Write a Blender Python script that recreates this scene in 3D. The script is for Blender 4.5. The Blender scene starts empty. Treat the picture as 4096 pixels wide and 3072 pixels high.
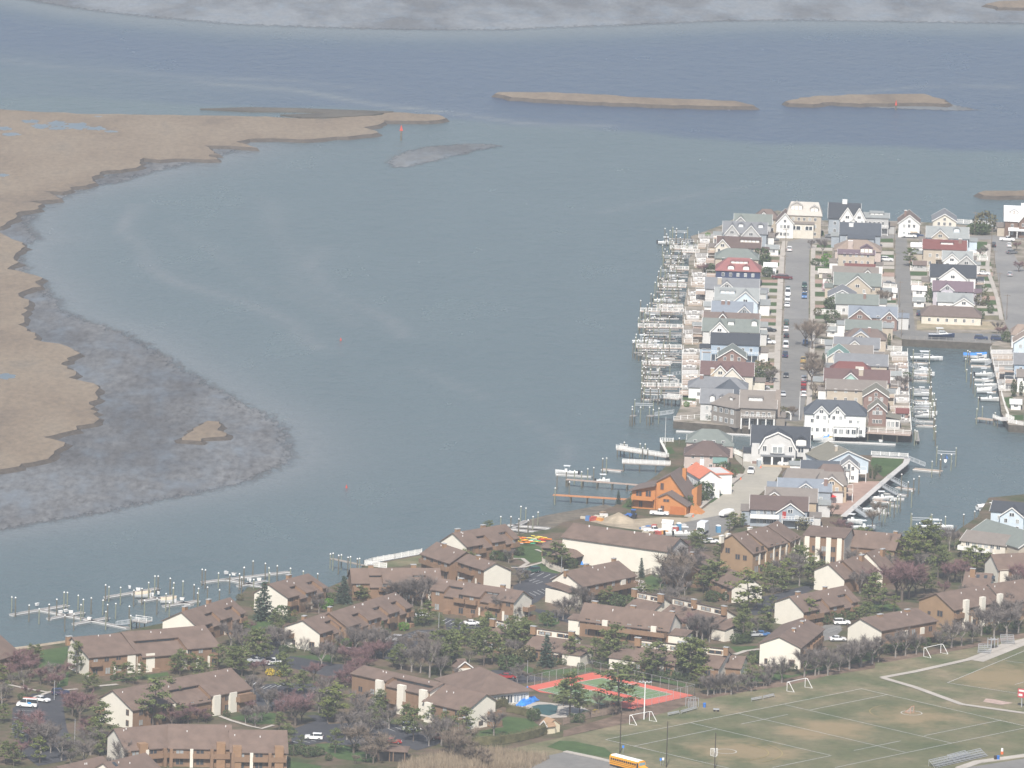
import bpy, bmesh, math, random
from mathutils import Vector, Matrix, noise
from mathutils.geometry import tessellate_polygon

# ------------------------------------------------------------------ camera
SC = bpy.context.scene
COL = SC.collection
CAM_H = 421.0
F_PX = 30500.0          # focal length in pixels of a 4096 px wide frame
PITCH = math.radians(9.65)
ROLL = math.radians(1.85)
fw = Vector((0, math.cos(PITCH), -math.sin(PITCH)))
rt = Vector((1, 0, 0)); up = Vector((0, math.sin(PITCH), math.cos(PITCH)))
cr, sr = math.cos(ROLL), math.sin(ROLL)
r2 = rt*cr + up*sr; u2 = up*cr - rt*sr
cam_data = bpy.data.cameras.new('camera')
cam_data.sensor_width = 36.0
cam_data.lens = 36.0*F_PX/4096.0
cam_data.clip_start = 10.0; cam_data.clip_end = 40000.0
cam = bpy.data.objects.new('camera', cam_data)
m = Matrix((r2, u2, -fw)).transposed().to_4x4(); m.translation = Vector((0, 0, CAM_H))
cam.matrix_world = m
COL.objects.link(cam); SC.camera = cam

# ------------------------------------------------------------------ sky, sun, exposure
SUN_EL = math.radians(48.0)
SUN_AZ = math.radians(-6.0)      # the sun stands behind the camera, a little to the left
sd = Vector((math.sin(SUN_AZ)*math.cos(SUN_EL), -math.cos(SUN_AZ)*math.cos(SUN_EL), math.sin(SUN_EL)))
W = bpy.data.worlds.new('World'); SC.world = W; W.use_nodes = True
wn = W.node_tree.nodes; wl = W.node_tree.links
bg = wn.get('Background') or wn.new('ShaderNodeBackground')
wo = wn.get('World Output') or wn.new('ShaderNodeOutputWorld')
wl.new(bg.outputs[0], wo.inputs[0])
sky = wn.new('ShaderNodeTexSky'); sky.sky_type = 'NISHITA'; sky.sun_disc = False
sky.sun_elevation = SUN_EL; sky.sun_rotation = math.pi - SUN_AZ
sky.air_density = 1.0; sky.dust_density = 1.6; sky.ozone_density = 1.0
wl.new(sky.outputs[0], bg.inputs[0]); bg.inputs[1].default_value = 0.08
sl = bpy.data.lights.new('sun', 'SUN'); sl.energy = 4.2; sl.angle = math.radians(0.53); sl.color = (1.0, 0.95, 0.88)
sun = bpy.data.objects.new('sun', sl); sun.rotation_euler = sd.to_track_quat('Z', 'Y').to_euler()
sun.location = (0, 0, 600); COL.objects.link(sun)
SC.view_settings.view_transform = 'Standard'; SC.view_settings.look = 'None'
SC.view_settings.exposure = 0.61; SC.view_settings.gamma = 1.0
SC.view_settings.use_curve_mapping = False
SC.render.engine = 'CYCLES'

# ------------------------------------------------------------------ ground positions
LAND = 2.4; HAZE = 7.8e-5
VIEWS = {'F': (0, 0, 1.8517), 'P': (0, 0, 1.0), 'M1': (0, 0, .9259), 'M2': (0, 1000, .6931), 'M3': (2048, 0, .9259),
         'T1': (2400, 750, .40687), 'T2': (3196, 750, .40687), 'T3': (2400, 1400, .40687), 'T4': (3196, 1400, .40687),
         'Q1': (0, 2100, .45208), 'Q2': (900, 2000, .45208), 'Q3': (1800, 2000, .45208), 'Q4': (2700, 2000, .45208),
         'Q5': (3096, 2000, .45208), 'S1': (0, 2500, .36166), 'S2': (700, 2500, .36166), 'S3': (1400, 2500, .36166),
         'S4': (2000, 2500, .36166), 'S5': (2700, 2500, .36166), 'S6': (3296, 2500, .36166)}
def px(v, x, y):
    o = VIEWS[v]; return (o[0]+x*o[2], o[1]+y*o[2])
def ray(x, y):
    dx, dy = x-2048.0, y-1536.0
    x0 = dx*cr+dy*sr; y0 = -dx*sr+dy*cr
    return fw*F_PX + rt*x0 - up*y0
def G(v, x, y, z=LAND):
    """survey point: the map position at height z seen at that place of the survey picture"""
    d = ray(*px(v, x, y)); t = (z-CAM_H)/d.z
    return Vector((d.x*t, d.y*t, z))
def GL(v, pts, z=LAND): return [G(v, a, b, z) for a, b in pts]

# ------------------------------------------------------------------ materials
MATS = {}
def lin(c):
    return tuple(((x/255.0+0.055)/1.055)**2.4 if x/255.0 > .04045 else x/255.0/12.92 for x in c)
def mat(name, col, rough=.8, var=.12, scale=1.2, bump=0.0, metal=0.0, col2=None, spec=.3, stretch=None):
    """procedural surface: colour with noise, fine relief"""
    if name in MATS: return MATS[name]
    mt = bpy.data.materials.new(name); mt.use_nodes = True; MATS[name] = mt
    n = mt.node_tree.nodes; l = mt.node_tree.links
    b = n['Principled BSDF']
    b.inputs['Roughness'].default_value = rough; b.inputs['Metallic'].default_value = metal
    b.inputs['Specular IOR Level'].default_value = spec
    tc = n.new('ShaderNodeTexCoord'); src = tc.outputs['Object']
    if stretch:
        mp = n.new('ShaderNodeMapping'); mp.inputs['Scale'].default_value = stretch
        l.new(src, mp.inputs[0]); src = mp.outputs[0]
    nz = n.new('ShaderNodeTexNoise'); nz.inputs['Scale'].default_value = scale; nz.inputs['Detail'].default_value = 5
    nz.inputs['Roughness'].default_value = .65
    l.new(src, nz.inputs['Vector'])
    rp = n.new('ShaderNodeValToRGB'); rp.color_ramp.elements[0].position = .3; rp.color_ramp.elements[1].position = .7
    c = tuple(col); d = tuple(col2) if col2 else c
    rp.color_ramp.elements[0].color = tuple(min(1, x*(1-var)) for x in c)+(1,)
    rp.color_ramp.elements[1].color = tuple(min(1, x*(1+var)) for x in d)+(1,)
    l.new(nz.outputs['Fac'], rp.inputs[0]); l.new(rp.outputs[0], b.inputs['Base Color'])
    if bump:
        bp = n.new('ShaderNodeBump'); bp.inputs['Strength'].default_value = bump; bp.inputs['Distance'].default_value = .1
        nb = n.new('ShaderNodeTexNoise'); nb.inputs['Scale'].default_value = scale*6; nb.inputs['Detail'].default_value = 3
        l.new(src, nb.inputs['Vector']); l.new(nb.outputs['Fac'], bp.inputs['Height']); l.new(bp.outputs[0], b.inputs['Normal'])
    return mt

# ------------------------------------------------------------------ mesh helpers
class MB:
    def __init__(s): s.v = []; s.f = []
    def add(s, vs, fs):
        n = len(s.v); s.v += [tuple(q) for q in vs]; s.f += [tuple(n+i for i in f) for f in fs]; return s
    def box(s, x0, x1, y0, y1, z0, z1):
        return s.add([(x0,y0,z0),(x1,y0,z0),(x1,y1,z0),(x0,y1,z0),(x0,y0,z1),(x1,y0,z1),(x1,y1,z1),(x0,y1,z1)],
                     [(3,2,1,0),(4,5,6,7),(0,1,5,4),(1,2,6,5),(2,3,7,6),(3,0,4,7)])
    def loft(s, a, b, caps=True):
        n = len(a); fs = [(i, (i+1) % n, n+(i+1) % n, n+i) for i in range(n)]
        if caps: fs += [tuple(range(n-1, -1, -1)), tuple(range(n, 2*n))]
        return s.add(list(a)+list(b), fs)
    def slab(s, pts, t):
        """polygon given by its top, thickness t downwards"""
        return s.loft([(p[0], p[1], p[2]-t) for p in pts], pts)
    def bar(s, p, q, w, h):
        """rectangular bar from p to q"""
        p = Vector(p); q = Vector(q); d = (q-p).normalized()
        a = d.cross(Vector((0,0,1)))
        a = a.normalized() if a.length > 1e-4 else Vector((1,0,0))
        c = a.cross(d); a = a*w/2; c = c*h/2
        o = [-a-c, a-c, a+c, -a+c]
        return s.loft([p+k for k in o], [q+k for k in o])
    def tube(s, p, q, r0, r1=None, n=6):
        r1 = r0 if r1 is None else r1
        p = Vector(p); q = Vector(q); d = (q-p).normalized()
        a = d.cross(Vector((0,0,1)))
        a = a.normalized() if a.length > 1e-4 else Vector((1,0,0))
        c = d.cross(a)
        A = [p+(a*math.cos(t*2*math.pi/n)+c*math.sin(t*2*math.pi/n))*r0 for t in range(n)]
        B = [q+(a*math.cos(t*2*math.pi/n)+c*math.sin(t*2*math.pi/n))*r1 for t in range(n)]
        return s.loft(A, B)
    def mesh(s, name, mt=None, smooth=False):
        me = bpy.data.meshes.new(name); me.from_pydata(s.v, [], s.f)
        if mt: me.materials.append(mt)
        if smooth:
            me.polygons.foreach_set('use_smooth', [True]*len(me.polygons))
        me.update(); return me
def ob(name, me, parent=None, loc=None, rz=None, scale=None):
    if isinstance(me, MB): raise TypeError
    o = bpy.data.objects.new(name, me); COL.objects.link(o)
    if parent is not None: o.parent = parent
    if loc is not None: o.location = loc
    if rz is not None: o.rotation_euler = (0, 0, rz)
    if scale is not None: o.scale = scale
    return o
def part(name, mb, mt, parent, smooth=False):
    return ob(name, mb.mesh(name, mt, smooth), parent)
def tag(o, label=None, cat=None, group=None, kind=None):
    if label: o['label'] = label
    if cat: o['category'] = cat
    if group: o['group'] = group
    if kind: o['kind'] = kind
    return o
def thing(name, label, cat, loc=(0,0,0), rz=0.0, group=None):
    return tag(ob(name, None, None, loc, rz), label, cat, group)
def dup(root, loc, rz=0.0, scale=None, label=None, group=None):
    r = root.copy(); COL.objects.link(r); r.location = loc; r.rotation_euler = (0, 0, rz)
    if scale is not None: r.scale = scale
    if label: r['label'] = label
    if group: r['group'] = group
    for ch in root.children:
        c = ch.copy(); COL.objects.link(c); c.parent = r
        for g in ch.children:
            d = g.copy(); COL.objects.link(d); d.parent = c
    return r
SHEETN = [0]
def sheet(name, pts, z, mt, kind='structure', skirt=0.0, parent=None, label=None, cat=None):
    """flat polygon at height z, with an optional skirt hanging down from its edge"""
    if kind == 'structure' and parent is None and z > LAND:
        SHEETN[0] += 1; z += (SHEETN[0] % 9)*.004
    p3 = [Vector((p[0], p[1], z)) for p in pts]
    tris = tessellate_polygon([p3])
    area = sum(p3[i].x*p3[(i+1) % len(p3)].y-p3[(i+1) % len(p3)].x*p3[i].y for i in range(len(p3)))
    mb = MB(); n = len(p3)
    fs = []
    for t in tris:
        a, b, c = [p3[i] for i in t]
        fs.append(t if (b-a).cross(c-a).z > 0 else (t[0], t[2], t[1]))
    mb.add(p3, fs)
    if skirt:
        q = [Vector((p.x, p.y, z-skirt)) for p in p3]
        k = [(i, n+i, n+(i+1) % n, (i+1) % n) for i in range(n)]
        if area < 0: k = [f[::-1] for f in k]
        mb.v += [tuple(v) for v in q]; mb.f += k
    o = ob(name, mb.mesh(name, mt), parent)
    return tag(o, label, cat, None, kind)
def rough_line(pts, amp, step, seed=0, closed=True):
    """break a traced line into small irregular bays"""
    rnd = random.Random(seed); out = []; n = len(pts)
    for i in range(n if closed else n-1):
        a = Vector(pts[i]); b = Vector(pts[(i+1) % n]); L = (b-a).length
        k = max(1, int(L/step)); d = b-a; nn = Vector((-d.y, d.x, 0)).normalized() if L else Vector()
        for j in range(k):
            q = a+d*(j/k)
            if j: q = q+nn*rnd.uniform(-amp, amp)*min(1, L/step/3)
            out.append(q)
    if not closed: out.append(Vector(pts[-1]))
    return out
def strip(pts, w):
    """polygon of a path of width w along pts"""
    L = []; R = []
    for i, p in enumerate(pts):
        a = pts[max(0, i-1)]; b = pts[min(len(pts)-1, i+1)]
        d = Vector((b[0]-a[0], b[1]-a[1], 0)).normalized(); n = Vector((-d.y, d.x, 0))*w/2
        L.append(Vector((p[0], p[1], 0))+n); R.append(Vector((p[0], p[1], 0))-n)
    return L+R[::-1]
# ================================================================== terrain
import numpy as np
def nodes(name):
    mt = bpy.data.materials.new(name); mt.use_nodes = True; MATS[name] = mt
    return mt, mt.node_tree.nodes, mt.node_tree.links, mt.node_tree.nodes['Principled BSDF']
def noise_n(n, l, vec, scale, detail=4, rough=.6):
    z = n.new('ShaderNodeTexNoise'); z.inputs['Scale'].default_value = scale; z.inputs['Detail'].default_value = detail
    z.inputs['Roughness'].default_value = rough
    if vec is not None: l.new(vec, z.inputs['Vector'])
    return z.outputs['Fac']
def ramp_n(n, l, fac, stops):
    r = n.new('ShaderNodeValToRGB')
    while len(r.color_ramp.elements) < len(stops): r.color_ramp.elements.new(.5)
    for e, (p, c) in zip(r.color_ramp.elements, stops):
        e.position = p; e.color = tuple(c)+(1,) if len(c) == 3 else c
    l.new(fac, r.inputs[0]); return r.outputs[0]
def mix_n(n, l, fac, a, b):
    x = n.new('ShaderNodeMix'); x.data_type = 'RGBA'
    if isinstance(fac, float): x.inputs[0].default_value = fac
    else: l.new(fac, x.inputs[0])
    for i, c in ((6, a), (7, b)):
        if isinstance(c, tuple): x.inputs[i].default_value = c+(1,)
        else: l.new(c, x.inputs[i])
    return x.outputs[2]
def coords(n, l, scale=(1,1,1)):
    tc = n.new('ShaderNodeTexCoord'); mp = n.new('ShaderNodeMapping'); mp.inputs['Scale'].default_value = scale
    l.new(tc.outputs['Object'], mp.inputs[0]); return mp.outputs[0]
def bump_n(n, l, b, h, strength, dist):
    bp = n.new('ShaderNodeBump'); bp.inputs['Strength'].default_value = strength; bp.inputs['Distance'].default_value = dist
    l.new(h, bp.inputs['Height']); l.new(bp.outputs[0], b.inputs['Normal'])

# ---- traced lines of the bay
marsh_px = [('P', -900, 437), ('P', 0, 437), ('P', 185, 449), ('P', 389, 456), ('P', 556, 458), ('P', 694, 459), ('P', 926, 463), ('P', 1204, 474), ('P', 1343, 472),
    ('P', 1500, 462), ('P', 1574, 449), ('P', 1750, 458), ('P', 1782, 474), ('P', 1713, 483), ('P', 1611, 483), ('P', 1537, 482), ('P', 1509, 500), ('P', 1454, 509),
    ('P', 1514, 530), ('P', 1389, 546), ('P', 1278, 553), ('P', 1204, 558), ('P', 1093, 553), ('P', 995, 556), ('P', 944, 567), ('P', 1030, 591), ('P', 926, 583), ('P', 815, 582),
    ('P', 880, 618), ('P', 838, 618), ('P', 870, 637), ('P', 704, 634), ('P', 639, 639), ('P', 574, 632), ('P', 556, 653), ('P', 542, 671), ('P', 407, 685), ('P', 366, 708), ('P', 384, 731),
    ('P', 306, 745), ('P', 250, 767), ('P', 171, 764), ('P', 245, 796), ('P', 111, 805), ('P', 171, 815), ('P', 157, 833), ('P', 74, 847), ('P', 65, 870), ('P', 0, 907), ('P', -900, 915)]
marsh2_px = [('P', -900, 930), ('P', 0, 930), ('P', 37, 949), ('P', 88, 977), ('P', 83, 1000), ('P', 62, 1014), ('P', 76, 1048), ('P', 28, 1076), ('P', 139, 1100), ('P', 170, 1111), ('P', 142, 1132), ('P', 166, 1146),
    ('P', 94, 1163), ('P', 76, 1184), ('P', 114, 1208), ('P', 111, 1225), ('P', 83, 1256), ('P', 97, 1277), ('P', 73, 1298), ('P', 139, 1340), ('P', 132, 1357), ('P', 236, 1374), ('P', 322, 1412), ('P', 267, 1433),
    ('P', 243, 1457), ('P', 305, 1492), ('P', 274, 1509), ('P', 388, 1541), ('P', 392, 1589), ('P', 357, 1617), ('P', 385, 1665), ('P', 374, 1693), ('P', 305, 1703), ('P', 308, 1717), ('P', 173, 1748), ('P', 260, 1769),
    ('P', 256, 1783), ('P', 201, 1825), ('P', 132, 1849), ('P', 0, 1877), ('P', -900, 1900)]
mud_px = [('P', -900, 880), ('P', 0, 880), ('P', 120, 800), ('P', 300, 720), ('P', 560, 640), ('P', 800, 590), ('P', 1000, 570), ('P', 1040, 592), ('P', 880, 640), ('P', 720, 680), ('P', 593, 712), ('P', 519, 738), ('P', 420, 748), ('P', 259, 806),
    ('P', 185, 852), ('P', 171, 907), ('P', 218, 950), ('P', 150, 985), ('P', 139, 1010), ('P', 149, 1055), ('P', 187, 1104), ('P', 243, 1139), ('P', 298, 1222), ('P', 333, 1250), ('P', 416, 1284), ('P', 485, 1298),
    ('P', 575, 1340), ('P', 658, 1388), ('P', 762, 1450), ('P', 873, 1513), ('P', 1040, 1610), ('P', 1144, 1665), ('P', 1213, 1728), ('P', 1234, 1804), ('P', 1227, 1852), ('P', 1137, 1894), ('P', 1067, 1929), ('P', 901, 1970),
    ('P', 624, 2026), ('P', 277, 2095), ('P', 0, 2140), ('P', -900, 2290)]
far_px = [('P', -900, -60), ('P', -300, -30), ('P', 0, -8), ('P', 111, 14), ('P', 278, 42), ('P', 556, 74), ('P', 926, 106), ('P', 1296, 120), ('P', 1667, 128), ('P', 2048, 129), ('P', 2233, 119), ('P', 2381, 115),
    ('P', 2511, 111), ('P', 2881, 94), ('P', 3159, 90), ('P', 3437, 93), ('P', 3807, 99), ('P', 4096, 104), ('P', 4900, 110)]
front_px = [('P', -900, 380), ('P', 300, 400), ('P', 1100, 440), ('P', 1500, 446), ('P', 1785, 477), ('P', 2048, 505), ('P', 2326, 521), ('P', 2511, 537), ('P', 2789, 560), ('P', 3067, 579), ('P', 3437, 593), ('P', 3807, 608), ('P', 4096, 611), ('P', 4900, 640)]
WZ = .02
def GP(lst, z=WZ): return [G(v, x, y, z) for v, x, y in lst]
far_l = GP(far_px); front_l = GP(front_px); mud_l = GP(mud_px)
streaks = [([(215,430),(180,455),(100,560),(180,640)], 6, .5), ([(285,440),(278,500),(320,570),(400,612),(480,642),(560,672),(640,702),(700,750)], 7, .75),
    ([(690,530),(662,570),(720,620),(770,660),(830,692),(880,730)], 6, .6), ([(1130,890),(1200,940),(1215,985),(1180,1040)], 4, .5),
    ([(1290,462),(1390,442),(1480,425),(1600,403)], 4, .5), ([(430,175),(700,205),(960,245),(1100,262),(1300,275)], 7, .9),
    ([(0,130),(300,160),(560,172),(800,190)], 6, .5), ([(880,800),(960,830),(1050,860)], 5, .4), ([(1720,205),(1900,192),(2212,185)], 5, .5),
    ([(560,430),(620,520),(640,600),(760,700)], 9, .35), ([(380,480),(470,560),(560,610),(720,680)], 8, .3)]
def seg_dist(X, Y, pts):
    D = np.full(X.shape, 1e9)
    for a, b in zip(pts[:-1], pts[1:]):
        ax, ay, bx, by = a[0], a[1], b[0], b[1]; dx, dy = bx-ax, by-ay
        t = np.clip(((X-ax)*dx+(Y-ay)*dy)/(dx*dx+dy*dy+1e-9), 0, 1)
        D = np.minimum(D, np.hypot(X-ax-t*dx, Y-ay-t*dy))
    return D
def line_y(X, pts):
    p = sorted((q[0], q[1]) for q in pts); return np.interp(X, [q[0] for q in p], [q[1] for q in p])
xs = np.concatenate([[-15000, -4000, -900], np.arange(-330, 331, 4.0), [900, 4000, 15000]])
ys = np.concatenate([[-15000, 0, 1500], np.arange(1760, 3900, 7.0), [4600, 7000, 15000, 24000]])
X, Y = np.meshgrid(xs, ys)
jit = 5*np.sin(X*.06+Y*.013)+3*np.sin(X*.17-Y*.05)
yf = line_y(X, front_l); yu = line_y(X, far_l)
deep = np.clip((Y-yf+jit*.6)/14, 0, 1)*np.clip((yu-Y)/120+.35, 0, 1)
leftfade = np.clip((X+260)/200, 0, 1)
deep = deep*np.clip(leftfade+np.clip((Y-yf-60)/160, 0, 1), .3, 1)
shal = np.exp(-seg_dist(X, Y, mud_l)/16.0)*.95
shal = np.maximum(shal, np.clip(1-np.abs(Y-yu)/45, 0, 1)*.8)
for pts, w, k in streaks:
    d = seg_dist(X+2.0*np.sin(Y*.05), Y+4*np.sin(X*.09+1), [G('F', a, b, WZ) for a, b in pts]); br = .75+.25*np.sin(X*.11+Y*.023)*np.sin(Y*.045-X*.03); shal = np.maximum(shal, k*1.0*br*np.exp(-(d/(w*.42))**2)+k*.22*np.exp(-(d/(w*2.2))**2))
rad = np.clip((Y-yu)/60, 0, 1)
nr, nc = X.shape
mb = MB(); mb.v = [(float(X[i, j]), float(Y[i, j]), 0.0) for i in range(nr) for j in range(nc)]
mb.f = [(i*nc+j, i*nc+j+1, (i+1)*nc+j+1, (i+1)*nc+j) for i in range(nr-1) for j in range(nc-1)]
mt, n, l, b = nodes('bay_water')
def attr(n, name):
    a = n.new('ShaderNodeAttribute'); a.attribute_name = name; return a.outputs['Fac']
v1 = coords(n, l, (.03, .012, 1)); v2 = coords(n, l, (1, .55, 1))
big = noise_n(n, l, v1, 1.0, 5, .6)
teal = ramp_n(n, l, big, [(.3, (.066, .100, .108)), (.7, (.092, .126, .132))])
blue = ramp_n(n, l, big, [(.3, (.034, .058, .104)), (.7, (.048, .075, .122))])
c = mix_n(n, l, attr(n, 'deep'), teal, blue)
c = mix_n(n, l, attr(n, 'shal'), c, (.150, .165, .170))
l.new(c, b.inputs['Base Color'])
b.inputs['IOR'].default_value = 1.33; b.inputs['Specular IOR Level'].default_value = .5
rr = n.new('ShaderNodeMapRange'); l.new(big, rr.inputs[0]); rr.inputs[3].default_value = .16; rr.inputs[4].default_value = .34
l.new(rr.outputs[0], b.inputs['Roughness'])
w1 = noise_n(n, l, v2, .34, 6, .75); w2 = noise_n(n, l, v2, .15, 3, .6)
ad = n.new('ShaderNodeMath'); ad.operation = 'MULTIPLY_ADD'; l.new(w2, ad.inputs[0]); ad.inputs[1].default_value = 2.6; l.new(w1, ad.inputs[2]); bump_n(n, l, b, ad.outputs[0], .85, 1.1)
me = mb.mesh('water', mt, True)
for nm, arr in (('deep', deep), ('shal', shal)):
    a = me.attributes.new(nm, 'FLOAT', 'POINT'); a.data.foreach_set('value', arr.astype(np.float32).ravel())
tag(ob('water', me), kind='structure')

# ---- mud: wet flats, thinning out into the shallows
def poly_mask(X, Y, poly):
    c = np.zeros(X.shape, bool); j = len(poly)-1
    for i in range(len(poly)):
        xi, yi, xj, yj = poly[i][0], poly[i][1], poly[j][0], poly[j][1]
        if yi != yj: c ^= ((yi > Y) != (yj > Y)) & (X < (xj-xi)*(Y-yi)/(yj-yi)+xi)
        j = i
    return c
def mud_mat(name, dark, light, wetc, edge):
    mt, n, l, b = nodes(name)
    v = coords(n, l, (.46, .13, 1)); w = coords(n, l, (.030, .010, 1)); u = coords(n, l, (.10, .035, 1))
    f1 = noise_n(n, l, v, 1.0, 6, .72); f2 = noise_n(n, l, w, 1.0, 5, .6); f3 = noise_n(n, l, u, 1.0, 5, .65)
    c = ramp_n(n, l, f1, [(.34, dark), (.64, light)])
    pool = ramp_n(n, l, f3, [(.46, (0, 0, 0)), (.72, (.8, .8, .8))])
    c = mix_n(n, l, pool, c, wetc)
    big = ramp_n(n, l, f2, [(.38, (.64, .62, .62)), (.60, (1.12, 1.13, 1.15))])
    mu = n.new('ShaderNodeMix'); mu.data_type = 'RGBA'; mu.blend_type = 'MULTIPLY'; mu.inputs[0].default_value = 1.0
    l.new(c, mu.inputs[6]); l.new(big, mu.inputs[7])
    md = n.new('ShaderNodeMath'); md.operation = 'MULTIPLY_ADD'; l.new(f1, md.inputs[0]); md.inputs[1].default_value = 1.6; l.new(attr(n, 'rim'), md.inputs[2])
    fac = ramp_n(n, l, md.outputs[0], [(.52, (0, 0, 0)), (1.0, (1, 1, 1))])
    l.new(mu.outputs[2], b.inputs['Base Color']); l.new(fac, b.inputs['Alpha'])
    r = ramp_n(n, l, f3, [(.42, (.80, .80, .80)), (.66, (.38, .38, .38))]); l.new(r, b.inputs['Roughness'])
    b.inputs['Specular IOR Level'].default_value = .5; bump_n(n, l, b, f1, .3, .2)
    return mt
def mud_grid(name, poly, z, mt, dx, dy, soft, xlim=(-330, 330), ylim=(1700, 5200)):
    xs_ = np.arange(max(xlim[0], min(p[0] for p in poly)), min(xlim[1], max(p[0] for p in poly))+dx, dx); ys_ = np.arange(min(p[1] for p in poly), min(ylim[1], max(p[1] for p in poly))+dy, dy)
    X_, Y_ = np.meshgrid(xs_, ys_); M = poly_mask(X_, Y_, poly); D = seg_dist(X_, Y_, list(poly)+[poly[0]])
    rim = np.clip(D/soft, 0, 1)*M-.55; nr, nc = X_.shape; idx = -np.ones(X_.shape, int); keep = np.zeros(X_.shape, bool)
    cell = M[:-1, :-1] | M[1:, :-1] | M[:-1, 1:] | M[1:, 1:]
    for a in (0, 1):
        for b_ in (0, 1): keep[a:nr-1+a, b_:nc-1+b_] |= cell
    P2 = list(poly)+[poly[0]]; out = keep & ~M; Xo, Yo = X_[out], Y_[out]; best = np.full(Xo.shape, 1e9); nx, ny = Xo.copy(), Yo.copy()
    for a, b_ in zip(P2[:-1], P2[1:]):
        ex, ey = b_[0]-a[0], b_[1]-a[1]; t = np.clip(((Xo-a[0])*ex+(Yo-a[1])*ey)/(ex*ex+ey*ey+1e-9), 0, 1); qx, qy = a[0]+t*ex, a[1]+t*ey; d_ = np.hypot(Xo-qx, Yo-qy); s_ = d_ < best
        best = np.where(s_, d_, best); nx = np.where(s_, qx, nx); ny = np.where(s_, qy, ny)
    X_ = X_.copy(); Y_ = Y_.copy(); X_[out] = nx; Y_[out] = ny
    idx[keep] = np.arange(keep.sum()); mb = MB(); mb.v = [(float(a), float(b_), z) for a, b_ in zip(X_[keep], Y_[keep])]
    ii, jj = np.nonzero(cell); mb.f = [(int(idx[i, j]), int(idx[i, j+1]), int(idx[i+1, j+1]), int(idx[i+1, j])) for i, j in zip(ii, jj)]
    me = mb.mesh(name, mt); a = me.attributes.new('rim', 'FLOAT', 'POINT'); a.data.foreach_set('value', rim[keep].astype(np.float32))
    return tag(ob(name, me), kind='structure')
EDGE = (.150, .166, .170)
mud = mud_mat('mud', (.072, .070, .068), (.160, .160, .158), (.148, .160, .168), EDGE)
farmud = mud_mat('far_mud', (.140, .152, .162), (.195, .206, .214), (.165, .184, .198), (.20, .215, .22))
mud_grid('mudflat', rough_line(mud_l, 1.5, 7, 3), .05, mud, 2.0, 4.0, 11.0)
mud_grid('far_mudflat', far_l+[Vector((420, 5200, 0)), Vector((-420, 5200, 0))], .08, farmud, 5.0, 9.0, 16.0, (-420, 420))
shoal = GL('M1', [(1640,700),(1700,660),(1850,625),(2000,615),(2150,620),(2212,632),(2100,650),(1950,690),(1800,725),(1650,735)], WZ)
mud_grid('shoal', rough_line(shoal, 1.5, 7, 5), .06, mud_mat('shoal_mud', (.115, .122, .126), (.165, .168, .166), (.15, .165, .17), EDGE), 2.0, 4.0, 7.0)

# ---- marsh: tan cordgrass with dark cut banks
mt, n, l, b = nodes('marsh_grass')
v = coords(n, l, (.03, .012, 1)); w = coords(n, l, (.5, .2, 1))
f1 = noise_n(n, l, v, 1.0, 6, .6); f2 = noise_n(n, l, w, 1.0, 5, .7)
c1 = ramp_n(n, l, f1, [(.28, (.140, .112, .088)), (.45, (.212, .166, .122)), (.6, (.240, .192, .142)), (.76, (.180, .155, .125))])
c2 = ramp_n(n, l, f2, [(.3, (.72, .73, .74)), (.7, (1.12, 1.10, 1.07))])
mu = n.new('ShaderNodeMix'); mu.data_type = 'RGBA'; mu.blend_type = 'MULTIPLY'; mu.inputs[0].default_value = 1.0
l.new(c1, mu.inputs[6]); l.new(c2, mu.inputs[7]); l.new(mu.outputs[2], b.inputs['Base Color'])
b.inputs['Roughness'].default_value = .95; b.inputs['Specular IOR Level'].default_value = .1
bump_n(n, l, b, f2, .3, .25)
MARSH = mt; BANK = mat('marsh_bank', (.075, .062, .050), .9, .3, .4, .4)
def marsh(name, pts, z=1.15, seed=0, amp=1.5, step=4.0):
    ln = rough_line(rough_line(pts, amp*2.4, step*3.2, seed+50), amp, step, seed)
    o = sheet(name, ln, z, MARSH, skirt=0)
    cen = sum(ln, Vector())/len(ln); mb = MB(); k = len(ln); rnd = random.Random(seed)
    for i in range(k):
        a, b_ = ln[i], ln[(i+1) % k]
        d = (b_-a); nn = Vector((d.y, -d.x, 0)).normalized()
        mb.v += [(a.x, a.y, z-.02), (a.x, a.y, -.2)]
    area = sum(ln[i].x*ln[(i+1) % k].y-ln[(i+1) % k].x*ln[i].y for i in range(k))
    sg = 1 if area > 0 else -1
    # sloping cut bank below the turf
    mb.v = []
    for i in range(k):
        a = ln[i-1]; c_ = ln[(i+1) % k]; d = Vector((c_.x-a.x, c_.y-a.y, 0)).normalized(); nn = Vector((d.y, -d.x, 0))*sg
        q = ln[i]; r = rnd.uniform(1.2, 3.0)
        mb.v += [(q.x, q.y, z), (q.x+nn.x*.35, q.y+nn.y*.35, z-.35), (q.x+nn.x*r, q.y+nn.y*r, -.05)]
    for i in range(k):
        j = (i+1) % k
        for t in (0, 1):
            f = (3*i+t, 3*i+t+1, 3*j+t+1, 3*j+t)
            mb.f.append(f if sg > 0 else f[::-1])
    part('cut_bank', mb, BANK, o)
    return o
marsh('salt_marsh', GP(marsh_px, 1.15), 1.15, 1)
marsh('salt_marsh', GP(marsh2_px, 1.15), 1.15, 2)
marsh('marsh_islet', GL('M2', [(1050,1095),(1080,1060),(1115,1030),(1160,1010),(1200,985),(1265,990),(1270,1020),(1255,1040),(1305,1055),(1300,1075),(1230,1080),(1165,1085),(1160,1102),(1100,1098)], 1.0), 1.0, 6, .8, 2.5)
marsh('marsh_island', GL('M3', [(-74,405),(-60,398),(0,397),(150,398),(400,408),(700,425),(960,435),(1010,447),(1050,458),(1000,459),(800,456),(600,451),(350,440),(100,428),(0,420)], 1.3), 1.3, 7)
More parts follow.
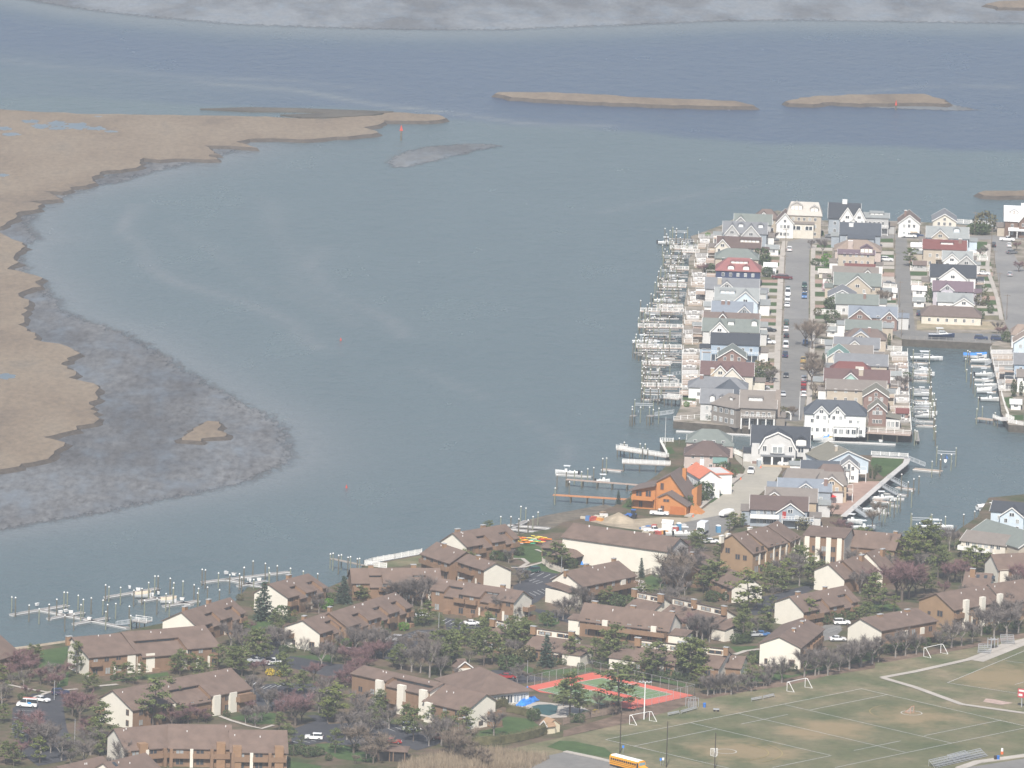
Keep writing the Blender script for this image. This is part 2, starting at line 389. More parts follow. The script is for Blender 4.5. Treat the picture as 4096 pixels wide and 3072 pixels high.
marsh('marsh_island', GL('M3', [(1180,438),(1210,430),(1300,415),(1500,408),(1780,405),(1850,425),(1893,445),(1870,448),(1700,444),(1500,448),(1380,440),(1300,450),(1200,446)], 1.3), 1.3, 8)
marsh('marsh_island', GL('M3', [(2013,833),(2040,824),(2212,822),(2600,820),(2600,850),(2212,846),(2040,844)], 1.3), 1.3, 9)
marsh('marsh_island', GL('M3', [(2045,18),(2100,5),(2212,0),(2700,-6),(2700,40),(2212,33),(2100,33)], 1.3), 1.3, 10)
mud_grid('mud_spit', GL('M3', [(1300,447),(1700,441),(1893,446),(2040,474),(2060,480),(1900,481),(1600,470)], .05), .06, MATS['shoal_mud'], 2.0, 4.0, 5.0)
sheet('mud_spit', GP([('P',800,436),('P',1000,430),('P',1200,434),('P',1370,440),('P',1574,447),('P',1480,462),('P',1330,470),('P',1210,472),('P',1120,460),('P',1330,452),('P',1180,447),('P',1000,447)], .3), .5, mat('dark_turf', (.088, .078, .062), .9, .35, .05), skirt=.5)
# ponds on the marsh
POND = mat('marsh_pond', (.12, .145, .16), .3, .15, .05, 0, 0, None, .5)
rnd = random.Random(5)
for v, x, y, w_, h_ in [('M1',130,525,45,9),('M1',180,545,50,12),('M1',250,535,55,16),('M1',330,545,60,18),('M1',420,555,55,10),('M1',480,568,30,6),('M1',20,555,40,9),('M1',50,580,45,8),('M1',10,757,35,8),('M1',425,503,25,3),
                        ('M2',20,730,75,22),('M1',250,555,50,8)]:
    c = G(v, x, y, 1.15); sx = VIEWS[v][2]; q = []
    e1 = G(v, x+w_, y, 1.15)-c; e2 = G(v, x, y-h_, 1.15)-c
    for k in range(22):
        t = k*2*math.pi/22; r = rnd.uniform(.55, 1.05)
        q.append(c+e1*(math.cos(t)*r)+e2*(math.sin(t)*r))
    sheet('marsh_pond', q, 1.154+rnd.random()*.02, POND)
# ================================================================== dry land
def ground_mat(name, stops, s1, stops2=None, s2=.6, fine=.25):
    mt, n, l, b = nodes(name)
    v = coords(n, l); f = noise_n(n, l, v, s1, 6, .62)
    c = ramp_n(n, l, f, stops)
    g = noise_n(n, l, v, s2, 5, .7)
    k = ramp_n(n, l, g, [(.3, (1-fine,)*3), (.7, (1+fine*.6,)*3)])
    mu = n.new('ShaderNodeMix'); mu.data_type = 'RGBA'; mu.blend_type = 'MULTIPLY'; mu.inputs[0].default_value = 1.0
    l.new(c, mu.inputs[6]); l.new(k, mu.inputs[7]); l.new(mu.outputs[2], b.inputs['Base Color'])
    b.inputs['Roughness'].default_value = .92; b.inputs['Specular IOR Level'].default_value = .12
    bump_n(n, l, b, g, .4, .15)
    return mt
LAWN = ground_mat('lawn', [(.35, (.050, .088, .030)), (.65, (.075, .115, .042))], .12)
DRYLAWN = ground_mat('dry_lawn', [(.34, (.095, .115, .055)), (.5, (.160, .152, .088)), (.66, (.235, .195, .125))], .07)
FIELD = ground_mat('playing_field', [(.32, (.088, .104, .050)), (.48, (.128, .130, .070)), (.66, (.180, .162, .098))], .06, None, .5, .2)
def worn(mt, spots, tan):
    n = mt.node_tree.nodes; l = mt.node_tree.links; b = n['Principled BSDF']; src = b.inputs['Base Color'].links[0].from_socket
    tc = n.new('ShaderNodeTexCoord'); nz = noise_n(n, l, tc.outputs['Object'], .12, 5, .65); acc = None
    for p, r in spots:
        d = n.new('ShaderNodeVectorMath'); d.operation = 'DISTANCE'; l.new(tc.outputs['Object'], d.inputs[0]); d.inputs[1].default_value = p
        q = n.new('ShaderNodeMapRange'); l.new(d.outputs['Value'], q.inputs[0]); q.inputs[1].default_value = 0; q.inputs[2].default_value = r; q.inputs[3].default_value = .75; q.inputs[4].default_value = 0
        if acc is None: acc = q.outputs[0]
        else: k = n.new('ShaderNodeMath'); k.operation = 'MAXIMUM'; l.new(acc, k.inputs[0]); l.new(q.outputs[0], k.inputs[1]); acc = k.outputs[0]
    k = n.new('ShaderNodeMath'); k.operation = 'ADD'; l.new(acc, k.inputs[0]); l.new(nz, k.inputs[1])
    f = ramp_n(n, l, k.outputs[0], [(.6, (0, 0, 0)), (1.15, (.7, .7, .7))]); l.new(mix_n(n, l, f, src, tan), b.inputs['Base Color'])
worn(FIELD, [(G('S5', 760, 1400), 19), (G('S6', 1000, 1010), 17), (G('S6', 80, 1150), 15), (G('S5', 1500, 1180), 12), (G('S6', 1900, 560), 26)], (.285, .212, .125))
MULCH = ground_mat('mulch', [(.35, (.120, .085, .062)), (.65, (.215, .155, .118))], .15)
CONDOG = ground_mat('shrubbery_ground', [(.34, (.060, .075, .034)), (.46, (.095, .088, .050)), (.58, (.145, .108, .078)), (.7, (.120, .088, .066))], .10)
YARD = ground_mat('yard_ground', [(.34, (.105, .105, .060)), (.5, (.235, .205, .165)), (.62, (.33, .29, .245)), (.75, (.18, .175, .13))], .14)
SAND = ground_mat('sand', [(.35, (.30, .25, .18)), (.65, (.42, .35, .26))], .2)
ASPH = ground_mat('asphalt', [(.3, (.050, .052, .060)), (.7, (.072, .073, .080))], .08, None, .7, .15)
OLDASPH = ground_mat('old_asphalt', [(.3, (.165, .162, .155)), (.7, (.225, .215, .20))], .06, None, .5, .12)
STREET = ground_mat('street_asphalt', [(.3, (.185, .182, .178)), (.7, (.265, .255, .240))], .05, None, .5, .1)
CONC = ground_mat('concrete', [(.3, (.36, .33, .29)), (.7, (.47, .43, .38))], .12, None, .8, .1)
PAVER = ground_mat('paver', [(.3, (.30, .205, .165)), (.7, (.40, .28, .23))], .3, None, .9, .12)
BULK = mat('bulkhead', (.085, .075, .060), .85, .35, .8, .4)
PAINT = mat('line_paint', (.60, .60, .58), .7, .1, 2.0)
def land(name, pts, mt, z=LAND):
    o = sheet(name, pts, z, mt); k = len(pts); mb = MB()
    area = sum(pts[i][0]*pts[(i+1) % k][1]-pts[(i+1) % k][0]*pts[i][1] for i in range(k))
    mb.v = [(p[0], p[1], z-.004) for p in pts]+[(p[0], p[1], -.5) for p in pts]
    f = [(i, k+i, k+(i+1) % k, (i+1) % k) for i in range(k)]
    mb.f = f if area > 0 else [q[::-1] for q in f]
    part('bulkhead_wall', mb, BULK, o)
    return o
condo_land = [G('P',-700,2720), G('P',-200,2640)] + GL('Q1', [(0,1130),(170,1100),(610,1035),(1230,912),(1440,868),(2000,770)]) + GL('Q2', [(200,770),(700,800),(920,770),(1110,690),(1225,577),(1740,480),(1990,430)]) + \
    GL('Q3', [(0,390),(300,330),(610,305),(900,255),(1000,195),(1300,132),(1330,105),(1450,52)]) + \
    GL('T3', [(240,1475),(380,1395),(420,1320),(560,1230),(640,1150),(690,1085),(660,1030),(590,905),(700,888),(850,880),(1000,905),(1300,975),(1480,985)]) + \
    GL('T4', [(150,1015),(710,1036),(1075,1060),(1055,1110),(880,1250),(600,1490),(430,1640)]) + \
    GL('Q5', [(600,190),(700,275),(850,310),(1150,345),(1250,318),(1500,312),(1600,285),(1700,215),(1800,150),(1850,60),(1900,-20),(2300,-60)]) + [G('P',4900,1980), G('P',4900,3900), G('P',-700,3900)]
land('condo_ground', condo_land, CONDOG)
far_land = GL('T3', [(720,700),(790,560),(800,400),(800,200),(808,0)]) + GL('T1', [(802,1450),(815,1230),(850,1020),(872,850),(872,700),(960,600),(890,480),(1010,440),(1180,375),(1300,315),(1500,265),(1750,225)]) + \
    GL('T2', [(100,320),(600,330),(1000,330),(1540,358),(1980,390),(2300,395)]) + [G('P',4900,905), G('P',4900,1710)] + \
    GL('T4', [(2212,745),(2060,735),(1990,620),(1965,400),(1910,150),(1870,0)]) + GL('T2', [(1880,1570),(1905,1535),(1010,1492)]) + \
    GL('T4', [(1010,40),(1070,200),(1090,600),(1115,830),(940,818),(90,772)]) + GL('T3', [(1500,765)])
land('peninsula_ground', far_land, YARD)
# beach by the boat yard
sheet('beach', GL('Q3', [(520,330),(640,190),(850,135),(1000,108),(1200,70),(1380,40),(1440,58),(1330,110),(1300,140),(1000,200),(900,262),(620,330)], .3), .3, ground_mat('wet_sand', [(.3, (.10, .09, .075)), (.7, (.20, .17, .13))], .15), skirt=.5)
sheet('beach', GL('Q1', [(-300,1140),(0,1095),(170,1075),(610,1015),(620,1045),(170,1118),(0,1150),(-300,1180)], .5), .45, SAND, skirt=.5)
Z1 = LAND+.006; Z2 = LAND+.046; Z3 = LAND+.086; Z4 = LAND+.126
def S(name, v, pts, z, mt, **k): return sheet(name, GL(v, pts), z, mt, **k)
# ---- roads of the far peninsula
main_l = GL('T1', [(1850,530),(1830,620),(1815,1000),(1810,1250)])[::-1]; main_l = GL('T3', [(1790,690),(1768,400),(1788,0)]) + main_l
main_r = GL('T1', [(2080,545),(2060,620),(2050,1240)])[::-1]; main_r = GL('T3', [(1980,690),(2030,450),(2050,0)]) + main_r
sheet('road', main_l+main_r[::-1], Z2, STREET)
dk_l = GL('T3', [(1788,700),(1768,400),(1788,0)])+GL('T1', [(1810,1290)]); dk_r = GL('T1', [(2050,1290)])+GL('T3', [(2050,0),(2030,450),(1990,600),(1960,700)])
sheet('road_resurfacing', dk_l+dk_r, Z3, OLDASPH)
cross = GL('T1', [(1960,545),(2090,515)])+GL('T2', [(60,500),(350,505),(650,490),(940,478),(1250,490),(1650,497),(1920,490),(2400,490)])
sheet('road', strip(cross, 9.5), Z1, STREET)
S('road', 'T2', [(950,500),(945,800),(952,950),(970,1100),(985,1420),(1145,1420),(1120,1200),(1105,950),(1085,800),(1060,500)], Z2, OLDASPH)
S('road', 'T2', [(880,1412),(1010,1490),(1880,1532),(2000,1490),(1990,1440),(1300,1425),(1140,1405)], Z1, OLDASPH)
S('road', 'T2', [(1895,470),(1940,800),(1990,1100),(2030,1330),(2070,1420),(2300,1400),(2400,1250),(2230,830),(2135,700),(2090,590),(2085,480)], Z2, STREET)
# kerbs and sidewalks: raised strips on both sides of the main street
def kerb(name, pts, w, mt, h=.24):
    q = strip(pts, w); mb = MB(); n2 = len(q)//2
    top = [Vector((p.x, p.y, LAND+h)) for p in q]; bot = [Vector((p.x, p.y, LAND-.02)) for p in q]
    L, R = top[:n2], top[n2:][::-1]; l2, r_ = bot[:n2], bot[n2:][::-1]
    for i in range(n2-1):
        mb.add([l2[i], r_[i], R[i], L[i], l2[i+1], r_[i+1], R[i+1], L[i+1]], [(3,2,6,7), (1,5,6,2), (0,3,7,4)]+([(0,1,2,3)] if i == 0 else [])+([(5,4,7,6)] if i == n2-2 else []))
    bmx = mb.mesh(name, mt); bm = bmesh.new(); bm.from_mesh(bmx); bmesh.ops.recalc_face_normals(bm, faces=bm.faces); bm.to_mesh(bmx); bm.free()
    return tag(ob(name, bmx), kind='structure')
kerb('sidewalk', GL('T3', [(1742,690),(1735,400),(1745,0)])+GL('T1', [(1760,1250),(1775,900),(1800,620),(1820,530)]), 2.0, CONC)
kerb('sidewalk', GL('T3', [(2045,690),(2060,450),(2085,0)])+GL('T1', [(2090,1240),(2090,900),(2095,620),(2110,570)]), 1.7, CONC)
kerb('verge', GL('T1', [(2068,1240),(2064,900),(2070,620)]), .7, DRYLAWN, .2)
kerb('sidewalk', GL('T2', [(1870,560),(1850,800),(1950,1090),(1990,1300)]), 1.5, CONC)
# lawns and driveways of the peninsula lots: bands running from the sidewalk to the houses
rnd = random.Random(11)
def lot_bands(v, xa0, xa1, xb0, xb1, y0, y1, step, seed):
    """alternate driveway and grass bands between two traced edges"""
    r = random.Random(seed); y = y0; k = 0
    while y < y1:
        t = (y-y0)/(y1-y0); A = xa0+(xa1-xa0)*t; B = xb0+(xb1-xb0)*t
        h = step*r.uniform(.35, .6)
        m_ = [LAWN, CONC, DRYLAWN, PAVER, LAWN, CONC][k % 6] if r.random() < .85 else CONC
        nm = 'lawn' if m_ in (LAWN, DRYLAWN) else 'driveway'
        S(nm, v, [(A, y), (B, y+3), (B, y+h+3), (A, y+h)], Z1, m_)
        y += h+step*r.uniform(.0, .12); k += 1
lot_bands('T1', 1600, 1560, 1775, 1745, 620, 1420, 62, 1)
lot_bands('T3', 1540, 1560, 1725, 1720, 20, 420, 62, 2)
lot_bands('T2', 150, 140, 330, 300, 560, 1250, 70, 4)
lot_bands('T2', 800, 830, 925, 965, 500, 1350, 70, 5)
lot_bands('T2', 1070, 1125, 1230, 1300, 600, 1130, 66, 6)
lot_bands('T2', 1690, 1760, 1850, 1985, 530, 1280, 72, 7)
S('vacant_lot', 'T2', [(1160,1310),(1900,1320),(2010,1340),(1990,1400),(1160,1400)], Z2, ground_mat('vacant_lot', [(.3, (.20, .19, .12)), (.7, (.42, .34, .24))], .1))
S('lawn', 'T2', [(1660,530),(1780,540),(1840,590),(1840,640),(1690,625)], Z2, LAWN)
S('lawn', 'T2', [(0,400),(240,430),(250,470),(100,480),(0,470)], Z2, LAWN)
S('lawn', 'T4', [(2010,470),(2090,460),(2200,560),(2060,575)], Z2, LAWN)
S('lawn', 'T4', [(2060,640),(2210,640),(2210,690),(2080,690)], Z2, LAWN)
S('lawn', 'T3', [(805,350),(950,360),(940,500),(805,490)], Z2, LAWN)
S('lawn', 'T1', [(930,1030),(1015,1025),(1010,1095),(930,1095)], Z2, LAWN)
# ---- near spit
S('road', 'T3', [(1290,1000),(1340,1080),(1430,1170),(1390,1262),(1180,1430),(960,1610),(880,1680),(1300,1690),(1480,1500),(1650,1350),(1720,1290),(1790,1180),(1775,1125),(1450,1100)], Z2, ground_mat('pale_road', [(.3, (.32, .30, .255)), (.7, (.40, .37, .31))], .06, None, .4, .1))
S('boat_yard_lot', 'Q3', [(1180,175),(1320,132),(1560,175),(1900,150),(2100,160),(2300,40),(2700,80),(2500,250),(2420,330),(2212,345),(1900,300),(1400,230)], Z1, SAND)
S('boat_yard_lot', 'Q4', [(-60,230),(140,190),(430,130),(560,160),(430,300),(280,340),(60,345),(-150,330)], Z3, OLDASPH)
kerb('sidewalk', GL('T3', [(1395,1225),(1150,1405),(940,1575),(860,1640)]), 2.0, CONC)
kerb('verge', GL('T3', [(1305,1330),(1200,1415),(1085,1503)]), .9, LAWN, .2)
S('driveway', 'T3', [(1180,1260),(1380,1262),(1300,1330),(1190,1300)], Z3, OLDASPH)
S('lawn', 'T3', [(1265,1150),(1340,1160),(1380,1215),(1270,1200)], Z1, LAWN)
S('lawn', 'T3', [(770,1610),(900,1570),(920,1590),(820,1640)], Z1, LAWN)
S('lawn', 'T3', [(210,1540),(330,1440),(380,1450),(400,1540),(300,1570)], Z1, LAWN)
S('lawn', 'T3', [(630,960),(700,950),(740,1010),(670,1030)], Z1, LAWN)
S('lawn', 'T4', [(720,1060),(1030,1070),(1000,1130),(830,1250),(790,1220),(700,1120)], Z1, LAWN)
S('patio', 'T4', [(450,1330),(620,1290),(800,1290),(600,1480),(440,1620),(200,1600),(330,1500)], Z1, PAVER)
# ---- condominium grounds
S('lawn', 'Q1', [(360,1110),(600,1075),(600,1150),(530,1290),(340,1280)], Z1, LAWN)
S('lawn', 'Q1', [(500,1330),(610,1300),(600,1420),(500,1450)], Z1, LAWN)
S('lawn', 'Q1', [(900,1395),(1300,1360),(1500,1330),(1480,1300),(1200,1340)], Z1, LAWN)
S('lawn', 'Q2', [(1240,590),(1740,490),(1745,560),(1420,600)], Z1, DRYLAWN)
S('lawn', 'Q2', [(150,1080),(420,1070),(480,1150),(260,1200)], Z1, LAWN)
S('lawn', 'Q2', [(560,1380),(940,1370),(960,1440),(700,1400)], Z1, LAWN)
S('lawn', 'Q3', [(560,420),(700,380),(870,440),(830,540),(700,560),(560,510)], Z1, LAWN)
S('lawn', 'Q3', [(650,595),(820,560),(980,650),(900,650),(700,600)], Z1, LAWN)
S('lawn', 'Q3', [(1720,690),(1900,620),(1990,640),(1900,800),(1750,800)], Z1, LAWN)
S('lawn', 'Q3', [(780,1010),(960,1060),(970,1090),(880,1130),(790,1070)], Z1, LAWN)
S('lawn', 'Q3', [(600,770),(830,770),(780,790),(690,810)], Z1, LAWN)
S('lawn', 'S4', [(240,430),(420,500),(1000,470),(1300,560),(1700,570),(2050,650),(2060,690),(1300,520),(1050,510),(560,560),(380,560),(250,500)], Z1, LAWN)
S('lawn', 'S3', [(1640,1000),(2000,1040),(2110,1130),(1900,1200),(1320,1310),(1340,1200),(1560,1150),(1700,1130)], Z1, LAWN)
S('lawn', 'S2', [(1250,1500),(1620,1560),(1600,1620),(1250,1620)], Z1, LAWN)
S('lawn', 'S2', [(950,960),(1120,980),(1100,1090),(880,1100),(610,1030)], Z1, LAWN)
S('lawn', 'S2', [(1540,1320),(1800,1300),(2212,1450),(2212,1530),(1800,1480)], Z1, LAWN)
S('lawn', 'S5', [(700,570),(1000,520),(1300,560),(1660,450),(1800,420),(2212,330),(2212,380),(1700,480),(1200,600),(800,640)], Z1, LAWN)
S('lawn', 'S5', [(610,240),(930,230),(850,270),(680,310)], Z1, LAWN)
S('lawn', 'Q5', [(170,390),(280,380),(290,500),(200,480)], Z1, LAWN)
S('lawn', 'Q5', [(800,920),(1060,920),(1150,990),(900,980)], Z1, LAWN)
# asphalt drives and parking
S('parking_lot', 'S1', [(140,920),(360,760),(620,760),(760,790),(700,900),(740,1150),(800,1300),(740,1500),(420,1560),(200,1400),(130,1150)], Z2, ASPH)
S('parking_lot', 'Q2', [(300,1290),(480,1230),(560,1380),(700,1400),(960,1450),(1180,1460),(1180,1560),(900,1560),(560,1480),(380,1470),(180,1460)], Z2, ASPH)
S('parking_lot', 'S2', [(780,680),(1180,640),(1500,640),(1600,700),(1450,900),(1130,960),(920,900),(830,780)], Z2, ASPH)
S('parking_lot', 'S2', [(1280,1160),(1560,1060),(1460,1000),(1650,1000),(1700,1100),(2212,1060),(2212,1320),(1750,1330),(1660,1290),(1480,1330),(1290,1310)], Z2, ASPH)
S('parking_lot', 'Q2', [(1100,1330),(1440,1240),(1700,1150),(1960,1150),(1940,1040),(2250,1090),(2260,1140),(2120,1180),(2000,1200),(1900,1290),(1500,1430),(1180,1360)], Z2, ASPH)
S('parking_lot', 'Q3', [(540,580),(640,600),(980,660),(990,700),(950,760),(860,800),(860,830),(780,900),(700,940),(560,960),(560,760),(680,700)], Z2, ASPH)
S('parking_lot', 'Q3', [(680,950),(980,1000),(1100,1060),(1080,1100),(960,1060),(780,1000)], Z2, ASPH)
S('parking_lot', 'S3', [(1560,500),(1700,500),(1980,560),(2212,600),(1900,650),(1700,640),(1600,560)], Z2, ASPH)
S('parking_lot', 'S3', [(380,1080),(560,1120),(830,1200),(1100,1250),(950,1330),(740,1390),(560,1330),(380,1250),(100,1250),(0,1200),(200,1080)], Z2, ASPH)
S('parking_lot', 'Q4', [(1180,1140),(1290,1110),(1460,1100),(1480,1150),(1400,1230),(1300,1250)], Z2, OLDASPH)
S('parking_lot', 'Q4', [(760,860),(900,830),(1150,760),(1250,780),(1000,900),(850,1000),(700,1020),(660,1000)], Z2, ASPH)
# painted bay lines
def bays(v, a, b, k, dx, dy, w=.16):
    p = []
    for i in range(k):
        t = i/(k-1); x = a[0]+(b[0]-a[0])*t; y = a[1]+(b[1]-a[1])*t
        o = sheet('parking_line', strip(GL(v, [(x, y), (x+dx, y+dy)]), w), Z3, PAINT)
bays('S1', (175,945), (110,1190), 7, 200, 10)
bays('Q2', (1560,1225), (1700,1160), 6, 110, 20)
bays('Q2', (1960,1055), (2180,1100), 6, -60, 32)
bays('Q3', (600,640), (940,715), 7, 60, -30)
bays('Q3', (700,820), (810,790), 4, 60, 30)
bays('Q3', (700,720), (760,745), 3, 60, -20)
bays('Q4', (1280,1165), (1400,1120), 6, 90, 10)
bays('S3', (420,1150), (560,1110), 3, 80, 30)
bays('S2', (1300,1290), (1440,1260), 3, 120, 30)
bays('S2', (900,720), (1130,690), 4, 90, -40)
# footpaths
def path(v, pts, w, mt=CONC, z=Z4): return sheet('footpath', strip(GL(v, pts), w), z, mt)
path('S2', [(490,1010),(620,1060),(820,1120),(960,1150),(1090,1110)], 1.2)
path('S1', [(80,660),(300,710),(540,750)], 1.2); path('S1', [(1090,680),(1300,660)], 1.5)
path('S1', [(380,800),(560,740),(860,710)], 1.2)
path('Q3', [(560,520),(640,520),(690,560),(620,600),(540,600)], 1.3); path('Q3', [(640,600),(760,570),(830,550)], 1.2); path('Q3', [(760,440),(840,470),(900,465)], 1.2)
path('S5', [(660,330),(780,290),(940,270)], 1.5)
path('S3', [(140,1010),(250,1040),(400,1090)], 1.6); path('S2', [(2060,1010),(2212,940)], 1.4)
# ---- school grounds
field_pts = [G('P',4900,2560)] + GL('S6', [(2212,95),(1400,290),(700,400),(0,560)]) + GL('S5', [(1600,560),(840,720),(300,820)]) + GL('S4', [(2120,790),(1860,900),(1400,1080),(900,1200),(560,1270),(0,1400)]) + GL('S3', [(1600,1400),(1200,1480),(700,1560),(300,1640)]) + [G('P',1300,3400), G('P',4900,3400)]
sheet('school_ground', field_pts, Z1, DRYLAWN)
S('mulch_strip', 'S4', [(700,1170),(1430,960),(2130,790),(2212,830),(1860,960),(1400,1090),(1000,1170),(700,1240)], Z2, MULCH)
S('mulch_strip', 'S5', [(280,770),(800,690),(1200,620),(1700,490),(2050,440),(2212,400),(2212,480),(1700,560),(1200,680),(830,730),(330,820)], Z2, MULCH)
S('mulch_strip', 'S6', [(600,370),(1100,300),(1700,200),(2212,90),(2212,140),(1600,260),(1200,330),(650,420)], Z2, MULCH)
S('playing_field', 'P', [(2423,2960),(3446,2757),(4250,2940),(4250,3300),(3600,3300),(3160,3140)], Z2, FIELD)
S('playing_field', 'P', [(3790,2733),(4110,2600),(4400,2490),(4700,2700),(4300,2810)], Z2, FIELD)
S('reed_bank', 'S3', [(560,1560),(1100,1440),(1600,1400),(2212,1480),(1980,1600),(1800,1640),(500,1640)], Z2, ground_mat('dry_reed', [(.3, (.20, .16, .11)), (.7, (.32, .25, .18))], .3))
S('lawn', 'S4', [(520,1350),(660,1280),(830,1290),(1160,1360),(1300,1480),(1000,1440),(720,1400)], Z2, LAWN)
S('parking_lot', 'S4', [(250,1510),(720,1405),(1250,1520),(1900,1680),(1900,1900),(0,1900),(180,1640)], Z2, OLDASPH)
S('parking_lot', 'S6', [(1560,1582),(2212,1480),(2500,1440),(2500,1800),(1300,1800)], Z2, OLDASPH)
kerb('kerb', GL('S4', [(720,1402),(1000,1460),(1250,1520),(1900,1670)]), 1.6, CONC)
kerb('sidewalk', GL('S6', [(1500,1590),(1700,1520),(2212,1450),(2500,1400)]), 2.6, CONC)
def lines(v, segs, w=.17, mt=None, z=Z4):
    for a, b in segs: sheet('field_line', strip(GL(v, [a, b]), w), z, mt or PAINT)
lines('P', [((2423,2960),(3446,2757)), ((2423,2960),(2905,3072)), ((2905,3072),(3200,3140)), ((3446,2757),(4250,2940)), ((2537,2986),(2868,2917)), ((3240,2842),(3550,2780)), ((2765,2894),(3320,3023)),
            ((2955,2856),(3620,3011)), ((3140,2821),(3805,2974)), ((2965,2898),(3151,2860)), ((3090,3072),(3325,3024)), ((3340,3072),(4096,2914)), ((3415,3004),(3603,2965)), ((3696,2945),(4004,2882))])
lines('P', [((3790,2733),(4110,2600)), ((3790,2733),(4300,2810)), ((4060,2740),(4110,2726)), ((4110,2600),(4400,2490)), ((4025,2646),(4100,2655))])
YEL = mat('yellow_paint', (.30, .235, .10), .8, .1, 2)
def ring(v, x, y, r, w=.2, mt=None, a0=0, a1=2*math.pi):
    c = G(v, x, y); k = 28; P = [c+Vector((math.cos(a0+(a1-a0)*i/k)*r, math.sin(a0+(a1-a0)*i/k)*r, 0)) for i in range(k+1)]
    sheet('field_line', strip(P, w), Z4, mt or PAINT)
ring('S6', 968, 977, 2.75); ring('S5', 560, 1402, 2.75)
ring('S5', 560, 1402, 11, .25, YEL, -1.1, .9); ring('S5', 560, 1402, 14.5, .25, YEL, -.9, .7); ring('S6', 968, 977, 11, .2, YEL, 2.2, 4.0)
path('S6', [(2300,160),(2150,185),(1600,385),(1000,520),(640,585)], 2.0); path('S6', [(640,585),(1000,690),(1330,810),(1520,880),(1800,920),(2300,990)], 2.0)
S('bleacher_pad', 'S6', [(1560,380),(1760,410),(2212,230),(2400,170),(2212,150),(1960,210),(1690,330)], Z2, CONC)
S('sand_pit', 'S6', [(1790,815),(1880,825),(2090,865),(1960,885),(1760,850)], Z2, ground_mat('pit_sand', [(.3, (.40, .29, .25)), (.7, (.47, .36, .31))], .3))
# ---- tennis courts
RED = ground_mat('court_red', [(.3, (.52, .125, .09)), (.7, (.58, .15, .11))], .1, None, .5, .06)
GREEN = ground_mat('court_green', [(.3, (.13, .20, .095)), (.7, (.165, .235, .12))], .1, None, .5, .06)
S('tennis_court', 'S4', [(300,680),(420,655),(1020,527),(1250,575),(2140,780),(1440,935),(1340,915),(900,800),(440,745)], Z2, RED)
for q in ([(850,640),(1130,590),(1905,770),(1620,825)], [(420,722),(720,662),(1440,830),(1130,885)]):
    g = GL('S4', q); sheet('tennis_court', g, Z3, GREEN)
    lines('S4', [(q[i], q[(i+1) % 4]) for i in range(4)], .22)
    def lerp(t, s): 
        a = Vector(q[0]).lerp(Vector(q[1]), s); b_ = Vector(q[3]).lerp(Vector(q[2]), s); c_ = a.lerp(b_, t); return (c_.x, c_.y)
    lines('S4', [(lerp(0,.125), lerp(1,.125)), (lerp(0,.875), lerp(1,.875)), (lerp(.23,.125), lerp(.23,.875)), (lerp(.77,.125), lerp(.77,.875)), (lerp(.23,.5), lerp(.77,.5))], .12)
# swimming pool terrace
S('pool_terrace', 'S4', [(0,860),(250,880),(440,850),(700,880),(900,900),(1030,970),(990,1010),(820,1020),(560,1030),(420,1000),(380,950),(60,900)], Z2, CONC)
S('pool_cover', 'S4', [(350,905),(420,885),(560,880),(640,900),(620,980),(540,1005),(440,985),(400,950)], Z3, mat('pool_cover', (.035, .085, .085), .6, .2, .4))
# ================================================================== building kit
def unit_box(name, mt, sx=1, sy=1, sz=1, oy=0):
    return MB().box(-.5*sx, .5*sx, oy-.5*sy, oy+.5*sy, -.5*sz, .5*sz).mesh(name, mt)
GLASS = mat('window_glass', (.045, .055, .065), .08, .25, .8, 0, 0, None, .6)
WHITE = mat('white_trim', (.74, .73, .70), .55, .06, 1.5)
CURT = mat('curtain_glass', (.30, .32, .32), .25, .3, 1.5, 0, 0, None, .5)
def frame_mesh(mt):
    mb = MB().box(-.5, .5, -.06, .02, -.5, .5)
    mb.box(-.04, .04, -.12, -.055, -.44, .44)
    return mb.mesh('window', mt)
FR = {}
def frame_of(mt):
    if mt.name not in FR: FR[mt.name] = frame_mesh(mt)
    return FR[mt.name]
PANE = MB().box(-.41, .41, -.09, -.05, -.42, .42).mesh('pane', GLASS)
PANE2 = MB().box(-.41, .41, -.09, -.05, -.42, .42).mesh('pane', CURT)
FACE = {'f': 0.0, 'r': math.pi/2, 'b': math.pi, 'l': -math.pi/2}
def fitE(Ra, n, E, z0):
    """eave distance and height from a survey point of the eave corner"""
    d = ray(*px(*E)); C = Vector((0, 0, CAM_H))
    # Ra + n*w - k*h = C + d*t
    M = Matrix(((n.x, 0, -d.x), (n.y, 0, -d.y), (0, -1, -d.z)))
    s = M.inverted() @ (C-Ra)
    return s[0], Ra.z-z0-s[1]
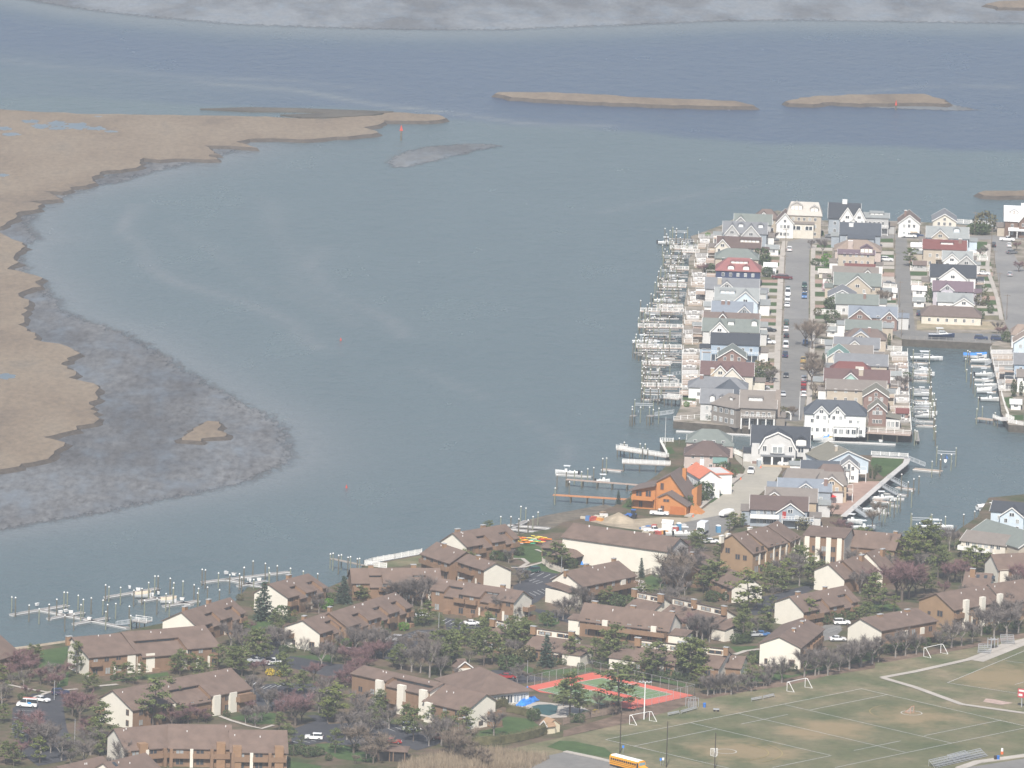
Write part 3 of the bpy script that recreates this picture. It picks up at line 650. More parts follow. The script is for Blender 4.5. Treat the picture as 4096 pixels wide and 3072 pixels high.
class Bld:
    def __init__(s, name, label, cat, A, B, zr, ef=(4.5, 5.2), eb=(4.5, 5.2), roof=None, wall=None, gl=None, gr=None, hip=None, strips=None,
                 over=.4, trim=None, group=None, E=None, EB=None, root=None, base=LAND, clere=None, fmat=None, wmat=None, rake=True):
        """A, B: survey points of the two ridge ends; ef / eb = (distance, height) of the front and back eaves"""
        a = G(*A, z=base+zr) if isinstance(A, tuple) else Vector(A); b = G(*B, z=base+zr) if isinstance(B, tuple) else Vector(B)
        d = b-a; s.L = d.length; s.ang = math.atan2(d.y, d.x); mid = (a+b)/2
        ux = d.normalized(); nf = Vector((ux.y, -ux.x, 0))      # towards the front
        if E:
            w, ze = fitE(b if E[0] else a, nf, E[1:], base)
            w = max(2.5, min(11, w)); ze = max(2.2, min(zr-.7, ze)); ef = (w, ze)
        if EB:
            w, ze = fitE(b if EB[0] else a, -nf, EB[1:], base)
            w = max(1.5, min(11, w)); ze = max(2.2, min(zr-.7, ze)); eb = (w, ze)
        s.wf, s.zf = ef; s.wb, s.zb = eb; s.zr = zr; s.base = base
        s.roofm = roof; s.wall = wall; s.trim = trim or WHITE; s.wmat = wmat or s.trim
        if root is None:
            s.root = thing(name, label, cat, (mid.x, mid.y, base), s.ang, group); s.rel = (Vector((0,0,0)), 0.0)
        else:
            s.root = root.root; dv = Vector((mid.x, mid.y, base))-s.root.location
            c_, n_ = math.cos(-s.root.rotation_euler.z), math.sin(-s.root.rotation_euler.z)
            s.rel = (Vector((dv.x*c_-dv.y*n_, dv.x*n_+dv.y*c_, dv.z)), s.ang-s.root.rotation_euler.z)
        L2 = s.L/2
        strips = strips or [(-L2, L2, 'clere' if clere else 'high')]
        wallm = MB(); roofm = MB(); cl = MB(); k = .25
        if hip:
            hl, hr = hip
            pts = [(-L2-hl, -s.wf), (L2+hr, -s.wf), (L2+hr, s.wb), (-L2-hl, s.wb)]
            zmin = min(s.zf, s.zb); wallm.loft([(x, y, -.3) for x, y in pts], [(x, y, zmin-.1) for x, y in pts])
            o = over; ea = [(-L2-hl-o, -s.wf-o, s.zf-.15), (L2+hr+o, -s.wf-o, s.zf-.15), (L2+hr+o, s.wb+o, s.zb-.15), (-L2-hl-o, s.wb+o, s.zb-.15)]
            r0, r1 = (-L2, 0, zr), (L2, 0, zr)
            roofm.v = ea+[r0, r1]+[(p[0], p[1], p[2]-.2) for p in ea]
            roofm.f = [(0,1,5,4), (1,2,5), (2,3,4,5), (3,0,4), (6,7,1,0), (7,8,2,1), (8,9,3,2), (9,6,0,3), (9,8,7,6)]
            s.hl, s.hr = hl, hr; s.xl, s.xr = -L2-hl, L2+hr
        else:
            s.xl, s.xr = -L2, L2
            for i, (x0, x1, ty) in enumerate(strips):
                sl_f = (zr-s.zf)/s.wf
                if ty == 'low':
                    ym = -s.wf*.42; zm = zr+ym*sl_f
                    pr = [(-s.wf-.2, s.zf-1.15), (ym, zm-1.05), (ym, zm), (0, zr), (s.wb, s.zb)]
                elif ty == 'clere':
                    pr = [(-s.wf, s.zf), (0, zr-(clere or 1.8)), (0, zr), (s.wb, s.zb)]
                elif ty == 'step':
                    pr = [(-s.wf*1.0, s.zf-1.6), (-s.wf*.5, zr-s.wf*.5*sl_f-1.6), (-s.wf*.5, zr-s.wf*.5*sl_f), (0, zr), (s.wb, s.zb)]
                else:
                    pr = [(-s.wf, s.zf), (0, zr), (s.wb, s.zb)]
                sec = [(pr[0][0], -.3)]+[(y, z-.14) for y, z in pr]+[(pr[-1][0], -.3)]
                wallm.loft([(x1, y, z) for y, z in sec], [(x0, y, z) for y, z in sec])
                e0 = over if i == 0 else .0; e1 = over if i == len(strips)-1 else .0
                if ty == 'low': e0 = e0-.02; e1 = e1-.02
                for (ya, za), (yb, zb_) in zip(pr[:-1], pr[1:]):
                    if abs(ya-yb) < .01: continue
                    sl = (zb_-za)/(yb-ya)
                    if ya == pr[0][0]: ya -= over; za -= over*sl
                    if yb == pr[-1][0]: yb += over; zb_ += over*sl
                    elif ty in ('low', 'clere', 'step') and (yb == pr[1][0]): pass
                    if ty in ('low', 'step') and ya == pr[2][0]: ya -= .35; za -= .35*sl
                    if ty == 'clere' and ya == 0: ya -= .4; za -= .4*sl
                    roofm.slab([(x0-e0, ya, za), (x1+e1, ya, za), (x1+e1, yb, zb_), (x0-e0, yb, zb_)], .2)
                if ty in ('clere',):
                    cl.box(x0+.05, x1-.05, -.03, .06, zr-(clere or 1.8)+.02, zr-.25)
        s.part('wall', wallm, wall); s.part('roof', roofm, roof)
        if cl.v: s.part('clerestory_wall', cl, fmat or WHITE)
        # end walls of another colour, and rake boards
        if not hip:
            for sgn, gm, st in ((-1, gl, strips[0]), (1, gr, strips[-1])):
                x = sgn*L2
                c0 = (clere or 1.8) if st[2] == 'clere' else 0
                sec = [(-s.wf+.02, -.3), (-s.wf+.02, s.zf-.16), (0, zr-c0-.16)]+([(0, zr-.16)] if c0 else [])+[(s.wb-.02, s.zb-.16), (s.wb-.02, -.3)]
                if st[2] == 'low': sec = [(-s.wf, -.3), (-s.wf, s.zf-1.3), (-s.wf*.42, zr-(zr-s.zf)*.42-1.2), (-s.wf*.42, zr-(zr-s.zf)*.42-.2), (0, zr-.16), (s.wb-.02, s.zb-.16), (s.wb-.02, -.3)]
                if gm:
                    g = MB(); xa, xb = x, x+sgn*.05
                    lo, hi = [(xa, y, z) for y, z in sec], [(xb, y, z) for y, z in sec]
                    g.loft(hi, lo) if sgn < 0 else g.loft(lo, hi)
                    s.fixn(s.part('end_wall', g, gm))
                if rake and trim:
                    r = MB(); xx = x+sgn*(over+.03)
                    if not c0: r.bar((xx, -s.wf-over, s.zf-over*(zr-s.zf)/s.wf-.12), (xx, 0, zr-.1), .08, .28)
                    r.bar((xx, 0, zr-.1), (xx, s.wb+over, s.zb-over*(zr-s.zb)/s.wb-.12), .08, .28)
                    s.part('rake_board', r, trim)
    def fixn(s, o):
        bm = bmesh.new(); bm.from_mesh(o.data); bmesh.ops.recalc_face_normals(bm, faces=bm.faces); bm.to_mesh(o.data); bm.free()
    def part(s, name, mb, mt, parent=None, smooth=False):
        o = part(name, mb, mt, parent or s.root, smooth)
        if parent is None: o.location = s.rel[0]; o.rotation_euler = (0, 0, s.rel[1])
        return o
    def roofz(s, y):
        return s.zr+y*(s.zr-s.zf)/s.wf if y < 0 else s.zr-y*(s.zr-s.zb)/s.wb
    def win(s, side, u, z, w=1.0, h=1.3, curt=False, y=None, mt=None):
        if side == 'f': p = Vector((u, -s.wf if y is None else y, z))
        elif side == 'b': p = Vector((u, s.wb, z))
        elif side == 'l': p = Vector((s.xl-.05 if y is None else y, u, z))
        else: p = Vector((s.xr+.05 if y is None else y, u, z))
        c, n = math.cos(s.rel[1]), math.sin(s.rel[1])
        o = ob('window', frame_of(mt or s.wmat), s.root, s.rel[0]+Vector((p.x*c-p.y*n, p.x*n+p.y*c, p.z)), FACE[side]+s.rel[1], (w, 1, h))
        ob('pane', PANE2 if curt else PANE, o)
        return o
    def grid(s, side, zs, us, w=1.0, h=1.3, seed=0, y=None):
        r = random.Random(seed+len(us)*7)
        for z in zs:
            for u in us: s.win(side, u, z, w, h, r.random() < .3, y)
    def cols(s, side, n, zs=None, w=1.0, h=1.3, m=1.2, seed=0):
        a, b = (s.xl+m, s.xr-m) if side in 'fb' else (-s.wf+m, s.wb-m)
        zs = zs or ([1.6] if s.zf < 4.4 else [1.6, 4.4] if s.zf < 7.2 else [1.6, 4.4, 7.0])
        s.grid(side, zs, [a+(b-a)*(i+.5)/n for i in range(n)], w, h, seed)
    def chimney(s, u, y, w=.9, d=.9, h=1.2, mt=None, cap=None):
        z0 = 0 if abs(y) > max(s.wf, s.wb) else s.roofz(y)-1.2
        c = s.part('chimney', MB().box(u-w/2, u+w/2, y-d/2, y+d/2, z0, s.zr+h), mt)
        part('cap', MB().box(u-w/2-.08, u+w/2+.08, y-d/2-.08, y+d/2+.08, s.zr+h+.003, s.zr+h+.15), cap or WHITE, c)
    def gable(s, u, w, za, zc, proj=.8, mt=None, win=True, rm=None, deep=None):
        """cross gable facing the front"""
        mt = mt or s.wall; y0 = -s.wf-proj; y1 = deep if deep is not None else -.1
        sec = [(u-w/2, -.3 if proj > .3 else zc-1.6), (u+w/2, -.3 if proj > .3 else zc-1.6), (u+w/2, zc-.12), (u, za-.12), (u-w/2, zc-.12)]
        s.part('cross_gable_wall', MB().loft([(x, y0, z) for x, z in sec], [(x, y1, z) for x, z in sec]), mt)
        r = MB(); sl = (za-zc)/(w/2); o = .35
        for sg in (-1, 1):
            q = [(u, y0-o, za), (u, y1, za), (u+sg*(w/2+o), y1, zc-o*sl), (u+sg*(w/2+o), y0-o, zc-o*sl)]
            r.slab(q if sg < 0 else q[::-1], .18)
        s.part('cross_gable_roof', r, rm or s.roofm)
        t = MB(); yy = y0-o-.04
        for sg in (-1, 1): t.bar((u+sg*(w/2+o), yy, zc-o*sl-.1), (u, yy, za-.08), .08, .3)
        s.part('rake_board', t, s.trim)
        if win:
            s.win('f', u, zc+.35 if za-zc > 1.6 else zc-.4, min(1.6, w*.3), 1.1, False, y0)
            if proj > .3 and zc > 4: s.grid('f', [1.7, zc-1.5], [u-w*.25, u+w*.25], 1.0, 1.3, 3, y0)
        return y0
    def dormer(s, u, w=1.8, h=1.3, y=None, mt=None, gabled=True, glass=None):
        y = -s.wf*.55 if y is None else y
        zb_ = s.roofz(y); mt = mt or s.wall; zt = zb_+h; sl = (s.zr-s.zf)/s.wf; ya = min(y+(h+.5)/sl, -.05)
        d = s.part('dormer', MB().box(u-w/2, u+w/2, y, ya, zb_-.5, zt), mt)
        r = MB()
        if gabled:
            for sg in (-1, 1):
                q = [(u, y-.25, zt+w*.32), (u, ya, zt+w*.32), (u+sg*(w/2+.2), ya, zt-.05), (u+sg*(w/2+.2), y-.25, zt-.05)]
                r.slab(q if sg < 0 else q[::-1], .12)
            r.add([(u-w/2, y+.01, zt), (u+w/2, y+.01, zt), (u, y+.01, zt+w*.30)], [(0,1,2)])
        else:
            r.slab([(u-w/2-.25, y-.3, zt-.02), (u+w/2+.25, y-.3, zt-.02), (u+w/2+.25, ya+.3, zt+.25), (u-w/2-.25, ya+.3, zt+.25)], .14)
        part('dormer_roof', r, s.roofm, d)
        k = max(1, int(w/1.3))
        for i in range(k):
            o = ob('window', frame_of(s.wmat), d, (u-w/2+w*(i+.5)/k, y-.0, zb_+h*.52), 0, (w/k*.8, 1, h*.75))
    def balcony(s, u0, u1, z, depth=1.6, mt=None, side='f', rail=None, solid=True, posts=False):
        mb = MB(); y0 = -s.wf
        if side == 'f': X = lambda u, t: (u, y0-t)
        elif side == 'l': X = lambda u, t: (s.xl-t, u)
        else: X = lambda u, t: (s.xr+t, u)
        def bx(a0, a1, t0, t1, z0, z1):
            p, q = X(a0, t0), X(a1, t1); mb.box(min(p[0], q[0]), max(p[0], q[0]), min(p[1], q[1]), max(p[1], q[1]), z0, z1)
        bx(u0, u1, .02, depth, z-.25, z)
        d = s.part('balcony', mb, mt or s.wall); mb = MB()
        if solid:
            bx(u0, u1, depth, depth+.12, z-.3, z+1.0); bx(u0-.1, u0, .02, depth+.12, z-.3, z+1.0); bx(u1, u1+.1, .02, depth+.12, z-.3, z+1.0)
        else:
            bx(u0, u1, depth-.04, depth+.04, z+.95, z+1.05); bx(u0-.04, u0+.04, .02, depth, z+.95, z+1.05); bx(u1-.04, u1+.04, .02, depth, z+.95, z+1.05)
            k = max(2, int((u1-u0)/.9))
            for i in range(k+1):
                u = u0+(u1-u0)*i/k; bx(u-.05, u+.05, depth-.05, depth+.05, z-.002, z+.952)
            bx(u0, u1, depth-.02, depth+.02, z+.45, z+.55)
        o = part('railing', mb, rail or mt or WHITE, d)
        if posts:
            for u in (u0+.15, (u0+u1)/2, u1-.15):
                mb = MB(); bx(u-.1, u+.1, depth-.2, depth, -.2, z-.25); part('post', mb, rail or WHITE, d)
        return d
    def porch(s, u0, u1, z, depth, rm, side='f', n=3, mt=None):
        mb = MB().slab([(u0-.2, -s.wf-depth-.2, z-.3), (u1+.2, -s.wf-depth-.2, z-.3), (u1+.2, -s.wf+.0, z+.5), (u0-.2, -s.wf+.0, z+.5)], .18)
        d = s.part('porch_roof', mb, rm)
        for i in range(n):
            u = u0+.2+(u1-u0-.4)*i/(n-1); part('column', MB().box(u-.15, u+.15, -s.wf-depth, -s.wf-depth+.3, -.2, z-.49), mt or WHITE, d)
    def panel(s, u0, u1, z0, z1, mt, side='f', t=.06, name='wall_panel'):
        if side == 'f': mb = MB().box(u0, u1, -s.wf-t, -s.wf+.02, z0, z1)
        elif side == 'l': mb = MB().box(s.xl-t-.05, s.xl, u0, u1, z0, z1)
        else: mb = MB().box(s.xr, s.xr+t+.05, u0, u1, z0, z1)
        return s.part(name, mb, mt)
    def block(s, u0, u1, y0, y1, z0, z1, mt, name='wing', roof=None, slope=0.0):
        o = s.part(name, MB().box(u0, u1, y0, y1, z0, z1), mt)
        if roof:
            part('roof', MB().slab([(u0-.3, y0-.3, z1+.22), (u1+.3, y0-.3, z1+.22), (u1+.3, y1+.1, z1+.22+slope), (u0-.3, y1+.1, z1+.22+slope)], .2), roof, o)
        return o
def stain(mt, col, amt=.5):
    return mt
# ================================================================== condominium blocks
RB = mat('brown_shingle_roof', (.152, .108, .086), .9, .2, .3, .3)
SB = mat('brown_siding', (.232, .146, .092), .85, .14, .5, .2, stretch=(1, 1, .3))
TN = mat('tan_siding', (.30, .20, .12), .85, .1, .4, .2)
ST = mat('stucco_white', (.70, .66, .57), .9, .05, .4, .15)
CH = mat('chimney_siding', (.28, .172, .10), .85, .1, .7)
DK = mat('recess_shade', (.030, .027, .026), .8, .2, .6)  # near-black colour painted in for the shade of open, roofed spaces
CG = 'brown condominium blocks'
def strips_of(L, spec):
    """spec: list of (fraction start, fraction end) dropped sections"""
    out = []; x = -L/2
    for a, b in spec:
        xa, xb = -L/2+a*L, -L/2+b*L
        if xa > x+.05: out.append((x, xa, 'high'))
        out.append((xa, xb, 'low')); x = xb
    if x < L/2-.05: out.append((x, L/2, 'high'))
    return out
def condo(label, A, B, zr=8.4, E=None, EB=None, ef=(4.8, 5.2), eb=(4.6, 5.4), drops=(), gl=ST, gr=ST, wall=SB, chim=(), clere=None, name='condominium_block', seed=0, facade=True, root=None, hip=None):
    a = G(*A, z=LAND+zr); b = G(*B, z=LAND+zr); L = (b-a).length
    H = Bld(name, label, 'apartment block', A, B, zr, ef, eb, RB, wall, gl, gr, hip, strips_of(L, drops) if drops else None, .45, None, CG, E, EB, root, LAND, clere, ST, SB)
    r = random.Random(seed+int(L*10))
    for f, y, w, h in chim: H.chimney(-L/2+f*L, y, w, .9, h, CH, mat('chimney_cap', (.40, .40, .39), .5, .1, 2))
    # roof vents
    for i in range(max(2, int(L/7))):
        u = r.uniform(-L/2+1, L/2-1); y = -r.uniform(.5, H.wf*.38); z = H.roofz(y)
        H.part('roof_vent', MB().tube((u, y, z-.1), (u, y, z+.35), .13, .13, 6), WHITE)
    if drops:
        for i, (fa, fb) in enumerate(drops):
            u = -L/2+(fa+fb)/2*L; w = (fb-fa)*L; ym = -H.wf*.42; zm = H.roofz(ym)
            H.win('f', u, zm-.62, w*.86, .62, i % 3 == 1, ym-.01, mat('slot_frame', (.06, .05, .045), .8, .1, 1))
    if facade and not clere:
        step = 3.4; k = max(2, int(L/step)); q = L/k
        for i in range(k):
            u = -L/2+q*(i+.5); fr = (i+.5)/k; low = any(a_ <= fr <= b_ for a_, b_ in drops)
            top = H.zf-1.15 if low else H.zf
            if top > 4.2:
                H.win('f', u+r.uniform(-.3, .3), top-1.15, 1.5, 1.25, r.random() < .3)
                if not low and r.random() < .7: H.balcony(u-q*.42, u+q*.42, top-2.35, 1.0, SB)
            H.win('f', u+r.uniform(-.4, .4), 1.3, 1.6, 1.9, r.random() < .3)
            if r.random() < .4: H.panel(u-q*.45, u-q*.45+.7, 0, min(top-1.9, 3.0), ST, 'f', .10)
            if r.random() < .35: H.block(u-.9, u+.9, -H.wf-1.6, -H.wf-.02, -.2, 1.0, SB, 'stoop')
    elif facade and clere:
        k = max(2, int(L/4.2)); q = L/k
        for i in range(k):
            u = -L/2+q*(i+.5)
            H.win('f', u, zr-clere+.78, q*.72, .95, i % 2 == 0, -.035)
            H.win('f', u+r.uniform(-.4, .4), 1.4, 1.7, 1.8, r.random() < .5)
            if i % 2 == 0: H.panel(u-q*.48, u-q*.2, 0, H.zf-.3, ST, 'f', .08)
            else: H.panel(u-q*.1, u+q*.3, 2.3, H.zf-.25, ST, 'f', .08)
    return H
# --- waterfront, from the left edge of the bay round to the boat yard
C = condo('brown roofed block cut by the frame beside the small beach', ('P',-330,2632), ('P',-12,2532), 8.4, E=(1,'Q1',165,1125), drops=[(.2,.35),(.6,.75)])
C2 = condo('shoreline block with white stucco end wall and stepped double roof above the small beach', ('Q1',645,990), ('Q1',1065,955), 9.0, E=(0,'Q1',790,1165), eb=(2.6,7.0), chim=[(-.02,1.8,1.6,-.2)], wall=SB)
C2b = condo('', ('Q1',1085,945), ('Q1',1800,886), 9.4, ef=(9.0,5.6), eb=(2.6,7.2), root=C2, drops=[(.04,.60)], gr=SB)
for (u, w) in ((-.40,2.6),(.02,2.2)): C2b.panel(u*C2b.L, u*C2b.L+w, 0, 5.0, ST, 'f', .25, 'stair_tower')
C2.panel(C2.L*.30, C2.L*.30+2.4, 0, 5.2, ST, 'f', .25, 'stair_tower')
C3 = condo('two dormer waterfront block with white end wall facing the marina ramp', ('Q1',1610,765), ('Q1',2030,640), 8.2, E=(0,'Q1',1745,890), EB=(0,'Q1',1440,840), drops=[(.30,.48),(.72,.9)], chim=[(.16,1.5,1.6,.5),(.68,1.8,1.4,.4)])
C4 = condo('short waterfront block behind the tall blue spruce', ('Q2',390,740), ('Q2',730,650), 8.2, E=(1,'Q2',895,765), eb=(4.8,5.2), drops=[(.28,.46),(.72,.9)], chim=[(.62,1.4,1.6,.5),(.04,1.6,1.4,.2)])
C5 = condo('long townhouse row with four roof notches and blank white end wall', ('Q2',690,1058), ('Q2',912,988), 8.2, E=(0,'Q2',840,1172), EB=(0,'Q2',528,1112), drops=[(.50,.78)], chim=[(.2,1.2,1.4,.4)])
C5b = condo('', ('Q2',925,992), ('Q2',1500,815), 8.7, E=(1,'Q2',1650,935), eb=(4.8,5.4), root=C5, drops=[(.20,.32),(.52,.64),(.80,.9)], chim=[(.10,2.0,1.2,.6)], gl=SB, gr=SB)
C5.win('l', -3.0, 1.5, 1.7, 1.9); C5.win('l', 2.6, 1.5, .9, 1.7); C5.win('l', 4.0, 4.3, .8, 1.3); C5.balcony(2.6, 4.4, 3.2, 1.2, SB, 'l')
C6 = condo('broad block facing the lawn with two white clerestory notches beside the white fence', ('Q2',1118,602), ('Q2',1890,600), 8.6, E=(0,'Q2',1132,722), eb=(4.5,5.5), drops=[(.19,.34),(.69,.84)], chim=[(.23,1.5,1.5,.6),(.72,1.5,1.5,.6)], gl=SB, gr=SB)
C7 = condo('block with paired notches and balconied white gable by the parking court', ('Q2',1905,690), ('Q3',640,802), 8.6, E=(1,'Q3',565,895), EB=(1,'Q3',722,862), drops=[(.16,.34),(.60,.78)], chim=[(.22,1.5,1.4,.4),(.73,1.5,1.3,.4)], gl=SB)
C7.win('r', -2.2, 1.4, .9, 1.8); C7.win('r', 2.4, 1.4, 1.6, 2.0); C7.balcony(.5, 4.2, 3.0, 1.7, SB, 'r'); C7.balcony(.5, 4.2, .3, 1.9, SB, 'r')
C8 = condo('stepped block of two roofs between the seawall fence and the winding path', ('Q2',1880,370), ('Q2',2130,452), 8.4, E=(0,'Q2',1740,470), eb=(4.8,5.2), chim=[(.35,-1.0,1.2,.5)], gl=SB, gr=SB)
C9 = condo('', ('Q3',170,478), ('Q3',400,552), 8.0, E=(1,'Q3',300,612), EB=(1,'Q3',540,618), root=C8, chim=[(.42,-.6,1.2,.6)], gl=SB)
C10 = condo('notched block beside the kayak racks and beached docks', ('Q3',30,288), ('Q3',482,212), 8.2, E=(0,'Q3',150,405), eb=(4.6,5.2), drops=[(.30,.48),(.74,.9)], chim=[(.14,1.2,1.5,.5),(.64,1.2,1.4,.4)])
C12 = condo('block with long balcony and stepped white gable next to the white boat shed', ('Q3',1012,628), ('Q3',1482,536), 8.6, E=(0,'Q3',1172,758), eb=(4.4,5.6), chim=[(.0,-.6,1.1,.3),(.48,1.3,1.4,.3),(.95,.4,1.2,.7)], facade=False)
C12.block(-C12.L/2-5.0, -C12.L/2-.03, -C12.wf*.9, 2.5, -.2, 3.9, ST, 'lower_wing', RB, 1.2)
C12.balcony(-C12.L/2+1, C12.L/2-.5, 2.9, 1.8, SB); C12.cols('f', 6, [1.4, 4.3], 1.5, 1.7, 1.0)
C12.panel(C12.L*.22, C12.L*.30, 3.2, 5.2, ST, 'f', .4)
C14 = condo('long block with full width brown balcony and right hand white gable behind the tennis lawn', ('Q3',1200,906), ('Q3',1982,1002), 8.8, E=(0,'Q3',1150,1048), eb=(4.6,5.5), chim=[(.09,1.0,1.6,.4),(.52,1.2,1.4,.4),(.97,.6,1.2,.3)], facade=False)
C14.balcony(-C14.L/2+3.2, C14.L/2-.5, 3.0, 1.8, SB); C14.cols('f', 8, [1.4, 4.4], 1.5, 1.7, .8)
for f in (-.24, .31): C14.panel(C14.L*f, C14.L*f+1.6, 3.2, 5.3, ST, 'f', .6)
C14.block(C14.L/2+.06, C14.L/2+5.2, -C14.wf, 1.0, -.2, 3.4, ST, 'lower_wing', RB, .9)
C14.block(-C14.L/2-4.0, -C14.L/2-.06, -C14.wf+1.2, 1.5, -.2, 4.0, ST, 'lower_wing', RB, .8)
# split roof blocks with white clerestory bands
C16 = condo('split roof block with clerestory behind pines next to the parking court', ('Q3',395,1062), ('Q3',620,1100), 7.6, ef=(5.0,3.6), eb=(4.0,5.4), clere=1.9, chim=[(-.03,-.6,1.5,.3)], gl=SB, gr=SB)
C17 = condo('split roof block with two tall chimneys above the tennis court lawn', ('Q3',758,1132), ('Q3',1092,1178), 7.6, ef=(5.4,3.4), eb=(4.2,5.4), clere=1.9, chim=[(-.03,-.6,1.6,.5),(.98,-.5,1.6,.5)])
C17.block(C17.L/2+.06, C17.L/2+5.5, -C17.wf-.8, 1.5, -.2, 3.0, ST, 'lower_wing', RB, 1.3)
C18 = condo('split roof block with brick brown chimneys facing the tennis courts', ('Q3',1672,1232), ('Q3',2062,1282), 7.8, ef=(5.2,3.4), eb=(4.2,5.4), clere=2.0, chim=[(.0,-.6,1.7,.5),(1.0,-.6,1.9,.6)])
C18.block(-C18.L/2-6.0, -C18.L/2-.06, -C18.wf-.6, 1.5, -.2, 3.0, ST, 'lower_wing', RB, 1.3)
C18b = condo('split roof block ending in a small gabled wing by the soccer goal', ('S5',105,212), ('S5',560,262), 7.4, ef=(5.2,3.2), eb=(4.2,5.2), clere=2.0, chim=[(-.06,-.6,1.9,.7),(1.03,-.6,1.3,.5)])
Cw = condo('', ('S5',605,330), ('S5',770,345), 5.0, ef=(4.0,2.7), eb=(3.0,3.2), root=C18b, facade=False)
C15 = condo('split roof block in the bare trees behind the white blossom tree', ('Q4',-340,808), ('Q4',-120,850), 7.6, ef=(5.2,3.4), eb=(4.2,5.4), clere=1.9, chim=[(-.04,-.5,1.5,.6),(1.02,-.5,1.7,.6)])
C15b = condo('', ('Q4',-20,862), ('Q4',455,968), 7.6, ef=(5.2,3.4), eb=(4.2,5.4), clere=1.9, root=C15, chim=[(.42,-.5,1.4,.9),(.98,-.5,1.5,.9)])
C15b.block(C15b.L/2+.06, C15b.L/2+5.0, -C15b.wf-.5, 1.5, -.2, 3.2, ST, 'lower_wing', RB, 1.6)
# --- middle and right hand blocks
C19 = condo('three storey tan block with stepped roofs and white facade panels near the portable toilets', ('Q4',512,300), ('Q4',628,272), 11.0, E=(0,'Q4',690,465), eb=(4.0,8.6), wall=TN, gl=TN, gr=TN, facade=False)
C19b = condo('', ('Q4',645,268), ('Q4',812,226), 11.3, E=(0,'Q4',820,410), eb=(4.0,8.8), wall=TN, gl=TN, gr=TN, facade=False, root=C19)
C19c = condo('', ('Q4',822,222), ('Q4',905,182), 11.5, E=(1,'Q4',1100,320), eb=(4.0,9.0), wall=TN, gl=TN, gr=TN, facade=False, root=C19)
for q_, k_ in ((C19, 2), (C19b, 3), (C19c, 2)):
    q_.cols('f', k_, [4.6, 7.2], 1.4, 1.5, .6); q_.cols('f', k_, [1.4], 2.2, 2.2, .4)
    for i in range(k_): q_.panel(-q_.L/2+q_.L*(i+.9)/k_, -q_.L/2+q_.L*(i+1.05)/k_, 2.6, q_.zf-.4, ST, 'f', .3)
C19.win('l', -2.0, 4.6, 1.7, 1.6); C19.win('l', 1.5, 6.0, 1.7, 1.6); C19.win('l', -4.5, 4.6, 1.4, 1.6)
for f in (.0, .5): C19.chimney(-C19.L/2+f*C19.L-2, 2.5, 1.5, .8, -.6, ST)
C19b.chimney(0, 2.5, 1.6, .8, -.3, ST)
C20 = condo('two storey block with alternating white pilasters behind the tan block', ('Q4',1208,222), ('Q4',1560,248), 9.0, E=(0,'Q4',1132,316), eb=(4.2,5.8), facade=False, gr=ST)
for i in range(4): C20.panel(-C20.L/2+C20.L*(.02+.27*i), -C20.L/2+C20.L*(.14+.27*i), 0, C20.zf-.2, ST, 'f', .35)
C20.cols('f', 3, [1.5, 4.4], 1.6, 1.7, 1.8)
C21 = condo('low block by the boat moorings with a single chimney', ('Q4',1580,262), ('Q4',1990,300), 7.6, ef=(5.4,4.0), eb=(4.4,4.8), chim=[(.9,.5,1.2,.5)], gr=SB)
C22 = condo('stepped roof block with two tan chimneys and skylights', ('Q4',1362,560), ('Q4',1480,530), 8.2, E=(0,'Q4',1500,690), EB=(0,'Q4',1235,612), facade=False, chim=[])
C22b = condo('', ('Q4',1490,530), ('Q4',1680,470), 8.6, ef=(5.2,5.0), eb=(4.6,5.4), root=C22, facade=False, chim=[(.62,-1.6,1.6,.4)], gl=SB)
C22c = condo('', ('Q4',1700,462), ('Q4',1790,430), 9.4, ef=(5.2,5.2), eb=(4.6,5.4), root=C22, facade=False, chim=[(.9,-2.0,1.7,.2)], gl=ST)
C23 = condo('block with hipped gable and chimneys half hidden by the leafless trees', ('Q4',20,500), ('Q4',200,436), 8.4, E=(1,'Q4',380,548), eb=(4.6,5.2), chim=[(.55,-1.2,1.1,.2)], gl=SB)
C24 = condo('block with white gable behind the open crowned pine', ('Q4',470,600), ('Q4',640,668), 7.6, ef=(4.8,4.6), eb=(4.8,4.6), gl=SB)
C25 = condo('notched block beside the small striped parking bay', ('Q4',1020,850), ('Q4',1500,756), 8.4, E=(0,'Q4',1140,980), EB=(0,'Q4',885,895), drops=[(.28,.46),(.73,.9)], chim=[(.2,1.2,1.3,.4),(.70,1.2,1.1,.3)])
C26 = condo('hip shouldered block with big blank white gable above the soccer field', ('Q4',925,1205), ('Q4',1130,1042), 8.6, E=(0,'Q4',1110,1300), EB=(0,'Q4',752,1260), chim=[(.40,-1.4,1.1,.2),(.82,-1.0,1.1,.0)])
C26.win('l', -3.6, 1.4, 1.8, 2.0); C26.win('l', 3.5, 1.4, .9, 1.6)
C27 = condo('block with long roof and bare trees in front by the field path', ('Q4',1645,1042), ('Q4',2130,956), 8.2, E=(0,'Q4',1830,1150), eb=(4.6,5.2), chim=[(.3,-.9,1.6,.3),(.8,-.9,1.6,.3)], facade=False)
C27.balcony(-C27.L/2+1, C27.L/2, 2.4, 1.8, SB); C27.cols('f', 6, [1.2, 4.0], 1.6, 1.6, .8)
for f in (-.1, .2): C27.panel(C27.L*f, C27.L*f+1.5, 2.5, 4.8, ST, 'f', .4)
C28 = condo('tall block with tan gable and white round topped chimney stacks', ('Q5',1442,822), ('Q5',1895,742), 9.6, E=(0,'Q5',1592,965), EB=(0,'Q5',1285,880), wall=TN, gl=TN, gr=ST)
C28b = condo('', ('Q5',1900,742), ('Q5',2250,690), 9.9, ef=(6.6,5.6), eb=(4.5,6.0), wall=TN, root=C28, gl=ST)
C28.win('l', -1.5, 4.0, 2.2, 1.8); C28.win('l', 2.5, 3.6, 1.2, 1.0)
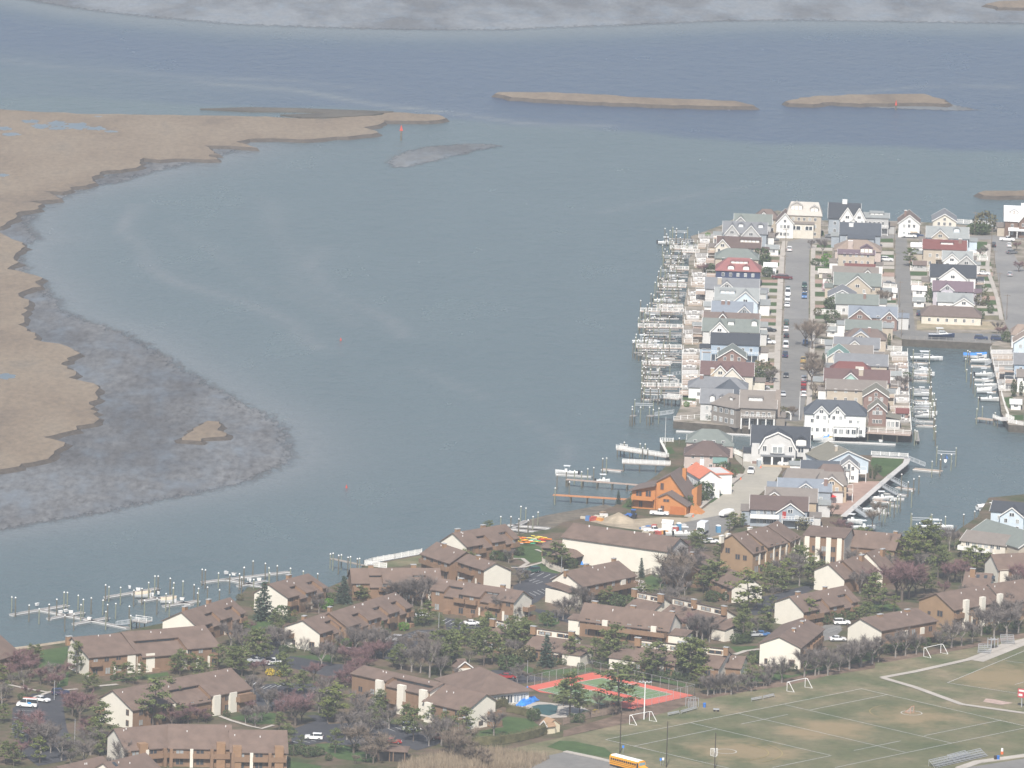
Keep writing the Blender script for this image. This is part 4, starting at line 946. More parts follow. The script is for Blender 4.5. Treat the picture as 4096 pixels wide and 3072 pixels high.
for i, u in enumerate((-.30, .02, .36)):
    C28.part('chimney', MB().box(u*C28.L-.8, u*C28.L+.8, -C28.wf-1.2, -C28.wf-.1, .0, C28.zf+2.2), ST)
C29 = condo('block with white pilasters cut by the frame under the beige canal house', ('Q5',1930,478), ('Q5',2300,462), 8.6, ef=(5.0,5.2), eb=(4.5,5.4), facade=False, gl=ST)
for i in range(3): C29.panel(-C29.L/2+C29.L*(.02+.3*i), -C29.L/2+C29.L*(.22+.3*i), 0, 5.0, ST, 'f', .35)
C30 = condo('low block with one tan chimney and a row of skylights', ('Q5',1705,632), ('Q5',1925,648), 7.4, ef=(5.0,4.4), eb=(4.4,4.6), chim=[(.28,-1.6,1.5,1.2)], facade=False)
for i in range(3): C30.part('skylight', MB().slab([(-.5+i*2.2, -2.0, C30.roofz(-2.0)+.12), (.4+i*2.2, -2.0, C30.roofz(-2.0)+.12), (.4+i*2.2, -1.0, C30.roofz(-1.0)+.12), (-.5+i*2.2, -1.0, C30.roofz(-1.0)+.12)], .15), GLASS)
# --- foreground blocks
C31 = condo('foreground block with stepped roof, white stair towers and blank white gable by the pool', ('S3',165,445), ('S3',1025,638), 9.2, E=(1,'S3',885,722), eb=(4.5,6.0), drops=[(.45,.98)], gl=SB, gr=ST, facade=False)
C31b = condo('', ('S3',1035,650), ('S3',1500,760), 8.8, E=(1,'S3',1285,945), EB=(1,'S3',1610,830), root=C31, gl=ST, facade=False)
for q_, us in ((C31, (-.16, .12, .40)), (C31b, (-.42,))):
    for u in us: q_.panel(u*q_.L, u*q_.L+2.3, 0, q_.zf-.1, ST, 'f', 1.2, 'stair_tower')
C31.cols('f', 6, [1.5, 4.0], 1.6, 1.6, 1.0); C31b.cols('f', 3, [1.5, 4.2], 1.6, 1.6, 1.0)
C31.balcony(-C31.L*.08, C31.L*.10, 2.6, 1.2, SB); C31.balcony(C31.L*.2, C31.L*.38, 2.6, 1.2, SB); C31b.balcony(1.0, 4.5, 3.0, 1.6, SB, 'r'); C31b.balcony(1.0, 4.5, .4, 1.8, SB, 'r')
C31b.win('r', -1.5, 1.2, 1.6, 1.2)
C34 = condo('two part block with tall white gable overlooking the curved parking lot', ('S1',1255,716), ('S1',1690,642), 9.2, E=(0,'S1',1470,930), EB=(0,'S1',1105,800), facade=False)
C34b = condo('', ('S1',1725,622), ('S2',605,474), 9.5, E=(1,'S2',835,695), eb=(3.0,6.8), root=C34, drops=[(.03,.45)], gl=ST, gr=SB, facade=False)
C34.cols('f', 3, [1.5, 4.2], 1.5, 1.6, .8); C34b.cols('f', 8, [1.5, 4.0], 1.5, 1.5, .8); C34.win('l', -5.6, 1.4, 1.1, 1.6); C34.win('l', -5.6, 4.2, 1.1, 1.6); C34.balcony(3.0, 5.0, 2.8, 1.4, SB, 'l')
for u in (-.02, .2): C34b.panel(u*C34b.L, u*C34b.L+2.4, 0, C34b.zf-.2, ST, 'f', .8, 'stair_tower')
C34b.panel(C34b.L*.30, C34b.L*.49, 0, C34b.zf-1.0, SB, 'f', 1.4, 'bay'); C34b.balcony(C34b.L*.28, C34b.L*.49, 3.0, 2.2, SB)
C35 = condo('front block seen square on, tan chimneys and balcony bays below a long brown roof', ('S1',1272,1142), ('S1',1868,1095), 9.0, ef=(7.0,5.0), eb=(4.2,6.2), gl=ST, gr=SB, facade=False)
C35b = condo('', ('S1',1872,1092), ('S2',608,1102), 9.4, ef=(7.2,5.0), eb=(4.2,6.2), root=C35, gl=SB, gr=SB, facade=False)
C35c = condo('', ('S2',612,1155), ('S2',1222,1162), 8.9, ef=(7.0,4.9), eb=(4.2,6.2), root=C35, gl=SB, gr=ST, facade=False)
for q_ in (C35, C35b, C35c):
    k = max(3, int(q_.L/4)); 
    for i in range(k):
        u = -q_.L/2+q_.L*(i+.5)/k
        q_.win('f', u, 3.7, 2.2, 1.5, i % 2 == 0); q_.win('f', u, 1.3, 2.2, 1.7)
        q_.panel(u-q_.L/k*.5, u-q_.L/k*.5+.8, 0, q_.zf-.3, ST if i % 2 else SB, 'f', 1.1)
        q_.balcony(u-q_.L/k*.46+.6, u+q_.L/k*.46, 2.6, 1.0, SB)
for q_, u in ((C35, -.20), (C35b, .34), (C35c, .36), (C35c, -.40)):
    q_.part('chimney', MB().box(u*q_.L-1.1, u*q_.L+1.1, -q_.wf-.9, -q_.wf+1.2, 0, q_.zf+1.3), CH)
C36 = condo('lowest foreground roof with skylight below the square-on block', ('S1',640,1560), ('S1',1120,1448), 8.4, ef=(5.5,5.0), eb=(4.5,5.6), facade=False)
C36b = condo('', ('S1',1150,1520), ('S1',1600,1412), 8.4, ef=(5.5,5.0), eb=(4.5,5.6), root=C36, facade=False)
C36b.part('skylight', MB().slab([(-5.5, -1.8, C36b.roofz(-1.8)+.12), (-4.5, -1.8, C36b.roofz(-1.8)+.12), (-4.5, -.6, C36b.roofz(-.6)+.12), (-5.5, -.6, C36b.roofz(-.6)+.12)], .15), GLASS)
# --- white boat shed, clubhouse, gate house, pavilions, carport, garden shed
BS = Bld('boat_storage_shed', 'long white windowless boat storage shed with brown gable roof', 'shed', ('Q3',1105,204), ('Q3',2028,332), 10.2, (5, 7), (5.5, 7.2), RB, ST, ST, mat('stucco_shaded', (.52, .50, .47), .9, .08, .4), None, None, .5, None, None, (1,'Q3',1922,448))  # right end wall: the gable's shade is painted in as greyer stucco
for u in (-12, -6, 3, 8): BS.part('roof_vent', MB().tube((u, -.8, BS.roofz(-.8)-.1), (u, -.8, BS.roofz(-.8)+.5), .2, .2, 6), WHITE)
CL = Bld('clubhouse', 'hipped brown roof clubhouse with dark window wall beside the covered pool', 'clubhouse', ('S3',1430,458), ('S3',1565,512), 7.4, (8.5, 3.4), (7.0, 3.6), RB, ST, None, None, (7.0, 8.0), None, .9)
CL.cols('f', 9, [1.5], 1.7, 2.2, 1.0); CL.cols('r', 7, [1.5], 1.7, 2.3, .8)
GH = Bld('gate_house', 'small brown gabled gate house with white shuttered front', 'gate house', ('S3',1190,372), ('S3',1260,368), 4.6, (2.6, 3.0), (2.6, 3.0), RB, CH, None, None)
GH.gable(GH.L/2-1.2, 4.2, 4.5, 3.0, .6, CH, False); GH.panel(GH.L/2-3.0, GH.L/2+.6, .4, 2.6, ST, 'f', .75)
for lab, A, B in (('open brown roofed pavilion beside the kayak racks', ('Q3',905,352), ('Q3',990,356)), ('small brown roofed pavilion behind the round pine', ('Q3',1040,425), ('Q3',1090,432))):
    PV = Bld('pavilion', lab, 'pavilion', A, B, 4.3, (3.4, 2.8), (3.4, 2.8), RB, DK, None, None, (2.6, 2.6), None, .5)  # solid dark core paints the shade beneath the open roof
    for u in (PV.xl, 0, PV.xr): PV.block(u-.12, u+.12, -PV.wf-.25, -PV.wf-.03, -.2, 2.6, SB, 'post')
CP = Bld('carport', 'brown flat gabled carport roof over parked cars by the reed bank', 'carport', ('S3',365,1330), ('S3',580,1340), 3.4, (3.0, 2.9), (3.0, 2.9), RB, DK, None, None, (1.2, 1.2), None, .5)  # dark core stands in for the shade under the carport roof
for u in (CP.xl+.3, CP.xl+3.2, CP.xr-3.2, CP.xr-.3): CP.block(u-.1, u+.1, -CP.wf-.3, -CP.wf-.1, -.2, 2.75, SB, 'post')
SH = Bld('garden_shed', 'cream garden shed with tan hipped roof beside the clipped hedge', 'shed', ('S4',520,1015), ('S4',600,1040), 3.6, (1.9, 2.3), (1.9, 2.3), mat('tan_roof', (.32, .21, .13), .9, .1, .6), mat('cream', (.62, .55, .40), .8, .08, .6), None, None, None, None, .25)
SH.gable(1.0, 2.6, 3.4, 2.3, .7, mat('cream', (0,0,0)), False); SH.cols('f', 2, [1.2], .7, 1.0, .3)
# ================================================================== houses of the peninsula and the near spit
def M_(name, c, **k): return mat(name, c, k.pop('rough', .85), k.pop('var', .09), k.pop('scale', .6), .15)
RF = {'green': M_('roof_greengrey', (.175, .195, .178)), 'grey': M_('roof_grey', (.185, .19, .20)), 'slate': M_('roof_slate', (.075, .085, .10)), 'charcoal': M_('roof_charcoal', (.048, .054, .064)),
      'brown': M_('roof_brown', (.155, .118, .102)), 'dkbrown': M_('roof_dark_brown', (.115, .082, .072)), 'tan': M_('roof_tan', (.27, .21, .17)), 'red': M_('roof_red', (.27, .115, .11)), 'tile': M_('roof_red_tile', (.165, .062, .055)),
      'lgrey': M_('roof_light_grey', (.27, .285, .28)), 'blue': M_('roof_bluegrey', (.205, .23, .265)), 'white': M_('roof_white', (.66, .66, .66)), 'olive': M_('roof_olive', (.19, .18, .145)), 'maroon': M_('roof_maroon', (.130, .080, .075)),
      'cream': M_('roof_cream', (.46, .43, .385)), 'orange': M_('roof_orange_tile', (.55, .185, .11)), 'taupe': M_('roof_taupe', (.20, .175, .155)), 'purple': M_('roof_purple', (.16, .115, .135)), 'teal': M_('roof_teal', (.16, .26, .23))}
WL = {'white': M_('wall_white', (.72, .715, .69)), 'cream': M_('wall_cream', (.60, .56, .48)), 'beige': M_('wall_beige', (.44, .385, .31)), 'grey': M_('wall_grey', (.40, .40, .395)), 'lgrey': M_('wall_light_grey', (.54, .535, .52)), 'blue': M_('wall_blue', (.33, .40, .47)),
      'lblue': M_('wall_light_blue', (.52, .60, .66)), 'navy': M_('wall_navy', (.035, .05, .11)), 'pink': M_('wall_pink', (.47, .39, .35)), 'brick': M_('wall_brick', (.225, .150, .128)), 'shingle': M_('wall_shingle', (.23, .205, .18)), 'tan': M_('wall_tan', (.43, .34, .24)),
      'orange': M_('wall_cedar', (.47, .20, .068)), 'teal': M_('wall_teal', (.38, .54, .48)), 'lilac': M_('wall_lilac', (.47, .44, .48)), 'brown': M_('wall_brown', (.16, .105, .08)), 'bluegrey': M_('wall_bluegrey', (.30, .335, .37))}
HG = 'houses of the canal peninsula'
PA = math.radians(-2.1)          # the lots run square to the main street
def hx(label, v, xl, xr, yr, zr, ze, wf, wb, roof, wall, hip=None, cols=4, sides=True, **k):
    """house whose ridge runs across the street direction"""
    a = G(v, xl, yr, LAND+zr); b = G(v, xr, yr, LAND+zr); L = (b.x-a.x)/math.cos(PA); c = (a+b)/2
    d = Vector((math.cos(PA), math.sin(PA), 0))*L/2
    if hip: d = d*(1-hip*2/L) if L > hip*2+1 else d*.15; hp = (L/2-d.length, L/2-d.length)
    else: hp = None
    H = Bld('house', label, 'house', c-d, c+d, zr, (wf, ze), (wb, ze), RF[roof], WL[wall], hip=hp, trim=WHITE, group=HG, **k)
    if cols: H.cols('f', cols, seed=int(xl))
    if sides: H.cols('l', 3, seed=2); H.cols('r', 3, seed=3)
    r = random.Random(int(xl*3+yr))
    if sides and zr > 6 and not hip:
        if r.random() < .75:
            h = r.uniform(2.8, 4.2); y0 = -wf*r.uniform(.3, .9); o = H.block(H.xr+.03, H.xr+r.uniform(2.6, 4.2), y0, wb*.6, -.2, h, WL[r.choice(('white', wall, 'lgrey'))], 'side_wing', RF[r.choice((roof, 'lgrey', 'taupe'))], r.uniform(.2, .8))
        if r.random() < .75:
            h = r.uniform(2.8, 5.0); y0 = -wf*r.uniform(.2, .8); o = H.block(H.xl-r.uniform(2.4, 4.0), H.xl-.03, y0, wb*.6, -.2, h, WL[r.choice(('white', wall, 'beige'))], 'side_wing', RF[r.choice((roof, 'lgrey', 'taupe'))], r.uniform(.2, .8))
    return H
def hy(label, v, xl, xr, ya, zr, ze, depth, roof, wall, cols=3, **k):
    """house with its gable towards the camera side of the street grid"""
    c = G(v, (xl+xr)/2, ya, LAND+zr); a = G(v, xl, ya, LAND+zr); b = G(v, xr, ya, LAND+zr); w = (b.x-a.x)/2
    d = Vector((-math.sin(PA), math.cos(PA), 0))
    H = Bld('house', label, 'house', c, c+d*depth, zr, (w, ze), (w, ze), RF[roof], WL[wall], trim=WHITE, group=HG, **k)
    if cols: H.cols('l', cols, seed=int(xl)); H.cols('f', 4, seed=1); H.cols('b', 3, seed=4)
    if zr-ze > 2: H.win('l', 0, ze+.5, 1.0, 1.1)
    return H
def deck_l(H, z=3.0, d=3.5): H.balcony(-H.wf*.8, H.wb*.8, z, d, M_('deck_wood', (.42, .33, .27)), 'l', WHITE, False, True)
def deck_r(H, z=3.0, d=3.0): H.balcony(-H.wf*.8, H.wb*.8, z, d, M_('deck_wood', (0,0,0)), 'r', WHITE, False, True)
# ---- left row, bay side of the main street, far to near
H = hx('tan roofed house at the tip of the left row', 'T1', 1530, 1750, 210, 8.5, 5.6, 5, 5, 'brown', 'beige', hip=2.5); H.gable(-H.L*.3, 5, 8.0, 5.8, .8)
H = hy('gabled house with brown peak and white storeys beside the big cream house', 'T1', 1740, 1905, 250, 9.5, 6.0, 12, 'brown', 'white')
H = hx('grey green gabled house second from the tip of the left row', 'T1', 1330, 1685, 258, 8.5, 5.6, 5.5, 5, 'green', 'grey'); H.gable(-H.L*.34, 6, 8.2, 5.4, .9); deck_l(H)
H = hx('grey house with two tall white edged gables and small peaks', 'T1', 1220, 1640, 335, 8.8, 5.6, 6.5, 5, 'grey', 'bluegrey'); H.gable(-H.L*.30, 5, 8.6, 5.4, .9, WL['grey']); H.gable(H.L*.14, 6.5, 8.6, 5.0, 1.4, WL['grey']); H.dormer(-H.L*.1, 2, 1.2); H.dormer(H.L*.36, 2, 1.2); deck_l(H)
H = hx('dark brown roof house with a cream gabled bay and long dormer strip', 'T1', 1160, 1580, 482, 8.4, 5.4, 6, 5, 'dkbrown', 'beige'); H.gable(-H.L*.38, 5, 8.2, 5.6, .6, WL['cream']); H.dormer(H.L*.25, 7, 1.2, gabled=False); deck_l(H)
H = hx('low house with a grey green hipped roof above the red roofed house', 'T1', 1140, 1560, 598, 7.6, 4.9, 6, 5.5, 'green', 'beige', hip=4); deck_l(H)
H = hx('navy walled house with red hipped roof and arched white dormers', 'T1', 1150, 1578, 690, 9.6, 6.0, 6.5, 6, 'red', 'navy', hip=4, cols=5); H.dormer(-2.6, 2.2, 1.3, -6.3, WL['white']); H.dormer(2.8, 2.2, 1.3, -6.3, WL['white']); H.dormer(0.3, 6.0, 1.2, -3.2, WL['cream'], False); deck_l(H)
H = hx('slate grey house with pale chimney just in front of the red roofed house', 'T1', 1045, 1560, 888, 8.4, 5.4, 5.5, 5, 'grey', 'lgrey'); H.chimney(-H.L*.24, -3.2, 1.4, .9, .3, WL['beige']); H.gable(-H.L*.10, 4.5, 7.9, 6.0, .5); deck_l(H)
H = hx('pale blue house with wide white front gable and light roof', 'T1', 1140, 1560, 982, 9.0, 5.6, 6.5, 5, 'lgrey', 'lblue'); H.gable(H.L*.20, 8.5, 8.9, 5.2, 1.0, WL['lblue']); H.dormer(-H.L*.22, 5, 1.3, gabled=False); deck_l(H)
H = hx('blue grey roof house with brick chimney pair and side gable', 'T1', 1110, 1500, 1118, 8.2, 5.4, 5.5, 5, 'blue', 'bluegrey'); H.chimney(-H.L*.24, -1.6, 1.2, .8, .3, WL['brick']); H.chimney(-H.L*.10, -1.6, .9, .8, .3, WL['brick']); H.gable(H.L*.30, 4.5, 7.6, 5.4, .6); deck_l(H)
H = hx('dark brown house with steep dark gable and round white window', 'T1', 1030, 1560, 1228, 8.4, 5.4, 5.5, 5, 'brown', 'brick'); H.gable(-H.L*.16, 6, 8.9, 5.4, .9, WL['brown']); deck_l(H)
H = hx('grey green house with arched white gable and white roof box', 'T1', 1020, 1560, 1288, 8.6, 5.4, 6.8, 5, 'green', 'lgrey'); H.gable(-H.L*.2, 6, 8.5, 5.4, 1.0, WL['white']); H.dormer(H.L*.42, 1.8, 1.6, mt=WL['white']); H.dormer(H.L*.0, 2.0, 1.4, -3.6, WL['white'], False); deck_l(H)
H = hx('blue house with black roof and tiers of white balconies', 'T1', 1100, 1565, 1430, 9.2, 6.4, 5, 5, 'charcoal', 'blue', cols=5); H.balcony(H.L*.22, H.L*.5, 3.1, 2.2, None, 'f', WHITE, False, True); H.balcony(-H.L*.5, -H.L*.3, 3.1, 2.2, None, 'f', WHITE, False, True); deck_l(H, 3.1, 3)
H = hy('low brick gabled house with green roof between blue and tan houses', 'T1', 1160, 1440, 1585, 7.8, 4.8, 11, 'green', 'brick')
H = hx('tan house with maroon roof and twin cream gables', 'T3', 1000, 1508, 112, 9.4, 6.0, 5.5, 5, 'maroon', 'cream'); H.gable(-H.L*.13, 5.5, 9.0, 6.2, .5, WL['cream']); H.gable(H.L*.10, 8.2, 8.6, 4.6, 1.6, WL['cream']); H.chimney(-H.L*.28, -5.9, 1.2, .8, -1.5, WL['tan']); deck_l(H)
H = hx('low grey hipped house with red brick chimney', 'T3', 880, 1450, 262, 6.6, 4.0, 5.5, 5.5, 'grey', 'white', hip=4); H.chimney(-H.L*.5, -1.2, 1.1, .9, .5, WL['brick']); deck_l(H, 1.0, 3)
# the big shingled house at the canal corner
H = hx('large grey shingled house with arched porch, turret roof and balconies above the canal bulkhead', 'T3', 1390, 1735, 395, 11.0, 6.6, 6.5, 5, 'taupe', 'shingle', cols=5)
H.balcony(-H.L/2+.3, H.L/2-.4, 3.6, 2.4, None, 'f', WHITE, False, True); H.dormer(-H.L*.08, 4.4, 1.3, -4.2, WL['white'], False)
for i in range(5):
    u = -H.L/2+.4+(H.L-.8)*i/4; H.block(u-.18, u+.18, -H.wf-2.5, -H.wf-2.2, -.2, 3.3, WHITE, 'column')
for i in range(4):
    u = -H.L/2+.4+(H.L-.8)*(i+.5)/4; w = (H.L-.8)/8-.1
    H.part('arch', MB().loft([(u+w*math.cos(t*math.pi/8)*1.1, -H.wf-2.45, 3.3) for t in range(9)]+[(u+w*math.cos((8-t)*math.pi/8), -H.wf-2.45, 2.5+.75*math.sin((8-t)*math.pi/8)) for t in range(9)],
                              [(u+w*math.cos(t*math.pi/8)*1.1, -H.wf-2.3, 3.3) for t in range(9)]+[(u+w*math.cos((8-t)*math.pi/8), -H.wf-2.3, 2.5+.75*math.sin((8-t)*math.pi/8)) for t in range(9)], False), WHITE)
Hb = Bld('', '', 'house', ('T3',1270,420), ('T3',1370,440), 9.6, (4.5, 6.2), (4.5, 6.2), RF['taupe'], WL['shingle'], hip=(3.2,3.2), root=H); Hb.cols('f', 4, [1.6,4.6], 1.4, 1.6, .5); Hb.dormer(1.2, 1.6, 1.0)
Hc = Bld('', '', 'house', ('T3',1000,372), ('T3',1300,385), 9.8, (4.5, 6.0), (4.5, 6.0), RF['grey'], WL['lgrey'], root=H, trim=WHITE); Hc.cols('f', 4, [1.6,4.2]); Hc.dormer(-1.2, 1.5, 1.8, -4.3, WL['white']); Hc.dormer(1.9, 1.5, 1.8, -4.3, WL['white'])
Hd = Bld('', '', 'house', ('T3',1272,284), ('T3',1280,284), 12.0, (4.0, 8.0), (4.0, 8.0), RF['slate'], WL['shingle'], hip=(4.0,4.0), root=H)
H.part('chimney', MB().box(H.xr-.2, H.xr+1.4, -3.5, -2.2, -.2, 11.8), M_('stone', (.30, .25, .215)))
# ---- middle block, between main street and the alley
H = hx('three storey cream house with broad pale gambrel roof at the head of the street', 'T1', 1850, 2180, 140, 12.6, 8.6, 6.5, 6, 'cream', 'beige', hip=1.2, cols=5); H.dormer(-3.0, 4.2, 1.8, -4.4, RF['cream'], True); H.dormer(3.6, 3.0, 1.5, -5.0, RF['cream'], True)
H.block(-H.L*.5, H.L*.35, -H.wf-2.0, -H.wf-.03, -.2, 5.4, WL['cream'], 'porch_wing', RF['taupe'], .5); H.win('f', -3, 3.9, 4, 1.6, False, -H.wf-2.02); H.win('f', 1.8, 3.9, 3, 1.6, False, -H.wf-2.02)
H = hx('white house with twin pointed gables and black roof topped by a cupola', 'T2', 300, 600, 150, 11.4, 6.6, 5.5, 5, 'charcoal', 'bluegrey'); H.gable(H.L*.10, 5.2, 10.6, 6.6, .9, WL['white']); H.gable(H.L*.48, 4.6, 10.6, 6.6, .9, WL['white']); H.part('cupola', MB().box(-.9, .9, -.8, .8, 11.0, 12.6), WL['white'])
H = hx('flat topped grey green house with white cornice beside the water', 'T2', 650, 880, 245, 7.6, 6.6, 6, 4, 'lgrey', 'grey'); H.balcony(-H.L*.4, H.L*.5, 3.0, 2, None, 'f', WHITE, False, True); H.dormer(0, 5, .9, -3.2, WL['grey'], False)
H = hy('white gabled house with tan garage door and brown roof', 'T2', 985, 1190, 268, 8.6, 5.6, 13, 'brown', 'white'); H.panel(-3.2, -.4, 0, 2.3, WL['tan'], 'l', .1, 'garage_door_or_shade'); H.chimney(-2.0, 1.5, .8, .8, .9, WL['brick'])
H = hy('cream gabled house with shuttered windows and grey roof by the water', 'T2', 1320, 1548, 258, 8.2, 5.6, 14, 'grey', 'cream')
H = hx('slate blue roof house with white chimney and rear dormer', 'T2', 410, 800, 345, 9.4, 6.0, 7, 5, 'slate', 'bluegrey'); H.chimney(-H.L*.23, -2.2, 1.6, 1.0, -.2, WL['white']); H.block(-H.L*.3, H.L*.35, -H.wf-5, -H.wf-.03, -.2, 5.0, WL['bluegrey'], 'wing', RF['slate'], .9)
H = hx('brick house with wide tan hipped roof and broad chimney', 'T2', 360, 805, 512, 8.4, 5.4, 6.5, 6, 'tan', 'pink', hip=5); H.chimney(-H.L*.42, -5.2, 1.7, 1.2, .2, WL['pink'])
H = hx('flat roofed beige modern house with curved purple vault and red canopy', 'T2', 390, 740, 610, 8.4, 7.6, 4.5, 4.5, 'purple', 'beige', cols=5); H.dormer(3.6, 4.4, 1.6, -3.6, WL['beige']); H.block(-H.L*.30, H.L*.52, -H.wf-3.6, -H.wf-.03, -.2, 3.2, WL['beige'], 'wing', RF['tile'], .6)
H = hx('taupe roofed house with white edged side gable behind the green roofed house', 'T2', 340, 775, 775, 8.2, 5.4, 5.5, 5, 'taupe', 'beige'); H.gable(H.L*.27, 6.5, 7.9, 5.0, .8)
H = hx('beige house with green roof and broad white edged front gable', 'T2', 355, 800, 838, 9.0, 5.6, 6.0, 5.5, 'green', 'beige', cols=6); H.gable(0, 9.5, 8.9, 5.0, .9, WL['beige'])
H = hy('small white gabled bungalow with grey roof', 'T2', 295, 560, 1005, 6.4, 3.9, 13, 'grey', 'white')
H = hx('grey green bungalow with brick chimney and white porch', 'T2', 370, 775, 1045, 6.6, 4.0, 5.5, 5, 'green', 'lgrey'); H.chimney(H.L*.18, -2.4, .9, .8, .5, WL['brick']); deck_r(H, 2.6, 2.5)
H = hx('blue roofed house with two brick gables', 'T2', 500, 960, 1165, 7.4, 4.6, 6, 5, 'blue', 'brick'); H.gable(-H.L*.28, 7.5, 7.2, 4.2, .8, WL['brick']); H.gable(H.L*.34, 5.5, 6.8, 4.2, .9, WL['brick'])
H = hx('plain grey green roof bungalow with no gables', 'T2', 465, 805, 1300, 6.2, 3.8, 6, 5, 'green', 'beige')
H = hx('bungalow with half brown, half blue roof and brick chimney', 'T2', 460, 855, 1385, 6.8, 4.2, 5.5, 5, 'brown', 'beige', hip=3); H.chimney(H.L*.15, -2.0, .9, .8, .6, WL['brick']); H.gable(-H.L*.22, 7, 6.8, 4.4, 1.2, None, True, RF['blue'])
H = hx('dark grey house with small cream gable', 'T2', 355, 785, 1470, 7.2, 4.6, 5.5, 5, 'grey', 'grey'); H.gable(-H.L*.05, 5.5, 7.0, 4.8, .8, WL['cream'])
H = hx('low grey roof house with rear white sun deck', 'T2', 345, 720, 1545, 6.6, 4.2, 5.5, 5, 'taupe', 'white'); deck_r(H, 2.8, 4)
H = hy('cream gabled house with mint green roof', 'T4', 290, 500, -10, 7.4, 4.8, 11, 'teal', 'cream')
H = hx('dark grey gable roof house near the canal boats', 'T4', 360, 865, 35, 7.6, 4.8, 5.5, 5, 'grey', 'beige'); deck_r(H, 2.8, 3)
H = hx('cream stucco house with stepped red tile roofs and balcony', 'T4', 320, 700, 112, 7.8, 5.2, 5, 5, 'tile', 'cream', hip=2.5); H.block(H.L*.2, H.L*.55, -5.0, 3, -.2, 6.6, WL['cream'], 'roof_terrace'); deck_r(H, 3, 3)
H = hx('maroon roof house with pale teal front gable', 'T4', 260, 885, 185, 7.8, 4.8, 6, 5, 'maroon', 'beige'); H.gable(-H.L*.10, 7.5, 7.6, 4.4, 1.0, WL['teal']); H.chimney(H.L*.06, -3.0, 1.5, 1.0, .3, WL['beige']); deck_r(H, 3, 3)
H = hx('long taupe roof house with beige walls behind the bare bushes', 'T4', 280, 850, 290, 7.4, 5.0, 5.5, 5, 'taupe', 'beige', cols=5); deck_r(H, 2.8, 3)
H = hy('brown roofed brick house with pale rake boards stepping to the canal', 'T4', 640, 880, 375, 8.0, 5.4, 11, 'olive', 'brick'); 
H = hx('large white house with slate hip roof, two pediment gables and pale-blinded windows on the canal', 'T4', 65, 660, 490, 10.4, 6.8, 5.5, 5, 'slate', 'white', hip=3.5, cols=7); H.gable(-H.L*.36, 4.4, 9.4, 7.2, .8, WL['white']); H.gable(H.L*.05, 4.4, 9.4, 7.2, .8, WL['white']); H.balcony(-H.L*.05, H.L*.62, 3.3, 2.2, None, 'f', WHITE, False, True); H.block(-H.L*.02, H.L*.55, -H.wf-2.0, -H.wf-.03, -.2, 2.9, WL['white'], 'sun_room'); H.grid('f', [1.6], [0, 2, 4, 6, 8], 1.5, 1.6, 2, -H.wf-2.02)
H = hy('brick side house with glazed sun room and brown roof by the canal deck', 'T4', 690, 860, 520, 7.6, 5.2, 9, 'olive', 'brick'); H.block(-H.L/2-3.5, -H.L/2+4, -H.wf-4.5, -H.wf-.03, -.2, 3.0, WL['lgrey'], 'sun_room', RF['olive'], .8); H.grid('l', [1.5], [-H.wf-3.6, -H.wf-2.2, -H.wf-.9], 1.1, 2.0, 1, -H.L/2-3.52)
# ---- right row, between the alley and the right hand street
H = hx('sage grey house with three roof dormers near the tree by the water', 'T2', 1262, 1660, 382, 9.0, 5.8, 6, 5, 'lgrey', 'lblue'); H.gable(-H.L*.18, 6, 8.6, 6.0, .6, WL['beige']); H.dormer(H.L*.22, 2.2, 1.3)
H = hx('tall beige house with red tile roof and red chimney', 'T2', 1228, 1640, 512, 9.6, 7.0, 5, 5, 'tile', 'beige', cols=5); H.dormer(.8, 4.5, 1.0, gabled=False, mt=WL['white']); H.chimney(H.L*.36, -1.5, 1.2, .9, .6, WL['brick']); H.balcony(-H.L*.2, H.L*.05, 3.4, 1.8, None, 'f', WHITE, False)
H = hx('grey house with white gable roof ends and roof skylight', 'T2', 1420, 1700, 622, 7.8, 4.8, 5, 5, 'lgrey', 'white'); H.gable(-H.L*.2, 6, 7.6, 5.0, .9, WL['white']); H.gable(H.L*.3, 7, 7.2, 4.2, 2.2, WL['grey'])
H = hx('white house with dark green roof, wide gable and corner porch', 'T2', 1300, 1735, 755, 9.2, 5.8, 6, 5, 'charcoal', 'white', cols=6); H.gable(-.2, 9.5, 9.1, 5.4, 1.0, WL['white']); deck_r(H, 3.2, 3.2)
H = hx('lilac house with brown purple roof and arched window gable', 'T2', 1325, 1705, 918, 8.0, 5.4, 5.5, 5, 'purple', 'lilac', cols=5); H.gable(-H.L*.15, 4.4, 7.6, 5.8, .7, WL['lilac'])
H = hx('low white bungalow with pale grey roof and round shrubs', 'T2', 1370, 1700, 1035, 5.8, 3.6, 5.5, 5, 'lgrey', 'white'); H.gable(H.L*.25, 7, 5.4, 3.2, 3.0, WL['white'])
H = hx('long low brown roofed bungalow beside the vacant lot', 'T2', 1210, 1785, 1165, 5.6, 3.2, 6.5, 5, 'brown', 'cream', hip=3, cols=6)
